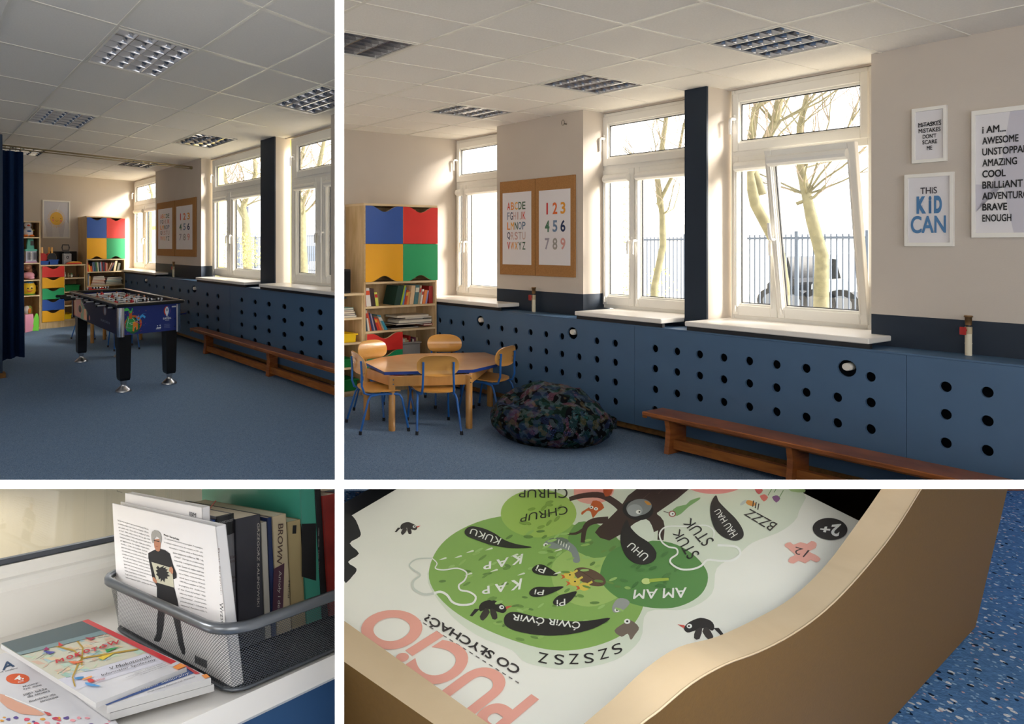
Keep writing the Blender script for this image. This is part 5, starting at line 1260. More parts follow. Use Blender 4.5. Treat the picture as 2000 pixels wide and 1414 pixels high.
mb.box(R1.W, UFL+.045, UFL+.05, (a+b)/2-.012, (a+b)/2+.012, z+.04, z+.19, M_white); mb.box(R1.W, UFL+.135, UFL+.14, a+.10, a+.16, z+.30, z+.38, M_fk); mb.build('windows', o)
mb = MB(); mb.tube([R1.W(UFL+.2, v, w) for v, w in ((a+.03, z+.45), (a+.02, z+.50), (at1(110), z+.50), (at1(120), z+.45))], .008, mt, 8); mb.build('handle', o)
tag(o, 'teal and lilac toy house with carrying handle, second shelf of the narrow bookcase', 'toy')
z = zy[2]; blob([(pr(115, z+.07), .08, (1.3, 1, .8), 'e0a0b0'), (pr(100, z+.22), .075, (1, 1, 1), '8a5a42'), (pr(96, z+.20, .04), .025, (1.2, 1, .9), 'b08060'), (pr(130, z+.15), .045, (1, 1, 1.5), '8a5a42'), (pr(140, z+.03, .05), .04, (1.4, 1.2, .8), 'e0a0b0'), (pr(82, z+.29), .025, (1, 1, 1), '8a5a42')], 'teddy_bear', 'brown teddy bear in pink clothes on the middle shelf of the narrow bookcase', 'teddy bear')
blob([(pr(180, z+.09, .22), .085, (1, 1, 1), '3a2a24'), (pr(184, z+.18, .22), .05, (1, 1, 1), '3a2a24')], 'soft_toy', 'dark brown soft toy behind the teddy bear in the narrow bookcase')
z = zy[3]; c = pr(120, z, .14); mb = MB(); my = mat('toy_pot', 'd8b028', .35)
mb.lathe(lambda p, q_, w: c+Vector((p, q_, w)), [(.08, 0), (.10, .02), (.12, .09), (.11, .17), (.09, .19), (.085, .21)], my, 20); o = mb.build('toy_pot')
mb = MB(); mb.lathe(lambda p, q_, w: c+Vector((p, q_, w)), [(.09, 0), (.115, .018), (.112, .022)], mat('toy_potgreen', '4a9a3a', .4), 20); mb.build('base', o)
mb = MB(); mb.lathe(lambda p, q_, w: c+Vector((p, q_, w)), [(.088, .20), (.08, .225), (.03, .235), (.028, .255), (.03, .27), (.0, .275)], mat('toy_potblue', '2f6a9a', .4), 16); mb.build('lid', o)
mb = MB(); s = R1.B; mb.tube([c+s*.11+Vector((0, 0, .15)), c+s*.15+Vector((0, 0, .15)), c+s*.165+Vector((0, 0, .11)), c+s*.15+Vector((0, 0, .06)), c+s*.115+Vector((0, 0, .06))], .011, my, 8); mb.build('handle', o)
mb = MB(); e = R1.A*-.118
for dx_, dz_ in ((-.03, .12), (.035, .12)): mb.ball(c+e+s*dx_+Vector((0, 0, dz_)), .013, M_hair, 8, 6)
mb.tube([c+e*1.02+s*(-.045+.09*k/6)+Vector((0, 0, .085-.02*math.sin(math.pi*k/6))) for k in range(7)], .007, mat('toy_red', 'c8352a', .4), 6); mb.build('face', o)
tag(o, 'yellow toy pot with smiling face and blue lid in the narrow bookcase', 'toy')
z = .045; zf = .02
blob([(pr(95, .34), .06, (1, 1, 1.3), 'b8b0b0'), (pr(130, .33), .08, (.4, .9, 1.1), '7a8a3a'), (pr(125, .33, .08), .05, (.5, .9, 1), 'c8742c'), (pr(96, .22), .055, (1, 1, 1.2), 'd0a030'), (pr(100, .12), .06, (1, 1, 1.6), '4a6a80')], 'toy_tower', 'grey, yellow and orange upright toy at the bottom of the narrow bookcase')
c = R1.W(UFL-.14, at1(168), 0); mb = MB(); mb.prism(lambda p, q_, w: c+R1.B*p+Vector((0, 0, q_))+R1.A*w, [(-.06, .01), (.055, .0), (.06, .22), (.04, .29), (.01, .30), (-.03, .22), (-.055, .08)], -.02, .02, mat('toy_lime', '6ac83a', .4), smooth=True); tag(mb.build('toy_plaything'), 'bright lime green plastic toy standing on the carpet by the narrow bookcase', 'toy')
c = R1.W(UFL-.2, at1(90), 0); mb = MB(); mp_ = mat('toy_hotpink', 'd83a70', .4); mb.prism(lambda p, q_, w: c+R1.B*p+Vector((0, 0, q_))+R1.A*w, [(-.08, 0), (.04, .02), (.06, .20), (.05, .30), (-.08, .30)], -.05, .05, mat('toy_rose', 'd890a8', .5)); o = mb.build('toy_pushchair'); mb = MB(); mb.tube([c+R1.B*.03+Vector((0, 0, .12)), c+R1.B*.0+Vector((0, 0, .02))], .04, mp_, 10); mb.build('seat', o); tag(o, 'pink toy pushchair on the carpet peeping out beside the curtain', 'toy')
# ================================================================ close view 1: windowsill with books in a wire basket
def frame_at(px, d, A, B, C):
    p = Vector(((px[0]-CX)/FPX, 1, (HY-px[1])/FPX))*d+Vector((0, 0, CAMZ)); return Frame(p, A, B, C)
F3 = frame_at((455, 1361), .85, (.754, .648, -.106), (-.654, .727, -.208), (-.058, .227, .972))
EYE = Vector((0, 0, CAMZ))
BOARD_N = Vector((0, (HY-947.5)/FPX*-1, 1)).normalized()   # plane through the eye along the sloping board
def under(o): trimtree(o, 0, (EYE, BOARD_N))
def pxpoly(F, ax, val, P):
    return [tuple(F.hit(ax, val, x, y)) for x, y in P]
AX = {0: (1, 2), 1: (0, 2), 2: (0, 1)}
def mapF(F, ax, sgn=1):
    """map (p, q, lift) on the plane 'axis ax = value' to space"""
    def T(val):
        if ax == 0: return lambda p, q, c: F.W(val+sgn*c, p, q)
        if ax == 1: return lambda p, q, c: F.W(p, val+sgn*c, q)
        return lambda p, q, c: F.W(p, q, val+sgn*c)
    return T
def flatpx(mb, F, ax, val, P, c, m, sgn=1):
    i, j = AX[ax]; Q = [(h[i], h[j]) for h in pxpoly(F, ax, val, P)]; mb.flat(mapF(F, ax, sgn)(val), Q, c, m)
def strokepx(mb, F, ax, val, pts, w, c, m, sgn=1):
    """w: width in photo pixels, number or list"""
    L, R = [], []; n = len(pts); ws = w if isinstance(w, (list, tuple)) else [w]*n
    for i in range(n):
        a = pts[max(i-1, 0)]; b = pts[min(i+1, n-1)]; dx_, dy_ = b[0]-a[0], b[1]-a[1]; l = math.hypot(dx_, dy_) or 1
        nx, ny = -dy_/l*ws[i]/2, dx_/l*ws[i]/2; L.append((pts[i][0]+nx, pts[i][1]+ny)); R.append((pts[i][0]-nx, pts[i][1]-ny))
    i_, j_ = AX[ax]; T = mapF(F, ax, sgn)(val)
    LL = [F.hit(ax, val, *p) for p in L]; RR = [F.hit(ax, val, *p) for p in R]
    vs = [T(h[i_], h[j_], c) for h in LL]+[T(h[i_], h[j_], c) for h in RR]
    mb.add(vs, [(k, k+1, n+k+1, n+k) for k in range(n-1)], m)
def textpx(mb, F, ax, val, txt, BL, BR, TL, c, m, TR=None, bold=0, sgn=1):
    vs, fs, x0, x1, y0, y1 = text_shape(txt, bold)
    if TR is None: TR = (BR[0]+TL[0]-BL[0], BR[1]+TL[1]-BL[1])
    i_, j_ = AX[ax]; T = mapF(F, ax, sgn)(val); out = []
    for x, y, lf in vs:
        s = (x-x0)/max(x1-x0, 1e-6); t = (y-y0)/max(y1-y0, 1e-6)
        p = [BL[k]*(1-s)*(1-t)+BR[k]*s*(1-t)+TR[k]*s*t+TL[k]*(1-s)*t for k in (0, 1)]
        h = F.hit(ax, val, *p); out.append(T(h[i_], h[j_], c+lf))
    mb.add(out, fs, m)
def smooth(P, n=4, closed=True):
    out = []; N = len(P)
    for i in range(N if closed else N-1):
        p0, p1, p2, p3 = (P[(i-1) % N], P[i], P[(i+1) % N], P[(i+2) % N]) if closed else (P[max(i-1, 0)], P[i], P[i+1], P[min(i+2, N-1)])
        for k in range(n):
            t = k/n; out.append(tuple(.5*((2*p1[q])+(-p0[q]+p2[q])*t+(2*p0[q]-5*p1[q]+4*p2[q]-p3[q])*t*t+(-p0[q]+3*p1[q]-3*p2[q]+p3[q])*t**3) for q in (0, 1)))
    if not closed: out.append(P[-1])
    return out
T3 = F3.W
bF = F3.hit(2, 0, 0, 1246)[1]; aEnd = F3.hit(1, 0, 660, 1272)[0]+.02
hz = lambda y: F3.hit(1, bF, 0, y)[2]
M_sill2 = mat('warm_white_sill', 'e4e1dc', .3, spec=.5); M_grey = mat('grey_gasket', '4a4e56', .5)
mb = MB(); P = [(-.008, 0), (-.008, -.030), (-.002, -.036), (bF+.1, -.036), (bF+.1, 0)]
mb.prism(lambda b, c, a: T3(a, b, c), P, -.75, 1.2, M_sill2); o = mb.build('window_sill'); trimtree(o, -1); tag(o, 'white windowsill under the basket of books and the magazines', 'windowsill')
mb = MB(); mb.box(T3, -.75, 1.2, .03, bF+.1, -.62, -.037, mat('blue_dado', '2c5480', .6)); o = mb.build('wall_below_window', kind='structure'); trimtree(o, -1)
# frame profile seen in section (b offset from bF, c height)
prof = [(0, 0), (0, hz(1165)), (-.004, hz(1165)+.001), (-.006, hz(1152)-.004), (.0, hz(1152)+.004), (.012, hz(1140)), (.022, hz(1137)), (.024, hz(1128)), (.03, hz(1114)), (.09, hz(1112)), (.09, 0)]
mb = MB(); mb.prism(lambda b, c, a: T3(a, bF+b, c), prof, -1.0, 1.6, M_pvc)
w7 = mb.build('window_7', kind='structure'); trimtree(w7, -1); under(w7)
mb = MB(); mb.box(T3, -1.0, 1.6, bF+.032, bF+.05, hz(1113), hz(1104)+.002, M_grey, .002); o = mb.build('gasket', w7); trimtree(o, -1)
mb = MB(); mb.box(T3, -1.0, 1.6, bF+.04, bF+.045, hz(1106), hz(1106)+.6, GLASS); o = mb.build('pane', w7); trimtree(o, -1); under(o)
m0 = F3.hit(1, bF, 426, 965)[0]; m1 = F3.hit(1, bF, 448, 965)[0]
mb = MB(); mb.box(T3, m0, m1, bF, bF+.07, hz(1112), hz(1112)+.6, M_pvc); mb.box(T3, m1, m1+.012, bF+.01, bF+.06, hz(1112), hz(1112)+.6, M_grey); o = mb.build('mullion', w7); trimtree(o, -1); under(o)
# weathered wall outside
M_out = mat('weathered_render', 'c9bb9c', .9, noise=.035, scale=1.6, bump=.1, bscale=12)
mb = MB(); mb.box(T3, -2.4, 3.0, bF+.9, bF+1.0, -1.0, 1.3, M_out)
o = mb.build('trim_6', kind='structure'); trimtree(o, -1); under(o)

# ---- wire basket
aK, bL, hR = -.013, .385, F3.hit(0, -.008, 208, 1121)[2]
M_wire = mat('dark_wire', '5a5e63', .35, metal=.8); M_rim = mat('basket_rim_metal', '6e7277', .3, metal=.85)
aR_ = .62
def outline(e, r=.032, n=8):
    """rounded rectangle a,b pushed out by e"""
    P = []
    for cx, cy, t0 in ((aR_-r, -.006+r, -90), (aR_-r, bL-r, 0), (aK+.006+r, bL-r, 90), (aK+.006+r, -.006+r, 180)):
        for k in range(n+1):
            t = math.radians(t0+90*k/n); P.append((cx+(r+e)*math.cos(t), cy+(r+e)*math.sin(t)))
    return P
def resample(P, N):
    Q = P+[P[0]]; L = [0]
    for i in range(len(P)): L.append(L[-1]+math.dist(Q[i], Q[i+1]))
    out = []; j = 0
    for k in range(N):
        s = L[-1]*k/N
        while L[j+1] < s: j += 1
        t = (s-L[j])/(L[j+1]-L[j]); out.append((Q[j][0]+(Q[j+1][0]-Q[j][0])*t, Q[j][1]+(Q[j+1][1]-Q[j][1])*t))
    return out
N = 380; lo_ = resample(outline(-.004), N); hi_ = resample(outline(.014), N); NH = 22
mb = MB(); wv = .0006
def bw(i, j):
    t = j/NH; p = lo_[i % N]; q = hi_[i % N]; return T3(p[0]+(q[0]-p[0])*t, p[1]+(q[1]-p[1])*t, .003+(hR-.006)*t)
for i in range(N):
    for s in (1, -1):
        vs = []; 
        for j in range(NH+1):
            p = bw(i+s*(j//1) if 0 else i+s*j, j); p2 = bw(i+s*j+1, j); d = (p2-p).normalized()*wv
            vs += [p-d, p+d]
        mb.add(vs, [(2*j, 2*j+1, 2*j+3, 2*j+2) for j in range(NH)], M_wire)
bsk = mb.build('wire_basket'); root = bsk
mb = MB()
for z in (.002,):
    P = resample(outline(-.004), 120); mb.tube([T3(p[0], p[1], z+.003) for p in P], .003, M_wire, 6, closed=True)
mb.flat(lambda a, b, c: T3(a, b, c), resample(outline(-.006), 80), .003, mat('basket_floor', '33363a', .6)); b2 = mb.build('base', root)
mb = MB(); P = resample(outline(.018), 160); prof = [(-.007, -.002), (-.008, .003), (-.004, .0055), (.003, .005), (.0055, .001), (.005, -.006), (.003, -.008), (.001, -.004), (-.003, .0)]
vs = []; n = len(prof)
for i, p in enumerate(P):
    q = P[(i+1) % len(P)]; r_ = P[i-1]; d = Vector((q[0]-r_[0], q[1]-r_[1], 0)).normalized(); nn = (d.y, -d.x)
    for e, h in prof: vs.append(T3(p[0]+nn[0]*e, p[1]+nn[1]*e, hR+h))
NN = len(P); mb.add(vs, [(i*n+k, ((i+1) % NN)*n+k, ((i+1) % NN)*n+(k+1) % n, i*n+(k+1) % n) for i in range(NN) for k in range(n)], M_rim, True); b3 = mb.build('rim', root)
trimtree(root, -1); tag(root, 'dark wire mesh basket full of books on the white windowsill', 'basket')

# ---- books in the basket; spines face the room (small b), covers face left
M_page = mat('book_pages', 'e6dac4', .85, noise=.05, scale=60, stretch=(40, 1, 1)); M_pw_ = mat('white_pages', 'eceae6', .7)
def bbook(label, a0, a1, b0, b1, z1, cov, pages=None, z0=.008, lean=0, hard=False, round_=0, leanb=0):
    pages = pages or M_page
    Tb = lambda a, b, c: T3(a+lean*(c-z0), b+leanb*(c-z0), c)
    mb = MB(); t = .0022; e = .004 if hard else 0
    mb.box(Tb, a0, a0+t, b0, b1, z0, z1, cov, .0006); mb.box(Tb, a1-t, a1, b0, b1, z0, z1, cov, .0006)
    if round_:
        P = [(a0+(a1-a0)*k/8, b0-round_*math.sin(math.pi*k/8)) for k in range(9)]+[(a1, b0+.003), (a0, b0+.003)]
        mb.prism(Tb, P, z0, z1, cov, smooth=False)
    else: mb.box(Tb, a0, a1, b0, b0+t, z0, z1, cov, .0006)
    o = mb.build('book')
    mb = MB(); mb.box(Tb, a0+t, a1-t, b0+t, b1-e, z0+e*.5+.001, z1-e-.0008, pages); mb.build('pages', o)
    return tag(o, label, 'book', 'books in the wire basket'), Tb
bS = .034
spx = lambda x, y, b=bS: F3.hit(1, b, x, y)
M_cw = mat('cover_white_gloss', 'e6e4e4', .3, coat=.3)
hz1 = F3.hit(0, .004, 207, 980); a0 = .004
fb, Tb = bbook('white hardback with a man in black on its cover, front book of the basket', a0, a0+.019, .006, .376, hz1[2], M_cw, M_pw_, hard=True, leanb=.17)
S0 = 0.004
mb = MB(); I = mat('print_ink', '2c2a2c', .6); ig = mat('print_grey_ink', '4c4a4c', .6)
c1 = ['Od lat mam w głowie ten rysunek Andrzeja Mleczki,', 'na którym jeden rodak mówi do drugiego: „Bracie,', 'gdy, pędź, leży... Panie, jaki to mógłby być pięk-', 'ny kraj!". Więc siedzi i wierzy. Wierzy, gdy widzę', 'w nawet pięknym lesie setki porzuconych plasti-', 'kowych butelek. Siedzi, gdy widzę góry ciężkie-', 'go gigantyczne, do niczego niepasujące,', 'hotele. (...) Nie chcę jednak, by brak', 'gustu był naszą narodową cechą. Wpraw-', 'czy wyłącznie na wysokiej sztuce kobiety, na', 'początku prawdziwe i nie czuciów. Aby cieszyć', 'się tu, jak wielu Polaków dobrze czuje patrzę', 'i przestrzenną wokół niej - umyślnej przestrzeni,', 'zgodności, dominacji mieszkań, obiektów', 'złych i źle przynajmniej, i jednak potrafią lepsi,', 'ładne, pragmatyczne, profesjonalne.', 'Kogo winić? Jakże mocno zmieniłby w każdym', 'kulturę estetyki? Jakże „piękna jest Warszawa!"']
for k, t in enumerate(c1):
    y0 = 1018+k*6.55; x0 = 230+k*.95; wd = (61, 60, 61, 61, 62, 61, 57, 52, 50, 52, 53, 52, 54, 52, 54, 42, 60, 62)[k]
    s = .23; textpx(mb, F3, 0, S0, t, (x0, y0), (x0+wd, y0+wd*.30), (x0-.3, y0-3.8), .0004, ig, sgn=-1)
textpx(mb, F3, 0, S0, 'Piotr Sarzyński', (320.5, 1047), (350, 1056.5), (320.2, 1042), .0004, I, bold=.03, sgn=-1)
c2 = ['Z wykształcenia jestem socjologiem. Pracowałem', 'w różnych miejscach (m.in. jako asystent na UW i jako', 'nauczyciel w wiejskiej szkole w Bieszczadach),', 'zanim ostatecznie trafiłem w 1985 r. do', '„Polityki". Zajmuję się problematyką', 'kulturalną, a szczególnie popularyzacją', 'sztuki. Zawsze też miałem wiele wiar', 'architektury i przestrzeni publicz-', 'nej w Polsce, czemu dawałem się', 'dawać wyraz na piśmie. W latach', '1995-96 prowadziłem w TVP licz-', 'ne programy, m.in. „Studio otwar-', 'te" oraz „Kawa czy herbata?". Napi-', 'sałem trzy książki: „Przewodnik po', 'rynku malarstwa", „Kronikę pewnej', 'przeobrażonej" i „Leksykon za', 'młodziezową". Moja ostatnia książka, Ta']
for k, t in enumerate(c2):
    y0 = 1058+k*7.9-(0 if k < 2 else .0); xs_ = (322, 321, 331, 338, 340, 341, 345, 350, 350, 351, 352, 350, 348, 351, 353, 353, 354)[k]; xe = 396+k*.55
    yy = 1053+7.6*k+(xs_-320)*.27; textpx(mb, F3, 0, S0, t, (xs_, yy), (xe, yy+(xe-xs_)*.27), (xs_-.3, yy-3.9), .0004, ig, sgn=-1)
def fc(P, c, m): flatpx(mb, F3, 0, S0, P, c, m, -1)
mbk = mat('print_sweater', '17171b', .6); msk = mat('print_skin', 'b07a5e', .6); mhr = mat('print_hair', '9c9a94', .6); mcard = mat('print_card', 'b9b7a2', .6)
q = lambda x, y: (200+x*.23, 950+y*.23)
man = [q(*p) for p in ((440, 540), (465, 530), (500, 530), (535, 540), (575, 570), (600, 660), (632, 740), (632, 775), (610, 788), (596, 780), (600, 800), (612, 860), (640, 970), (655, 1060), (668, 1180), (690, 1320), (705, 1385), (700, 1430), (680, 1420), (650, 1340), (632, 1240), (605, 1120), (580, 1040), (560, 1000), (542, 1000), (528, 1100), (520, 1200), (500, 1290), (480, 1320), (440, 1310), (442, 1290), (462, 1250), (465, 1150), (475, 1040), (466, 960), (465, 850), (440, 800), (425, 770), (410, 690), (392, 600), (392, 565))]
fc(man, .0006, mbk)
fc([q(*p) for p in ((445, 450), (500, 440), (498, 480), (492, 545), (478, 552), (460, 545), (446, 520), (442, 490))], .0008, msk)
fc([q(*p) for p in ((418, 410), (425, 385), (445, 370), (475, 375), (500, 400), (506, 440), (502, 480), (492, 470), (488, 440), (465, 425), (445, 440), (440, 480), (430, 480), (420, 450))], .001, mhr)
strokepx(mb, F3, 0, S0, [q(440, 458), q(462, 462), q(488, 468)], [1.6, 1.2, 1.6], .0012, mbk, -1)
fc([q(*p) for p in ((460, 505), (478, 508), (477, 512), (460, 510))], .0012, mat('print_lip', '8a4a40', .6))
fc([q(*p) for p in ((420, 640), (594, 692), (612, 858), (466, 815))], .0008, mcard)
fc([q(*p) for p in ((460, 690), (475, 672), (490, 690), (510, 680), (530, 672), (520, 690), (548, 686), (538, 700), (560, 705), (548, 720), (572, 730), (556, 742), (580, 760), (554, 765), (560, 785), (538, 780), (530, 815), (516, 790), (500, 812), (498, 780), (482, 790), (480, 765), (458, 745), (472, 735), (455, 712), (475, 705))], .001, mbk)
fc([q(*p) for p in ((575, 690), (590, 678), (606, 700), (606, 735), (592, 742), (582, 725), (570, 720))], .0012, msk); fc([q(*p) for p in ((430, 770), (445, 770), (468, 800), (465, 822), (448, 812), (434, 800))], .0012, msk)
for k in range(14): fc([(381+k*1.7, 1279+k*.8), (382+k*1.7, 1279.5+k*.8), (382.3+k*1.7, 1295+k*.8), (381.3+k*1.7, 1294.5+k*.8)], .0006, I)
mb.build('cover_print', fb)
mb = MB()
bb = .018; textpx(mb, F3, 1, bb, 'Piotr Sarzyński', q(975, 528), q(1001, 920), q(995, 526), .0006, mat('print_spine_brown', '7a6258', .5), sgn=-1, TR=q(1010, 918)); textpx(mb, F3, 1, bb, 'Wrzask', q(990, 985), q(1008, 1200), q(1022, 990), .0006, I, sgn=-1, TR=q(1034, 1200)); mb.build('spine_lettering', fb)
# IBM book
cur = [a0+.0205]
def slot(xL, xR, y, back=0):
    """next free place along the row: spine from photo column xL to xR at height row y"""
    a = cur[0]+.0008; b = F3.hit(0, a, xL, y)[1]+back; a1 = F3.hit(1, b, xR, y)[0]; a1 = max(a1, a+.004); cur[0] = a1; return a, a1, b, F3.hit(1, b, (xL+xR)/2, y)[2]
aI_, aI2, bI, iz = slot(394.5, 410.5, 990)
ib, Tb = bbook('tall white paperback marked IBM, second book in the basket', aI_, aI2, bI, .40, iz, M_cw, M_pw_)
mb = MB(); a_ = aI_; textpx(mb, F3, 0, a_, 'IBM', q(741, 247), q(797, 262), q(742, 213), .0006, mat('ibm_grey', '5c5e62', .5), sgn=-1, bold=.01); textpx(mb, F3, 0, a_, 'PRESS', q(745, 260), q(800, 274), q(745, 254), .0006, mat('ibm_grey', '5c5e62', .5), sgn=-1); textpx(mb, F3, 0, a_, 'Business', q(127, 42), q(172, 56), q(127, 32), .0006, I, sgn=-1); mb.build('cover_print', ib); under(ib)
M_g1 = mat('cover_grey_photo', '77767a', .4, noise=.25, scale=18); M_bk = mat('cover_black', '17171a', .4)
x0_, x1_, b_, z_ = slot(413, 421, 1016); bbook('thin blue-covered book squeezed behind the white IBM book', x0_, x1_, b_, .36, z_, mat('cover_royal', '24407c', .4))
x0_, x1_, b_, z_ = slot(422.5, 456, 1006)
o, Tb = bbook('grey photographic hardback with black top band and ribbon, third wide book in the basket', x0_, x1_, b_, .37, z_, M_g1, round_=.006)
mb = MB(); P = [(x0_+(x1_-x0_)*k/8, b_-.0005-.006*math.sin(math.pi*k/8)-.0006) for k in range(9)]; mb.prism(T3, P+[(x1_, b_+.002), (x0_, b_+.002)], z_-.030, z_+.0004, M_bk)
textpx(mb, F3, 1, b_-.007, "READER'S DIGEST", q(988, 322), q(1110, 292), q(988, 302), .0006, mat('print_silver', 'a8a8a8', .4), sgn=-1)
for yy, t in ((622, 'AFGANISTAN'), (655, 'WIERNOŚĆ'), (795, 'BEZPIECZNA'), (825, 'PRZYSTAŃ'), (965, 'TAJEMNICZY'), (1000, 'POSŁANIEC')): textpx(mb, F3, 1, b_-.007, t, q(1030, yy), q(1128, yy-14), q(1030, yy-24), .0006, mat('print_darkred', '4e3434', .5), sgn=-1)
mb.build('spine_band', o)
mb = MB(); c = T3(x0_+.02, b_+.06, z_-.002); mb.tube([c, c+F3.A*.008+F3.C*.008, c+F3.A*.018+F3.C*.016], .0012, mat('ribbon_pink', 'b06a5a', .6), 5); mb.build('ribbon', o)
x0_, x1_, b_, z_ = slot(459, 508.5, 1009)
o, Tb = bbook('thick dark grey paperback with pale lettering GRZEGORZ KALINOWSKI', x0_, x1_, b_, .36, z_, mat('cover_dusk', '35353c', .4, noise=.2, scale=10))
mb = MB(); textpx(mb, F3, 1, b_, 'GRZEGORZ KALINOWSKI', q(1312, 310), q(1312, 1020), q(1333, 312), .0008, mat('print_pale', 'b9b4aa', .5), sgn=-1, TR=q(1331, 1018)); mb.build('spine_lettering', o)
x0_, x1_, b_, z_ = slot(509.5, 521, 1020); bbook('small pale worn booklet between the grey and the blue spines', x0_, x1_, b_, .30, z_, mat('cover_pale', 'a8a49a', .6))
x0_, x1_, b_, z_ = slot(522, 530.5, 1011); bbook('slim dark blue paperback left of the BROWN paperback', x0_, x1_, b_, .34, z_, mat('cover_deepblue', '1c2c54', .4, noise=.3, scale=14))
x0_, x1_, b_, z_ = slot(531.5, 559, 1006)
o, Tb = bbook('cream paperback with BROWN in dark letters and a plum lower half', x0_, x1_, b_, .38, z_, mat('cover_cream', 'b9aa8c', .5))
mb = MB(); textpx(mb, F3, 1, b_, 'BROWN', q(1490, 320), q(1478, 640), q(1533, 315), .0012, mat('print_choc', '4e3b34', .5), sgn=-1, TR=q(1522, 660), bold=.01)
flatpx(mb, F3, 1, b_, [q(1452, 700), q(1543, 650), q(1530, 1080), q(1440, 1120)], .0009, mat('cover_plum', '4a2c3c', .4), -1)
textpx(mb, F3, 1, b_, 'Anioły i demony', q(1487, 715), q(1470, 1200), q(1518, 715), .0016, mat('print_pale', 'b9b4aa', .5), sgn=-1, TR=q(1500, 1200)); mb.build('spine_lettering', o)
x0_, x1_, b_, z_ = slot(560.5, 587, 1017)
o, Tb = bbook('tan paperback with small black badge, right of the BROWN paperback', x0_, x1_, b_, .36, z_, mat('cover_tan', 'a8966c', .5))
mb = MB(); flatpx(mb, F3, 1, b_, [q(1614, 330), q(1645, 328), q(1642, 400), q(1610, 402)], .0012, M_bk, -1); textpx(mb, F3, 1, b_, 'Michał', q(1575, 800), q(1570, 950), q(1590, 800), .0012, I, sgn=-1); mb.build('spine_print', o)
x0_, x1_, b_, z_ = slot(588, 617, 1000)
o, Tb = bbook('large turquoise hardback with black lower part, tallest book in the basket', x0_, x1_, b_, b_+.34, .42, mat('cover_turquoise', '3f9a86', .35, coat=.3), hard=True)
mb = MB(); flatpx(mb, F3, 1, b_, [(588.5, 1023), (616.5, 1022), (616.5, 1134), (588.5, 1126)], .0012, M_bk, -1)
zA_, zB_ = F3.hit(1, b_, 590, 1023)[2], F3.hit(1, b_, 590, 1126)[2]; mb.flat(lambda p, q_, c: T3(x0_-c, p, q_), [(b_, zA_), (b_+.34, zA_), (b_+.34, zB_), (b_, zB_)], .0008, M_bk); mb.build('cover_print', o); under(o)
x0_, x1_, b_, z_ = slot(618, 629, 1000)
o, Tb = bbook('tall black hardback with tiny white spine text, next to the turquoise one', x0_, x1_, b_, b_+.33, .43, M_bk)
mb = MB()
for k in range(4): textpx(mb, F3, 1, b_, ('AGNIESZKA', 'HOLLAND', 'EKRAN', 'TOM I')[k], q(1830, 350+k*95), q(1828, 420+k*95), q(1838, 350+k*95), .0012, mat('print_silver', 'a8a8a8', .4), sgn=-1)
mb.build('spine_lettering', o); under(o)
x0_, x1_, b_, z_ = slot(630, 658, 966)
o, Tb = bbook('red-topped book with dark pattern at the right end of the basket', x0_, x1_, b_, b_+.32, z_, mat('cover_redpat', '8e2a24', .4, noise=.35, scale=16)); trimtree(o, -1); under(o)

# ---- magazines on the sill
def sheetbook(name, label, cat, P, z0, z1, m, side, group=None):
    mb = MB(); Q = [tuple(F3.hit(2, z1, x, y))[:2] for x, y in P]; mb.prism(T3, Q, z0, z1, m, side); return tag(mb.build(name), label, cat, group)
M_mag = mat('magazine_paper', 'd8d8dc', .3, coat=.4); M_mside = mat('paper_side', 'b8b8b8', .7); M_mblue = mat('magazine_blue', '1d4fa0', .3, coat=.3); M_mred = mat('magazine_red', 'd2202c', .3, coat=.3); M_or = mat('magazine_orange', 'ee9440', .4); M_mdark = mat('magazine_teal', '2f4c54', .3, coat=.3)
r3 = lambda x, y: (x*.16549, 1180+y*.16549)
zz0 = .001
o = sheetbook('magazine', 'white senior magazine with orange 4. ROK badge lying at the left edge of the sill', 'magazine', [(-150, 1320), (-60, 1278), r3(0, 590), r3(60, 570), r3(250, 640), r3(1340, 1330), (236, 1424), (120, 1480), (-100, 1500)], zz0, zz0+.005, M_mag, M_mside)
z_ = zz0+.005; mb = MB()
flatpx(mb, F3, 2, z_, [r3(70, 895+25*0)]+[(34.5+23*math.cos(t)*1.0, 1326+10.2*math.sin(t)) for t in [math.radians(180-k*12) for k in range(1, 30)]], .0004, mat('badge_orange', 'dc5a22', .4))
textpx(mb, F3, 2, z_, '4.', r3(175, 915), r3(285, 890), r3(165, 860), .0008, M_white, bold=.04); textpx(mb, F3, 2, z_, 'ROK', r3(215, 940), r3(285, 915), r3(212, 920), .0008, M_white)
textpx(mb, F3, 2, z_, 'A', r3(28, 785), r3(175, 735), r3(10, 705), .0006, mat('print_navyblue', '27486c', .5), bold=.02); textpx(mb, F3, 2, z_, 'dwutygodnik bezpłatny', r3(-160, 860), r3(212, 765), r3(-165, 842), .0006, I)
for t, a, b in (('Musimy', (275, 995), (450, 945)), ('żyć dalej', (275, 1022), (490, 968)), ('500+ także', (275, 1090), (555, 1010)), ('dla seniora', (325, 1110), (590, 1035)), ('Białołęka dla', (350, 1170), (660, 1080)), ('seniorów', (475, 1165), (690, 1105))):
    textpx(mb, F3, 2, z_, t, r3(*a), r3(*b), r3(a[0]-8, a[1]-24), .0006, I)
for a, b in (((300, 1045), (510, 990)), ((400, 1120), (620, 1055))): strokepx(mb, F3, 2, z_, [r3(*a), r3(*b)], .8, .0006, M_white)
flatpx(mb, F3, 2, z_, [r3(*p) for p in ((0, 1060), (60, 1075), (200, 1150), (420, 1240), (530, 1300), (480, 1320), (250, 1300), (90, 1230), (0, 1150))], .0004, mat('print_arm', 'd8a48c', .5))
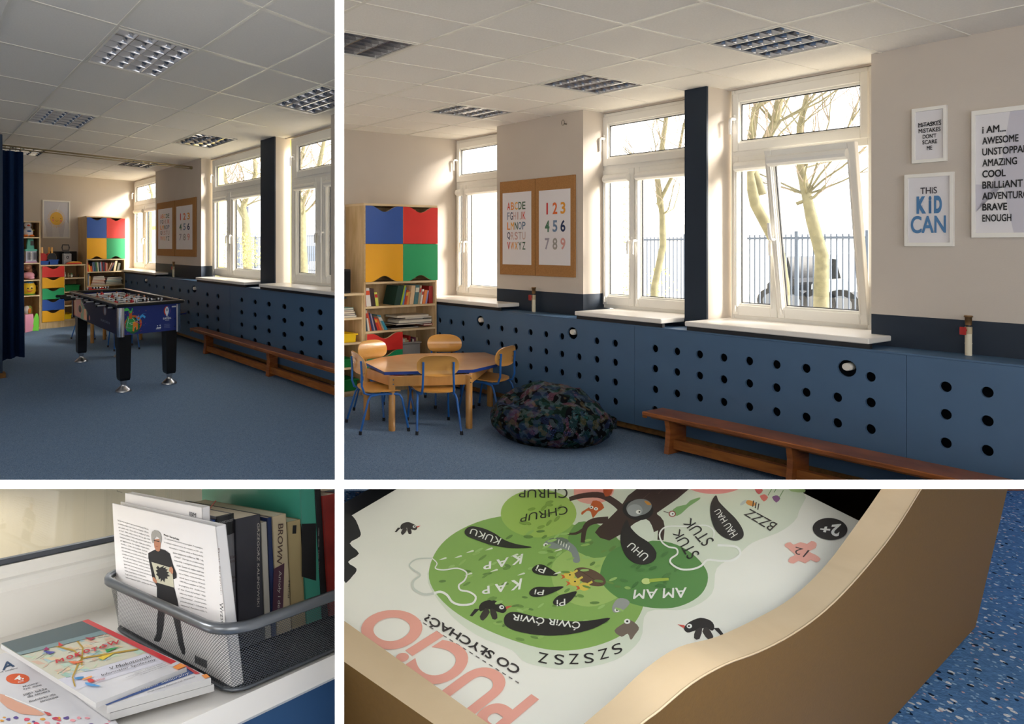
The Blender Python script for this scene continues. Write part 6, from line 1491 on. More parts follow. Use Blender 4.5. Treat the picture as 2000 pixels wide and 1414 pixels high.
strokepx(mb, F3, 2, z_, [r3(60, 1080), r3(260, 1160), r3(520, 1270)], 2, .0006, M_white); flatpx(mb, F3, 2, z_, [r3(*p) for p in ((510, 1270), (590, 1290), (610, 1320), (560, 1320))], .0008, mat('print_rednail', 'c0504c', .5))
mb.build('cover_print', o)
for k, (P, l) in enumerate((([(215, 1393), (418, 1336.5), r3(1600, 460), r3(500, 700), (175, 1365)], 'white informator booklet at the bottom of the small pile on the sill'),
            ([(209, 1379), (412, 1324), (345, 1290), (172, 1212), r3(300, 500), (150, 1340)], 'blue and white Informator Senioralny booklet beneath the map magazine'))):
    o = sheetbook('booklet', l, 'booklet', P, zz0+.006+k*.0095, zz0+.0145+k*.0095, M_mag if k else M_mside, M_mside)
    if k:
        z_ = zz0+.0145+.0095; mb = MB(); flatpx(mb, F3, 2, z_, [(209, 1379), r3(1130, 1190), (363, 1302), q(740+0, 0)] if 0 else [(209, 1378), (188, 1370), (365, 1300), (384, 1313)], .0004, M_mblue)
        zq = lambda x, y: (200+x*.23, 1100+y*.23)
        textpx(mb, F3, 2, z_, 'Informator Senioralny', zq(235, 1125), zq(742, 952), zq(225, 1105), .0008, M_white, TR=zq(728, 925)); textpx(mb, F3, 2, z_, 'Urząd Dzielnicy Mokotów m.st. Warszawy', zq(385, 1108), zq(788, 972), zq(382, 1095), .0006, ig)
        flatpx(mb, F3, 2, z_, [zq(840, 955), zq(885, 945), zq(912, 970), zq(872, 985)], .0008, M_or); flatpx(mb, F3, 2, z_, [zq(690, 860), zq(725, 880), zq(830, 940), zq(790, 947), zq(700, 885)], .0008, M_mred); mb.build('cover_print', o)
zm = zz0+.0245
cs = [(187.5, 1373), (364.5, 1303), (172, 1211), (2, 1258)]
o = sheetbook('magazine', 'map-covered MOKOTÓW magazine with red edge, on top of the pile on the sill', 'magazine', [cs[0], cs[1], cs[2], (95, 1236), cs[3]], zm, zm+.006, M_mag, M_mside)
z_ = zm+.006; mb = MB()
mp_ = lambda x, y: tuple(cs[0][k]*(1-x)*(1-y)+cs[1][k]*x*(1-y)+cs[2][k]*x*y+cs[3][k]*(1-x)*y for k in (0, 1))
FP = lambda P, c, m: flatpx(mb, F3, 2, z_, [mp_(*p) for p in P], c, m)
FP([(.0, .40), (.93, .34), (.93, 1), (0, 1)], .0003, mat('map_cream', 'cfcdb8', .4, coat=.3)); FP([(.0, .22), (0, .42), (.93, .35), (.93, .16)], .0002, mat('map_pale', 'd6d6e2', .4, coat=.3))
rg = random.Random(11); mc = [mat('map_'+c, c, .4, coat=.3) for c in ('b8d4c0', 'e0c8a0', 'a8c4c8', 'c8d8b8', 'd8b8a0', '9cc4b0', 'b8b0b8')]
for k in range(90):
    x, y = rg.uniform(.02, .86), rg.uniform(.36, .95); w, h = rg.uniform(.03, .1), rg.uniform(.02, .06); s = rg.uniform(-.03, .03)
    FP([(x, y), (x+w, y+s), (x+w+s, y+h), (x+s, y+h-s)], .0004+k*.000004, rg.choice(mc))
for k in range(22):
    x, y = rg.uniform(.05, .85), rg.uniform(.38, .9); t = rg.uniform(-1, 1); strokepx(mb, F3, 2, z_, [mp_(x, y), mp_(min(x+.14, .92), y+.07*t)], .7, .0009, M_white if k % 2 else mat('map_street', '8a8a80', .5))
my_ = mat('map_gold', 'b8952e', .4)
for P in (((.03, .25), (.12, .36), (.34, .50), (.42, .54), (.60, .50), (.92, .42)), ((.42, .54), (.46, .66), (.38, .80)), ((.42, .54), (.56, .66), (.68, .90)), ((.42, .54), (.33, .46))): strokepx(mb, F3, 2, z_, [mp_(*p) for p in P], 3.0, .0011, my_)
FP([(.0, .84), (.93, .80), (.93, 1), (0, 1)], .0012, M_mdark); FP([(.0, .80), (.93, .74), (.93, .81), (0, .86)], .00115, mat('map_grey', '7a9498', .4, coat=.3))
FP([(.93, .0), (1, 0), (1, 1), (.93, 1)], .0013, M_mred); FP([(.9, 0), (1, 0), (1, .06), (.9, .05)], .0015, M_or); FP([(.90, .055), (1, .065), (1, .10), (.90, .09)], .0014, M_mag)
z3 = lambda pts: [r3(*p) for p in pts]
for P, c in ((((690, 455), (705, 470), (748, 495), (690, 512)), 'd8342a'), (((545, 515), (585, 550), (510, 555)), 'a8206a'), (((500, 560), (660, 575), (580, 605)), '3a3a9a'), (((1000, 405), (1130, 405), (1070, 440)), 'a82a3a'), (((1420, 512), (1240, 545), (1260, 582)), '1e9a48'), (((1355, 585), (1150, 640), (1215, 672)), 'e8c820'), (((1000, 690), (800, 685), (870, 720)), 'ea6a28')):
    flatpx(mb, F3, 2, z_, z3(P), .0016, mat('flag_'+c, c, .4, coat=.3))
mr_ = mat('map_redtext', 'c42836', .4)
for ch, a, b in (('M', (665, 715), (760, 690)), ('O', (790, 672), (870, 650)), ('K', (890, 640), (975, 615)), ('O', (990, 600), (1070, 578)), ('T', (1090, 580), (1160, 555)), ('Ó', (1175, 548), (1270, 520)), ('W', (1275, 510), (1420, 478))):
    textpx(mb, F3, 2, z_, ch, r3(*a), r3(*b), r3(a[0]-15, a[1]-42), .002, mr_, bold=.05)
textpx(mb, F3, 2, z_, 'V Mokotowski', r3(1300, 795), r3(1785, 640), r3(1285, 760), .0018, I, TR=r3(1770, 612)); textpx(mb, F3, 2, z_, 'Informator Społeczny', r3(1205, 872), r3(1845, 680), r3(1193, 842), .0018, I, TR=r3(1832, 650))
for k, (a, b) in enumerate((((1590, 835), (1940, 710)), ((1480, 890), (1960, 725)), ((1660, 855), (1985, 740)))): textpx(mb, F3, 2, z_, ('Instytucje i organizacje działające', 'na terenie Dzielnicy Mokotów m.st. Warszawy', 'w obszarze spraw społecznych')[k], r3(*a), r3(*b), r3(a[0]-3, a[1]-9), .0018, ig)
for P, c in ((((885, 880), (985, 870), (975, 890), (900, 905)), '3f8ac0'), (((970, 900), (1075, 860), (1080, 880), (1000, 905)), 'f0a050'), (((1030, 905), (1070, 895), (1110, 910), (1100, 930), (1050, 935)), 'd83a3a'), (((1005, 940), (1090, 955), (1190, 985), (1090, 985), (1020, 965)), '4a9ad8')): flatpx(mb, F3, 2, z_, smooth(z3(P), 3), .0018, mat('logo_'+c, c, .4))
textpx(mb, F3, 2, z_, 'dzielnica', r3(1105, 935), r3(1235, 900), r3(1100, 910), .0018, mr_)
mb.build('cover_print', o)
o = sheetbook('paper_napkin', 'white paper with red and violet flowers at the bottom left corner', 'napkin', [(-120, 1420), (-60, 1390), (0, 1394), (90, 1399), (150, 1396), (205, 1404), (243, 1424), (180, 1470), (-60, 1490)], .007, .0085, M_mag, M_mside)
mb = MB()
for k in range(34):
    x, y = rg.uniform(0, 215), rg.uniform(1400, 1425); rr = rg.uniform(2, 7); flatpx(mb, F3, 2, .0085, smooth([(x+rr*math.cos(t)*rg.uniform(.7, 1.3), y+rr*.5*math.sin(t)*rg.uniform(.7, 1.3)) for t in [k2*1.05 for k2 in range(6)]], 3), .0003+k*.00001, mat('fl_%d' % (k % 5), ['d8506a', '5a4a90', 'e8a0a8', 'e0a040', 'c0405a'][k % 5], .5))
mb.build('flower_print', o)
# ================================================================ close view 2: puzzle box in a wooden drawer
F4 = frame_at((1300, 1250), .95, (.525, -.844, -.112), (-.849, -.511, -.133), (-.055, -.165, .985)); T4 = F4.W
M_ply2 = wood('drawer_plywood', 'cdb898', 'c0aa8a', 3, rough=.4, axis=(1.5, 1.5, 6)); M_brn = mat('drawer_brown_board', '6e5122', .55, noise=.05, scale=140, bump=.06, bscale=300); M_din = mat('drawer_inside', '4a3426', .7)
M_spk = speckle('speckled_carpet', '5580b4', [('dfe4ea', .24, 46), ('101c30', .24, 42), ('c8b0b8', .20, 56), ('8fb4d8', .30, 80)], scale=80, amt=.95)
mb = MB(); mb.prism(IDT, [(.14, 1.15), (3.3, 1.15), (3.3, 2.5), (.14, 2.5)], .0, .455, M_spk); o = mb.build('floor', kind='structure', origin=(0, 0, 0))
hb_ = lambda P: [tuple(F4.hit(2, 0, x, y))[:2] for x, y in P]
def clippx(P, y0=952, x0=663):
    return clip(P, [lambda p: p[1]-y0, lambda p: p[0]-x0])
# drawer: side board, wavy front board, inside
drw = empty('drawer', tuple(T4(-.3, -.2, -.3)), 'open wooden drawer with a wavy front edge above blue speckled carpet', 'drawer')
zS = .035
inner = [(640, 1189.5), (955, 1414), (1010, 1453)]; outer = [(640, 1270), (847, 1414), (905, 1454)]
mb = MB(); Q = [tuple(F4.hit(2, zS, x, y))[:2] for x, y in inner+outer[::-1]]; mb.prism(T4, Q, -.30, zS, M_ply2, M_brn); o = mb.build('side_board', drw); trimtree(o, 1)
oc = smooth([(1150, 1500), (1252, 1414), (1287, 1387.5), (1350, 1335), (1415, 1298), (1481, 1273), (1547, 1238.8), (1612.5, 1191), (1678, 1124), (1743.8, 1041.9), (1798.8, 955), (1830, 905)], 4, False)
ic = smooth([(1040, 1500), (1140, 1414), (1200, 1362.5), (1262, 1305), (1325, 1264), (1400, 1243.5), (1481, 1206), (1547, 1166.6), (1612.5, 1104), (1678, 1017), (1721, 955), (1752, 905)], 4, False)
aF = .12
O3 = [F4.W(*F4.hit(0, aF, x, y)) for x, y in oc]; n = len(O3)
aI = .078
I3 = [F4.W(*F4.hit(0, aI, x, y)) for x, y in ic]
mb = MB(); r_ = .002; mb.add(O3+I3, [(k, k+1, n+k+1, n+k) for k in range(n-1)], M_ply2, True)
bot = [F4.hit(0, aF, x, y) for x, y in ((1905, 1225), (1733, 1414), (1640, 1516), (1560, 1600))]; up_ = [F4.hit(0, aF, x, y) for x, y in ((1968, 955), (1985, 882))]
loc_ = lambda p: F4.loc(p)
outp = [(loc_(p)[1], loc_(p)[2]) for p in O3]+[(p[1], p[2]) for p in up_[::-1]]+[(p[1], p[2]) for p in bot]
mb.flat(lambda b, c, a: F4.W(a, b, c), outp, aF, M_brn)
inn = [(loc_(p)[1], loc_(p)[2]) for p in I3]; lo2 = [(p[0], min(-.35, p[1]-.1)) for p in inn]
vs = I3+[F4.W(aI, p[0], -.40) for p in inn]; mb.add(vs, [(k, n+k, n+k+1, k+1) for k in range(n-1)], M_din)
ob = [F4.W(aF, p[1], p[2]) for p in up_]+[F4.W(aF, p[1], p[2]) for p in bot]; ib_ = [p-F4.A*(aF-aI) for p in ob]; m_ = len(ob)
mb.add(ob+ib_, [(k, k+1, m_+k+1, m_+k) for k in range(m_-1)], M_brn)
mb.tube(O3, .0012, M_ply2, 6); o = mb.build('front_board', drw); under(o)
mb = MB(); Q = hb_([(560, 1110), (1700, 2000), (2100, 1000), (1900, 880), (1500, 860), (900, 860)])
P = clippx([(672, 955), (1721, 950), (1678, 1100), (1400, 1380), (1100, 1600), (900, 1500), (600, 1300), (600, 952)]); mb.prism(T4, [tuple(F4.hit(2, -.16, x, y))[:2] for x, y in clippx([(1400, 940), (1810, 940), (1700, 1080), (1560, 1060)])], -.17, -.16, M_din); o = mb.build('bottom_board', drw); under(o)
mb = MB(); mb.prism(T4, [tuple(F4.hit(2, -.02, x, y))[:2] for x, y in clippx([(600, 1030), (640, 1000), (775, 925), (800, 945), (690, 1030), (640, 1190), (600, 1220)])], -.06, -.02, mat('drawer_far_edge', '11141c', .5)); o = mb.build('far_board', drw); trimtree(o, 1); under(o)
# puzzle box
M_lid = mat('puzzle_lid_paper', 'f4f3ea', .45, coat=.2)
lid = clippx([(560, 1112), (676, 1013), (775, 955), (778, 940), (1540, 940), (1555, 956), (1678, 1017), (1700, 1060), (1640, 1140), (1500, 1260), (1400, 1350), (1200, 1480), (1010, 1453), (955, 1420), (672, 1218)])
mb = MB(); Q = [tuple(F4.hit(2, 0, x, y))[:2] for x, y in lid]; Q = [q_ for q_ in Q if True]
Q = [(min(q_[0], aI-.002), q_[1]) for q_ in Q]
mb.prism(T4, Q, -.09, 0, M_lid, mat('puzzle_side_cream', 'd8d4c4', .5)); pz_ = mb.build('puzzle_box'); tag(pz_, 'white PUCIO puzzle box with a green talking tree, lying in the wooden drawer', 'puzzle box')
pm = lambda c: mat('pz_'+c, c, .5, coat=.15)
art = MB(); lay = [0.0002]
def A_(P, c, sm=0):
    lay[0] += .000003; P = smooth(P, sm) if sm else P; P = clippx(P)
    if len(P) > 2: flatpx(art, F4, 2, 0, P, lay[0], pm(c) if isinstance(c, str) else c)
def el(cx, cy, rx, ry, rot=0, n=40):
    r = math.radians(rot); return [(cx+rx*math.cos(t)*math.cos(r)-ry*math.sin(t)*math.sin(r), cy+rx*math.cos(t)*math.sin(r)+ry*math.sin(t)*math.cos(r)) for t in [2*math.pi*k/n for k in range(n)]]
def S_(pts, w, c, sm=4):
    lay[0] += .000003; P = smooth(pts, sm, False) if sm else pts; ws = w if not isinstance(w, (list, tuple)) else [w[0]+(w[1]-w[0])*i/(len(P)-1) for i in range(len(P))]
    strokepx(art, F4, 2, 0, P, ws, lay[0], pm(c))
def X_(t, BL, BR, TL, c, TR=None, bold=0): lay[0] += .000003; textpx(art, F4, 2, 0, t, BL, BR, TL, lay[0], pm(c), TR, bold)
z5 = lambda x, y: (670+x*.328, 950+y*.328); z6 = lambda x, y: (1100+x*.2122, 950+y*.2122); z7 = lambda x, y: (1350+x*.328, 950+y*.328); z8 = lambda x, y: (1000+x*.25, 1150+y*.25)
INK, W = '2b2628', 'f6f6f2'
A_([z5(*p) for p in ((0, 190), (60, 180), (100, 260), (100, 300), (40, 340), (95, 400), (30, 450), (80, 490), (60, 530), (0, 555))], '15161a', 3)
# pale halo
A_([(1095, 955), (1530, 950), (1560, 1000), (1530, 1035), (1470, 1060), (1440, 1085), (1400, 1110), (1390, 1160), (1340, 1190), (1265, 1195), (1250, 1250), (1200, 1290), (1110, 1307), (1030, 1295), (1000, 1270), (930, 1240), (870, 1190), (835, 1120), (900, 1040), (1000, 1000)], 'dfe6d4', 4)
A_([(1128, 945), (1195, 945), (1192, 972), (1160, 985), (1125, 975)], 'efb0a4', 3); A_(el(1395, 938, 62, 27), 'e8a09a'); A_(el(1402, 945, 16, 9), W); A_(el(1400, 946, 11, 7), INK)
# tree crown
A_([(838, 1130), (850, 1080), (890, 1040), (960, 1012), (1040, 1008), (1140, 1030), (1200, 1050), (1260, 1090), (1262, 1150), (1250, 1200), (1215, 1240), (1150, 1265), (1080, 1270), (1000, 1250), (920, 1215), (865, 1175)], '8fb660', 5)
A_([(1080, 1100), (1140, 1060), (1200, 1060), (1220, 1110), (1215, 1160), (1150, 1185), (1090, 1160)], 'a9c872', 5)
A_(el(1040, 1010, 60, 26), '7fa858'); A_(el(1052, 1003, 74, 47), 'a9c766'); A_(el(1265, 1110, 80, 20, 10), '6f9c56')
A_([(1130, 1020), (1180, 1030), (1215, 1070), (1160, 1090), (1110, 1060)], '6f9c56', 4)
A_([(1172, 1120), (1190, 1080), (1235, 1060), (1300, 1058), (1350, 1080), (1382, 1120), (1370, 1160), (1325, 1185), (1270, 1187), (1215, 1172), (1180, 1145)], '5f9250', 5)
# trunk and branches
A_([(1250, 950), (1352, 950), (1283, 1002), (1298, 1028), (1276, 1040), (1266, 1060), (1232, 1035), (1190, 1056), (1162, 1040), (1184, 1018), (1212, 990)], '43302c', 2)
S_([(1112, 975), (1140, 968), (1175, 968), (1205, 985), (1218, 1000)], (8, 16), '43302c'); S_([(1188, 1016), (1160, 1018), (1143, 1030), (1138, 1060)], (14, 8), '43302c'); S_([(1100, 1042), (1125, 1042), (1145, 1030)], (3, 7), '43302c')
S_([(1268, 1004), (1290, 1020), (1290, 1055)], (14, 12), '43302c'); A_([(1232, 1028), (1262, 1014), (1276, 1035), (1274, 1056), (1250, 1056), (1240, 1042)], 'e4eadc', 3)
for p in ((1225, 1000), (1255, 975), (1285, 965), (1300, 958)): S_([p, (p[0]+14, p[1]-12)], 1.5, '5c463e', 0)
A_(el(1246, 996, 30, 20, 5), '201c20'); A_(el(1248, 991, 25, 16, -10), '8c9090'); A_(el(1240, 997, 15, 12), 'a8acae'); A_(el(1247, 1000, 5, 4), W); A_(el(1249, 1000, 2, 1.8), INK); A_([(1258, 978), (1266, 980), (1272, 986), (1264, 986)], 'd8963c', 2)
# squirrel-coloured animal, small birds, nest
A_([(1136, 1000), (1152, 990), (1158, 978), (1172, 980), (1180, 992), (1168, 1000), (1158, 1012), (1154, 1000), (1146, 998), (1137, 1006)], 'c9622e', 2); A_([(1178, 952), (1196, 950), (1194, 965), (1182, 970)], 'b9562a', 2)
A_(el(1155, 991, 4, 3), W); A_(el(1164, 994, 4, 3), W); A_(el(1155, 991, 1.5, 1.3), INK); A_(el(1164, 994, 1.5, 1.3), INK)
A_(el(1152, 1127, 33, 15, 22), '6b5244'); 
for k in range(5): S_([(1128+k*5, 1112+k*3), (1165+k*3, 1135+k*2)], 1, '4f3b32', 0)
for x, y in ((1112, 1124), (1122, 1137), (1141, 1146)):
    A_(el(x, y, 11, 8), 'e6cc5a'); A_(el(x+1, y-1, 2, 1.4), INK); A_([(x-10, y), (x-17, y-2), (x-13, y+3), (x-17, y+8), (x-8, y+4)], 'd8683c'); S_([(x+6, y-4), (x+16, y-10)], 4, 'e6cc5a', 0)
A_([(1062, 1062), (1080, 1052), (1105, 1056), (1125, 1070), (1133, 1096), (1120, 1098), (1116, 1080), (1098, 1072), (1078, 1072)], '8f9698', 3); A_(el(1066, 1065, 5, 4), W); A_(el(1066, 1065, 2, 1.6), INK); A_([(1072, 1053), (1098, 1050), (1112, 1058), (1092, 1064)], '6f7a70', 2)
for k in range(5): S_([(1092+k*5, 1054+k*3), (1090+k*5, 1062+k*3)], 1.5, W, 0)
def bird(x, y, s, c, flip=1, beak='d85a50', rot=0):
    r = math.radians(rot); R = lambda P: [(x+s*(p[0]*flip*math.cos(r)-p[1]*math.sin(r)), y+s*(p[0]*flip*math.sin(r)+p[1]*math.cos(r))) for p in P]
    A_(R([(-30, -2), (-22, -14), (0, -20), (22, -12), (32, -4), (36, 4), (28, 12), (12, 8), (-10, 2), (-26, 8)]), c, 3); A_(R([(-28, 2), (-46, 20), (-52, 18), (-40, 2)]), c); A_(R([(-14, 0), (-28, 20), (-20, 30), (-4, 10)]), '3c3434', 2); A_(R([(-4, 2), (2, 26), (14, 24), (10, 6)]), '3c3434', 2)
    A_(R([(34, -4), (50, -6), (35, 3)]), beak); A_([(R([(24, -2)])[0][0]+s*6*math.cos(t), R([(24, -2)])[0][1]+s*5*math.sin(t)) for t in [k*.52 for k in range(12)]], W); A_([(R([(25, -2)])[0][0]+s*2.4*math.cos(t), R([(25, -2)])[0][1]+s*2*math.sin(t)) for t in [k*.7 for k in range(9)]], INK)
bird(960, 1188, .82, '2a2426'); bird(1368, 1225, .9, '2a2426', -1); bird(797, 1030, .5, '332c2c')
A_([(1196, 1185), (1206, 1170), (1222, 1170), (1230, 1178), (1220, 1190), (1208, 1196), (1198, 1196)], 'a2a4a2', 3); A_(el(1205, 1192, 5, 4), W); A_(el(1205, 1192, 2, 1.6), INK)
A_([(1200, 1232), (1218, 1218), (1232, 1212), (1248, 1226), (1240, 1240), (1232, 1250), (1226, 1238), (1214, 1244)], '7a6c62', 3); A_(el(1225, 1214, 6, 5), W); A_(el(1225, 1214, 2.4, 2), INK)
A_([(1312, 1000), (1322, 990), (1340, 986), (1348, 978), (1366, 972), (1366, 976), (1345, 990), (1330, 1004), (1318, 1008)], '86b070', 2); A_(el(1313, 1004, 7, 6), 'a03a34'); A_(el(1313, 1004, 5, 4.4), W); A_(el(1314, 1004, 1.6, 1.4), INK); S_([(1306, 1002), (1296, 999)], 1.4, '5a5048', 0)
A_(el(1466, 983, 10, 5, 20), 'e09a4a'); 
for k in range(3): S_([(1472+k*5, 978+k*3), (1470+k*5, 990+k*3)], 2.2, '3a2c24', 0)
A_(el(1452, 982, 8, 3, -40), 'c4ccc8'); 
for x, y, c in ((1482, 960, 'd86a6a'), (1492, 974, 'e07a70'), (1516, 976, '8a5a8c')): A_([(x-8, y-4), (x, y+6), (x+8, y-2), (x+2, y-8), (x-4, y-7)], c, 2)
for p in ((1500, 968), (1512, 962), (1522, 972)): S_([p, (p[0]+8, p[1]-14)], 1.6, '7fa070', 0)
A_([(1540, 950), (1568, 953), (1572, 962), (1545, 960)], 'b4cc90', 2)
rl = random.Random(4)
for k in range(90):
    a_, r_ = rl.uniform(0, 6.28), rl.uniform(.1, .95)**.6; x, y = 1050+195*r_*math.cos(a_), 1140+118*r_*math.sin(a_); A_(el(x, y, rl.uniform(6, 10), rl.uniform(2, 3.2), rl.uniform(-40, 20), 10), rl.choice(['74984e', '9cc06c', '6a8c4a', 'a4c878']))
for k in range(18):
    a_, r_ = rl.uniform(0, 6.28), rl.uniform(.2, .85); x, y = 1278+92*r_*math.cos(a_), 1122+56*r_*math.sin(a_); A_(el(x, y, 9, 3, rl.uniform(-50, 20), 10), rl.choice(['4a7a40', '558448']))
for k in range(12):
    a_, r_ = rl.uniform(0, 6.28), rl.uniform(.2, .85); x, y = 1052+66*r_*math.cos(a_), 1003+40*r_*math.sin(a_); A_(el(x, y, 8, 3, rl.uniform(-60, 20), 10), '8aa850')
A_(el(1262, 1136, 9, 6), 'cfe090'); S_([(1268, 1135), (1288, 1133), (1306, 1132)], (7, 5), 'a8c050')
# white puzzle outline strokes
S_([z5(*p) for p in ((530, 430), (560, 460), (550, 490), (600, 500), (680, 490), (735, 515), (725, 560), (690, 590), (700, 620), (750, 630), (790, 660), (770, 700), (700, 708), (650, 690), (620, 650), (580, 630), (540, 640))], (2, 5), 'f4f5ef'); S_([z5(*p) for p in ((540, 640), (480, 645), (420, 610), (420, 565), (460, 530), (420, 500), (395, 470), (440, 435), (530, 430))], (5, 2), 'd3d8d0')
S_([z6(*p) for p in ((1380, 480), (1385, 410), (1310, 362), (1150, 372), (960, 372), (890, 430), (905, 510), (970, 560), (1040, 575), (1050, 625), (990, 670), (995, 715), (1080, 765), (1190, 765), (1270, 735), (1330, 680), (1450, 690), (1570, 680), (1630, 620), (1600, 565), (1530, 550), (1420, 545))], (2.5, 4.5), 'f6f7f2')
# speech drops
def drop(P): A_(P, INK, 4)
drop([z5(*p) for p in ((725, 265), (760, 240), (830, 250), (900, 280), (960, 320), (1030, 345), (1125, 365), (1000, 370), (880, 350), (790, 320), (735, 295))])
drop([z5(*p) for p in ((1125, 495), (1160, 468), (1205, 475), (1280, 530), (1200, 532), (1145, 520))]); drop([z5(*p) for p in ((1110, 630), (1150, 602), (1230, 602), (1315, 600), (1240, 640), (1170, 660), (1120, 655))]); drop([z5(*p) for p in ((1250, 690), (1280, 655), (1330, 640), (1392, 628), (1360, 680), (1310, 712), (1265, 710))])
drop([(984, 1212), (990, 1200), (1008, 1196), (1050, 1206), (1110, 1214), (1150, 1213), (1192, 1208), (1160, 1228), (1110, 1240), (1060, 1242), (1015, 1235), (990, 1225)])
drop([(1224, 1016), (1214, 1035), (1212, 1060), (1222, 1086), (1240, 1101), (1262, 1103), (1279, 1094), (1281, 1078), (1268, 1061), (1246, 1046), (1231, 1030)]); drop([(1398, 968), (1388, 985), (1388, 1010), (1397, 1035), (1415, 1051), (1437, 1057), (1451, 1050), (1451, 1036), (1438, 1015), (1418, 995), (1404, 980)])
# words (printed upside down as the box lies)
X_('CHRUP', (1108, 953), (1014, 958), (1109, 974), INK, (1013, 972)); X_('CHRUP', (1107, 988), (1018, 1006), (1110, 1004), INK, (1015, 1021))
X_('KUKU', (980, 1052), (921, 1032), (973, 1065), W, (917, 1043)); X_('K A P', (1022, 1082), (944, 1100), (1018, 1102), W, (944, 1114), .02); X_('K A P', (1020, 1130), (940, 1148), (1016, 1152), W, (942, 1162), .02)
X_('Pi', (1067, 1110), (1050, 1104), (1062, 1121), W); X_('Pi', (1063, 1153), (1045, 1152), (1061, 1163), W); X_('Pi', (1104, 1170), (1087, 1173), (1104, 1183), W)
X_('ĆWiR ĆWiR', (1134, 1216), (1002, 1200), (1131, 1233), W, (998, 1216), .01)
for ch, x, y, r in (('S', 1205, 1268, -24), ('Z', 1179, 1278, -14), ('S', 1150, 1286, -4), ('Z', 1121, 1288, 0), ('S', 1092, 1289, 6), ('Z', 1061, 1286, 12)):
    t = math.radians(r); u = (-math.cos(t), -math.sin(t)); v = (-math.sin(t)*.8, math.cos(t)); w, h = 19, 20
    X_(ch, (x-u[0]*w/2-v[0]*h/2, y-u[1]*w/2-v[1]*h/2), (x+u[0]*w/2-v[0]*h/2, y+u[1]*w/2-v[1]*h/2), (x-u[0]*w/2+v[0]*h/2, y-u[1]*w/2+v[1]*h/2), INK)
X_('UHU', z6(795, 640), z6(632, 515), z6(740, 690), W, z6(585, 560)); X_('HAU HAU', z6(1608, 440), z6(1438, 205), z6(1545, 480), W, z6(1390, 235))
X_('STUK', z6(1262, 625), z6(1070, 392), z6(1150, 680), INK, z6(1000, 430), .0); X_('STUK', z6(1395, 500), z6(1172, 290), z6(1290, 560), INK, z6(1095, 340), .0)
X_('BZZZ', z7(515, 225), z7(350, 135), z7(470, 268), INK, z7(312, 170)); X_('AM AM', (1341, 1148), (1239, 1153), (1341, 1168), W, (1236, 1171), .01)
for p in ((1005, 1085), (955, 1073), (918, 1078), (895, 1088), (865, 1092), (1090, 1075), (1013, 1088), (965, 1115), (915, 1122), (1018, 1122), (1088, 1120)): A_([(p[0]-8, p[1]+3), (p[0]+5, p[1]-3), (p[0]+7, p[1])], 'e8eedc', 2)
X_('CO SŁYCHAĆ?', (1019, 1305), (835, 1199), (1003, 1324), '3a3436', (824, 1216), .02)
for k in range(17):
    t = k/16.5; p = (801+t*212, 1201+t*134); S_([p, (p[0]+7, p[1]+4.4)], 1.6, '5c5458', 0)
X_('PUCiO', (1054, 1366), (772, 1178), (960, 1446), 'f0ac9c', (682, 1226), .03)
A_(el(1621, 1034, 34, 21.5, 4), INK); X_('2+', (1643, 1024), (1604, 1028), (1638, 1050), W, (1600, 1040), .03)
A_([z7(*p) for p in ((560, 345), (590, 335), (610, 350), (650, 335), (690, 345), (715, 328), (745, 340), (740, 370), (700, 390), (740, 410), (770, 435), (745, 455), (710, 440), (680, 460), (640, 445), (610, 462), (578, 450), (590, 425), (620, 410), (590, 385), (575, 370), (558, 360))], 'f2b0a2', 2); X_('12', z7(705, 385), z7(622, 362), z7(670, 425), '4a3a3c', z7(612, 400))
art_o = art.build('printed_lid', pz_)
inv = [q_ for q_ in art_o.data.vertices]
# cut print where the front board covers it
trimtree(art_o, 0, (T4(aI-.002, 0, 0), F4.M.inverted().transposed() @ Vector((1, 0, 0))))
trimtree(art_o, 1); trimtree(pz_, 1)
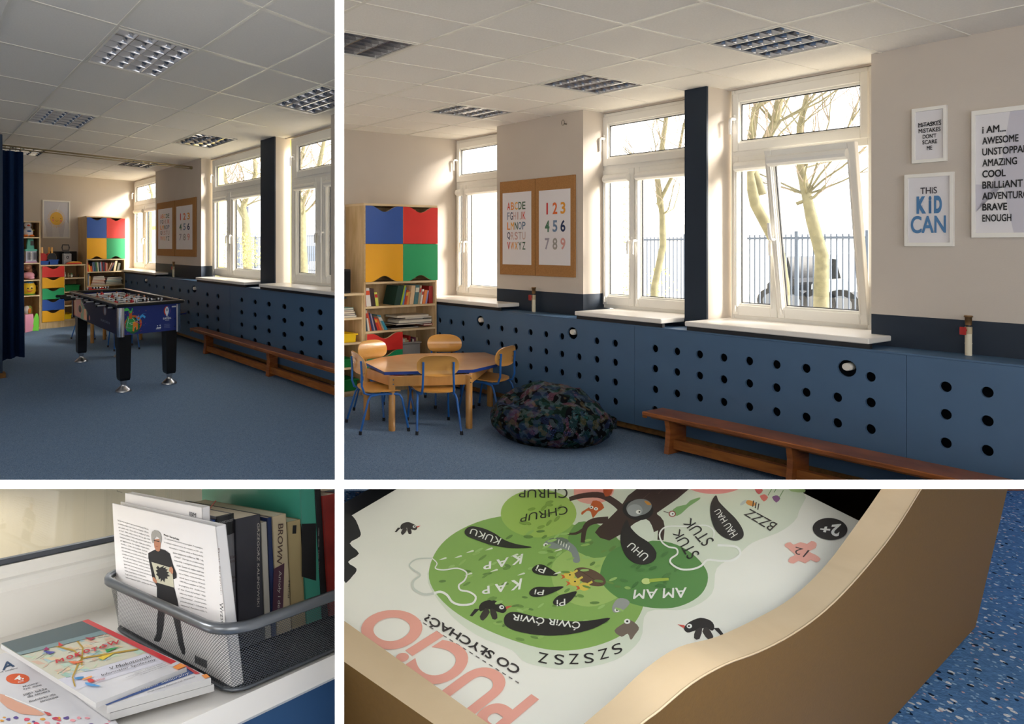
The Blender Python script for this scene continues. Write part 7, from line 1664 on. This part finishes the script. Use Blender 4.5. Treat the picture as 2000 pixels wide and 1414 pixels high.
# ================================================================ outside the windows
M_gr = mat('pale_paving', 'cfc8b6', .9, noise=.08, scale=2); M_bark = mat('bark', '6c6850', .9, noise=.25, scale=12, bump=.5, bscale=40); M_twig = mat('twig', '84786a', .9)
mb = MB(); mb.box(IDT, -45, 60, -8, 75, -.3, -.09, M_gr); mb.build('ground', kind='structure')
M_fence = mat('fence_steel', '4a5668', .5)
def tree(fr, V, path, rads, label, seed, nb=26, spread=1, limbs=()):
    """path: photo points of the trunk's centre line, bottom to top, on the upright plane v = V"""
    rg = random.Random(seed); P = []
    for x, y in path:
        h = fr.hit(1, V, x, y); P.append(fr.W(h[0], V+rg.uniform(-.2, .2), h[2]))
    if P[0].z > 0: P.insert(0, Vector((P[0].x, P[0].y, -.1))); rads = [rads[0]*1.15]+list(rads)
    R_ = [FPXm(P[i], r) for i, r in enumerate(rads)]
    mb = MB(); mb.tube(P, R_, M_bark, 10); o = mb.build('tree'); tag(o, label, 'tree', 'trees outside the windows')
    mb = MB()
    def br(p, d, r, L, depth):
        pts = [p]; n = 5
        for i in range(n):
            d = (d+Vector((rg.uniform(-.35, .35), rg.uniform(-.35, .35), rg.uniform(-.12, .3)))).normalized(); p = p+d*L/n; pts.append(p)
        mb.tube(pts, [r*(1-.8*i/n) for i in range(n+1)], M_twig if depth else M_bark, 6)
        if depth < 3:
            for k in range(3 if depth < 2 else 2):
                q = pts[rg.randint(1, n-1)]; br(q, (d+Vector((rg.uniform(-1, 1), rg.uniform(-1, 1), rg.uniform(-.3, .8)))).normalized(), r*.5, L*.65, depth+1)
    for k in range(nb):
        i = rg.randint(len(P)//2, len(P)-1); r = R_[i]; br(P[i], Vector((rg.uniform(-1, 1), rg.uniform(-1, 1), rg.uniform(.1, 1))).normalized(), r*.3, spread*rg.uniform(.8, 1.8), 0)
    for pts, r0, r1 in limbs:
        Q = []
        for x, y in pts: h = fr.hit(1, V, x, y); Q.append(fr.W(h[0], V, h[2]))
        mb.tube(Q, [FPXm(Q[0], r0+(r1-r0)*i/(len(Q)-1)) for i in range(len(Q))], M_bark, 8)
        for k in range(4): q = Q[rg.randint(1, len(Q)-1)]; br(q, Vector((rg.uniform(-1, 1), rg.uniform(-1, 1), rg.uniform(.1, 1))).normalized(), FPXm(q, r1)*.5, spread, 1)
    mb.build('branches', o)
def FPXm(p, r): return r/FPX*p.y
def fence(fr, V, xa, xb, ytop, ybot, label, step, rw=.012):
    a0 = fr.hit(1, V, xa, ytop); a1 = fr.hit(1, V, xb, ytop); zt = (a0[2]); u0, u1 = a0[0], a1[0]
    mb = MB(); mb.box(fr.W, u0, u1, V-.02, V+.02, zt-.08, zt-.04, M_fence); mb.box(fr.W, u0, u1, V-.02, V+.02, .12, .16, M_fence); o = mb.build('fence')
    n = max(2, int(abs(u1-u0)/step)); mb = MB()
    for k in range(n+1):
        u = u0+(u1-u0)*k/n; w = rw*(2.6 if k % 12 == 0 else 1); mb.box(fr.W, u-w, u+w, V-w, V+w, -.09, zt+(.05 if k % 12 == 0 else 0), M_fence)
    mb.build('railings', o); tag(o, label, 'fence')
# right-hand room's view
fence(R2, 11.0, 1250, 1420, 463, 590, 'steel railing fence outside the middle window of the right-hand room', .075, .008)
fence(R2, 9.5, 1436, 1720, 459, 590, 'steel railing fence outside the tilted window', .07, .008)
tree(R2, 7.5, [(1290, 560), (1284, 480), (1285, 420), (1292, 350), (1300, 240), (1310, 150)], [6, 6, 5, 5, 4, 2], 'slender tree outside the middle window of the right-hand room', 1, 16, .9, [([(1285, 400), (1320, 330), (1336, 240)], 4, 2)])
tree(R2, 6.0, [(1512, 560), (1502, 480), (1492, 400), (1478, 340), (1500, 240), (1518, 170), (1520, 80)], [11, 10, 9, 9, 8, 7, 5], 'mossy tree outside the left pane of the tilted window', 2, 22, .9, [([(1488, 380), (1462, 310), (1476, 210), (1500, 195)], 9, 5)])
tree(R2, 8.0, [(1612, 560), (1604, 500), (1590, 430), (1572, 380), (1560, 330), (1575, 250), (1600, 150)], [12, 11, 10, 8, 7, 5, 3], 'leaning tree behind the open tilted window', 3, 22, 1.0, [([(1556, 398), (1590, 385), (1612, 362)], 4, 2)])
tree(R1, 13, [(597, 520), (596, 470), (592, 420), (586, 380), (590, 330), (600, 260)], [8, 8, 8, 7, 5, 3], 'tree outside the right window of the left-hand room', 4, 18, 1.5, [([(590, 400), (606, 360), (622, 330)], 4, 3), ([(622, 330), (630, 290), (640, 240)], 5, 3)])
tree(R1, 15, [(483, 530), (479, 470), (477, 430), (470, 405), (480, 380), (495, 340), (500, 280)], [9, 9, 8, 6, 6, 4, 3], 'forked tree outside the middle window of the left-hand room', 5, 20, 1.7, [([(478, 430), (462, 400), (446, 388), (436, 370)], 4, 3)])
tree(R1, 16, [(452, 400), (446, 380), (440, 350), (436, 310)], [4, 4, 4, 2], 'thin tree seen high in the middle window of the left-hand room', 6, 12, 1.5)
tree(R1, 20, [(296, 420), (294, 380), (290, 345)], [3, 2.5, 2], 'faint tree outside the corner window of the left-hand room', 8, 8, 1.2)
fence(R1, 20, 466, 512, 463, 526, 'dark railing fence outside the middle window of the left-hand room', .22, .03)
fence(R1, 18, 590, 656, 459, 540, 'dark railing fence outside the right window of the left-hand room', .2, .03)
# climbing yellow-green foliage
def hedge(fr, V, box, label, seed, n, cols):
    rg = random.Random(seed); mb = MB(); ms = [mat('leaf_'+c, c, .7) for c in cols]
    for k in range(n):
        x = rg.gauss((box[0]+box[2])/2, (box[2]-box[0])/4); y = rg.uniform(box[1], box[3]); h = fr.hit(1, V+rg.uniform(-.3, .3), x, y); c = fr.W(*h)
        if c.z < -.05: continue
        a = Vector((rg.uniform(-1, 1), rg.uniform(-1, 1), rg.uniform(-1, 1))).normalized(); b = a.orthogonal().normalized(); s = FPXm(c, rg.uniform(1.5, 3.2)); d = a.cross(b)*.0
        mb.add([c-a*s, c-b*s*.5, c+a*s, c+b*s*.5], [(0, 1, 2, 3)], rg.choice(ms))
    tag(mb.build('hedge'), label, 'hedge')
hedge(R2, 6.5, (1202, 360, 1230, 595), 'yellow-green climbing shrub outside the narrow pane of the middle window', 3, 700, ['b4bc50', '9cb058', 'c8c86a'])
hedge(R2, 8.5, (1262, 520, 1310, 600), 'low yellow shrub at the foot of the fence, middle window', 4, 260, ['c8c060', 'b0b45c'])
hedge(R1, 12, (430, 420, 444, 610), 'yellow-green shrub outside the left pane of the middle window, left-hand room', 5, 420, ['c4c450', 'b0bc58', 'd8cc60'])
hedge(R1, 13, (468, 455, 508, 520), 'yellow-leaved bush by the fence outside the left-hand room', 6, 420, ['dccc58', 'e0c460', 'b8bc58'])
# parked cars seen through the tilted window
def car(fr, V, x0, x1, y0, y1, col, label, cut=False):
    a0 = fr.hit(1, V, x0, y1); a1 = fr.hit(1, V, x1, y1); u0, u1 = a0[0], a1[0]; L = u0-u1; zt = fr.hit(1, V, x0, y0)[2]; zb = .0
    h = zt-zb; T = lambda x, z, w: fr.W(u0-L*x, V+w, zb+h*z)
    body = [(0, .22), (.02, .5), (.16, .58), (.3, .95), (.42, 1), (.66, .98), (.82, .62), (.98, .55), (1, .25)]
    mb = MB(); mb.prism(T, body, -.8, .8, mat('car_'+col, col, .5)); o = mb.build('car')
    mb = MB(); gm = mat('car_glass', '20242a', .15); mb.flat(T, [(.2, .60), (.31, .9), (.48, .93), (.48, .6)], -.805, gm); mb.flat(T, [(.5, .6), (.5, .93), (.64, .92), (.76, .62)], -.805, gm); mb.build('side_windows', o)
    for x in (.2, .8):
        mb = MB(); c = T(x, .2, 0); r = h*.24; d = fr.B.normalized(); mb.tube([c-d*.85, c-d*.6], r, M_fk, 18); mb.tube([c-d*.86, c-d*.84], r*.6, mat('wheel_hub', '6a6e74', .5), 12); mb.build('wheel', o)
    tag(o, label, 'car')
car(R2, 14.5, 1536, 1600, 500, 540, '26282c', 'dark car parked behind the railings, left pane of the tilted sash')
car(R2, 14.5, 1622, 1700, 496, 536, 'a8aeb4', 'pale car parked behind the railings near the right side of the tilted sash')
car(R1, 24, 592, 612, 480, 510, '3a4048', 'dark car parked beyond the fence outside the left-hand room')
# buildings across the yard
def house(fr, V, x0, x1, y0, col, label, bands):
    u0 = fr.hit(1, V, x0, y0)[0]; h = fr.hit(1, V, x1, y0); u1 = h[0]; z1 = fr.hit(1, V, x0, y0)[2]
    mb = MB(); mb.box(fr.W, u1, u0, V, V+3, -.09, z1, mat('house_'+col, col, .9)); o = mb.build('building')
    for i, (xa, xb, ya, yb_, c) in enumerate(bands):
        p = fr.hit(1, V, xa, ya); q_ = fr.hit(1, V, xb, yb_); mb = MB(); mb.box(fr.W, q_[0], p[0], V-.06, V, q_[2], p[2], mat('house_'+c, c, .6)); mb.build('window', o)
    tag(o, label, 'building')
house(R1, 26, 268, 330, 372, 'e8e4dc', 'pale building with blue window and yellow band outside the corner window', [(287, 299, 408, 424, '5f8fc8'), (286, 312, 443, 448, 'e8c040'), (287, 300, 450, 470, 'b8aa98')])
house(R1, 40, 430, 520, 448, 'd8d4cc', 'long low pale building beyond the fence, middle window of the left-hand room', [(478, 486, 404, 416, '4a5060')])
house(R2, 20, 1240, 1440, 441, 'e4e0d8', 'low pale garage row beyond the fence, middle window of the right-hand room', [(1280, 1312, 446, 455, 'c8c4c0')])
# portals help the daylight find its way in
for fr, VF, Wl, z0, z1 in ((R1, VF1, W1, 1.0, 2.7), (R2, VF2, W2, Z2(.85), Z2(2.7))):
    for a, b_, m_ in Wl:
        c = fr.W((a+b_)/2, VF+.12, (z0+z1)/2); n_ = Vector((fr.A.y, -fr.A.x, 0)); n_ = n_ if n_.dot(fr.B) < 0 else -n_
        area('daylight_portal', c, c+n_, abs(a-b_), z1-z0, 1, portal=True)
c = Vector((.25, YB-.05, 1.8)); area('daylight_portal', c, c+Vector((0, 1, 0)), 11.5, 1.8, 1, portal=True)
for o in bpy.data.objects:
    if 'wo' in o: del o['wo']
bpy.context.view_layer.update()
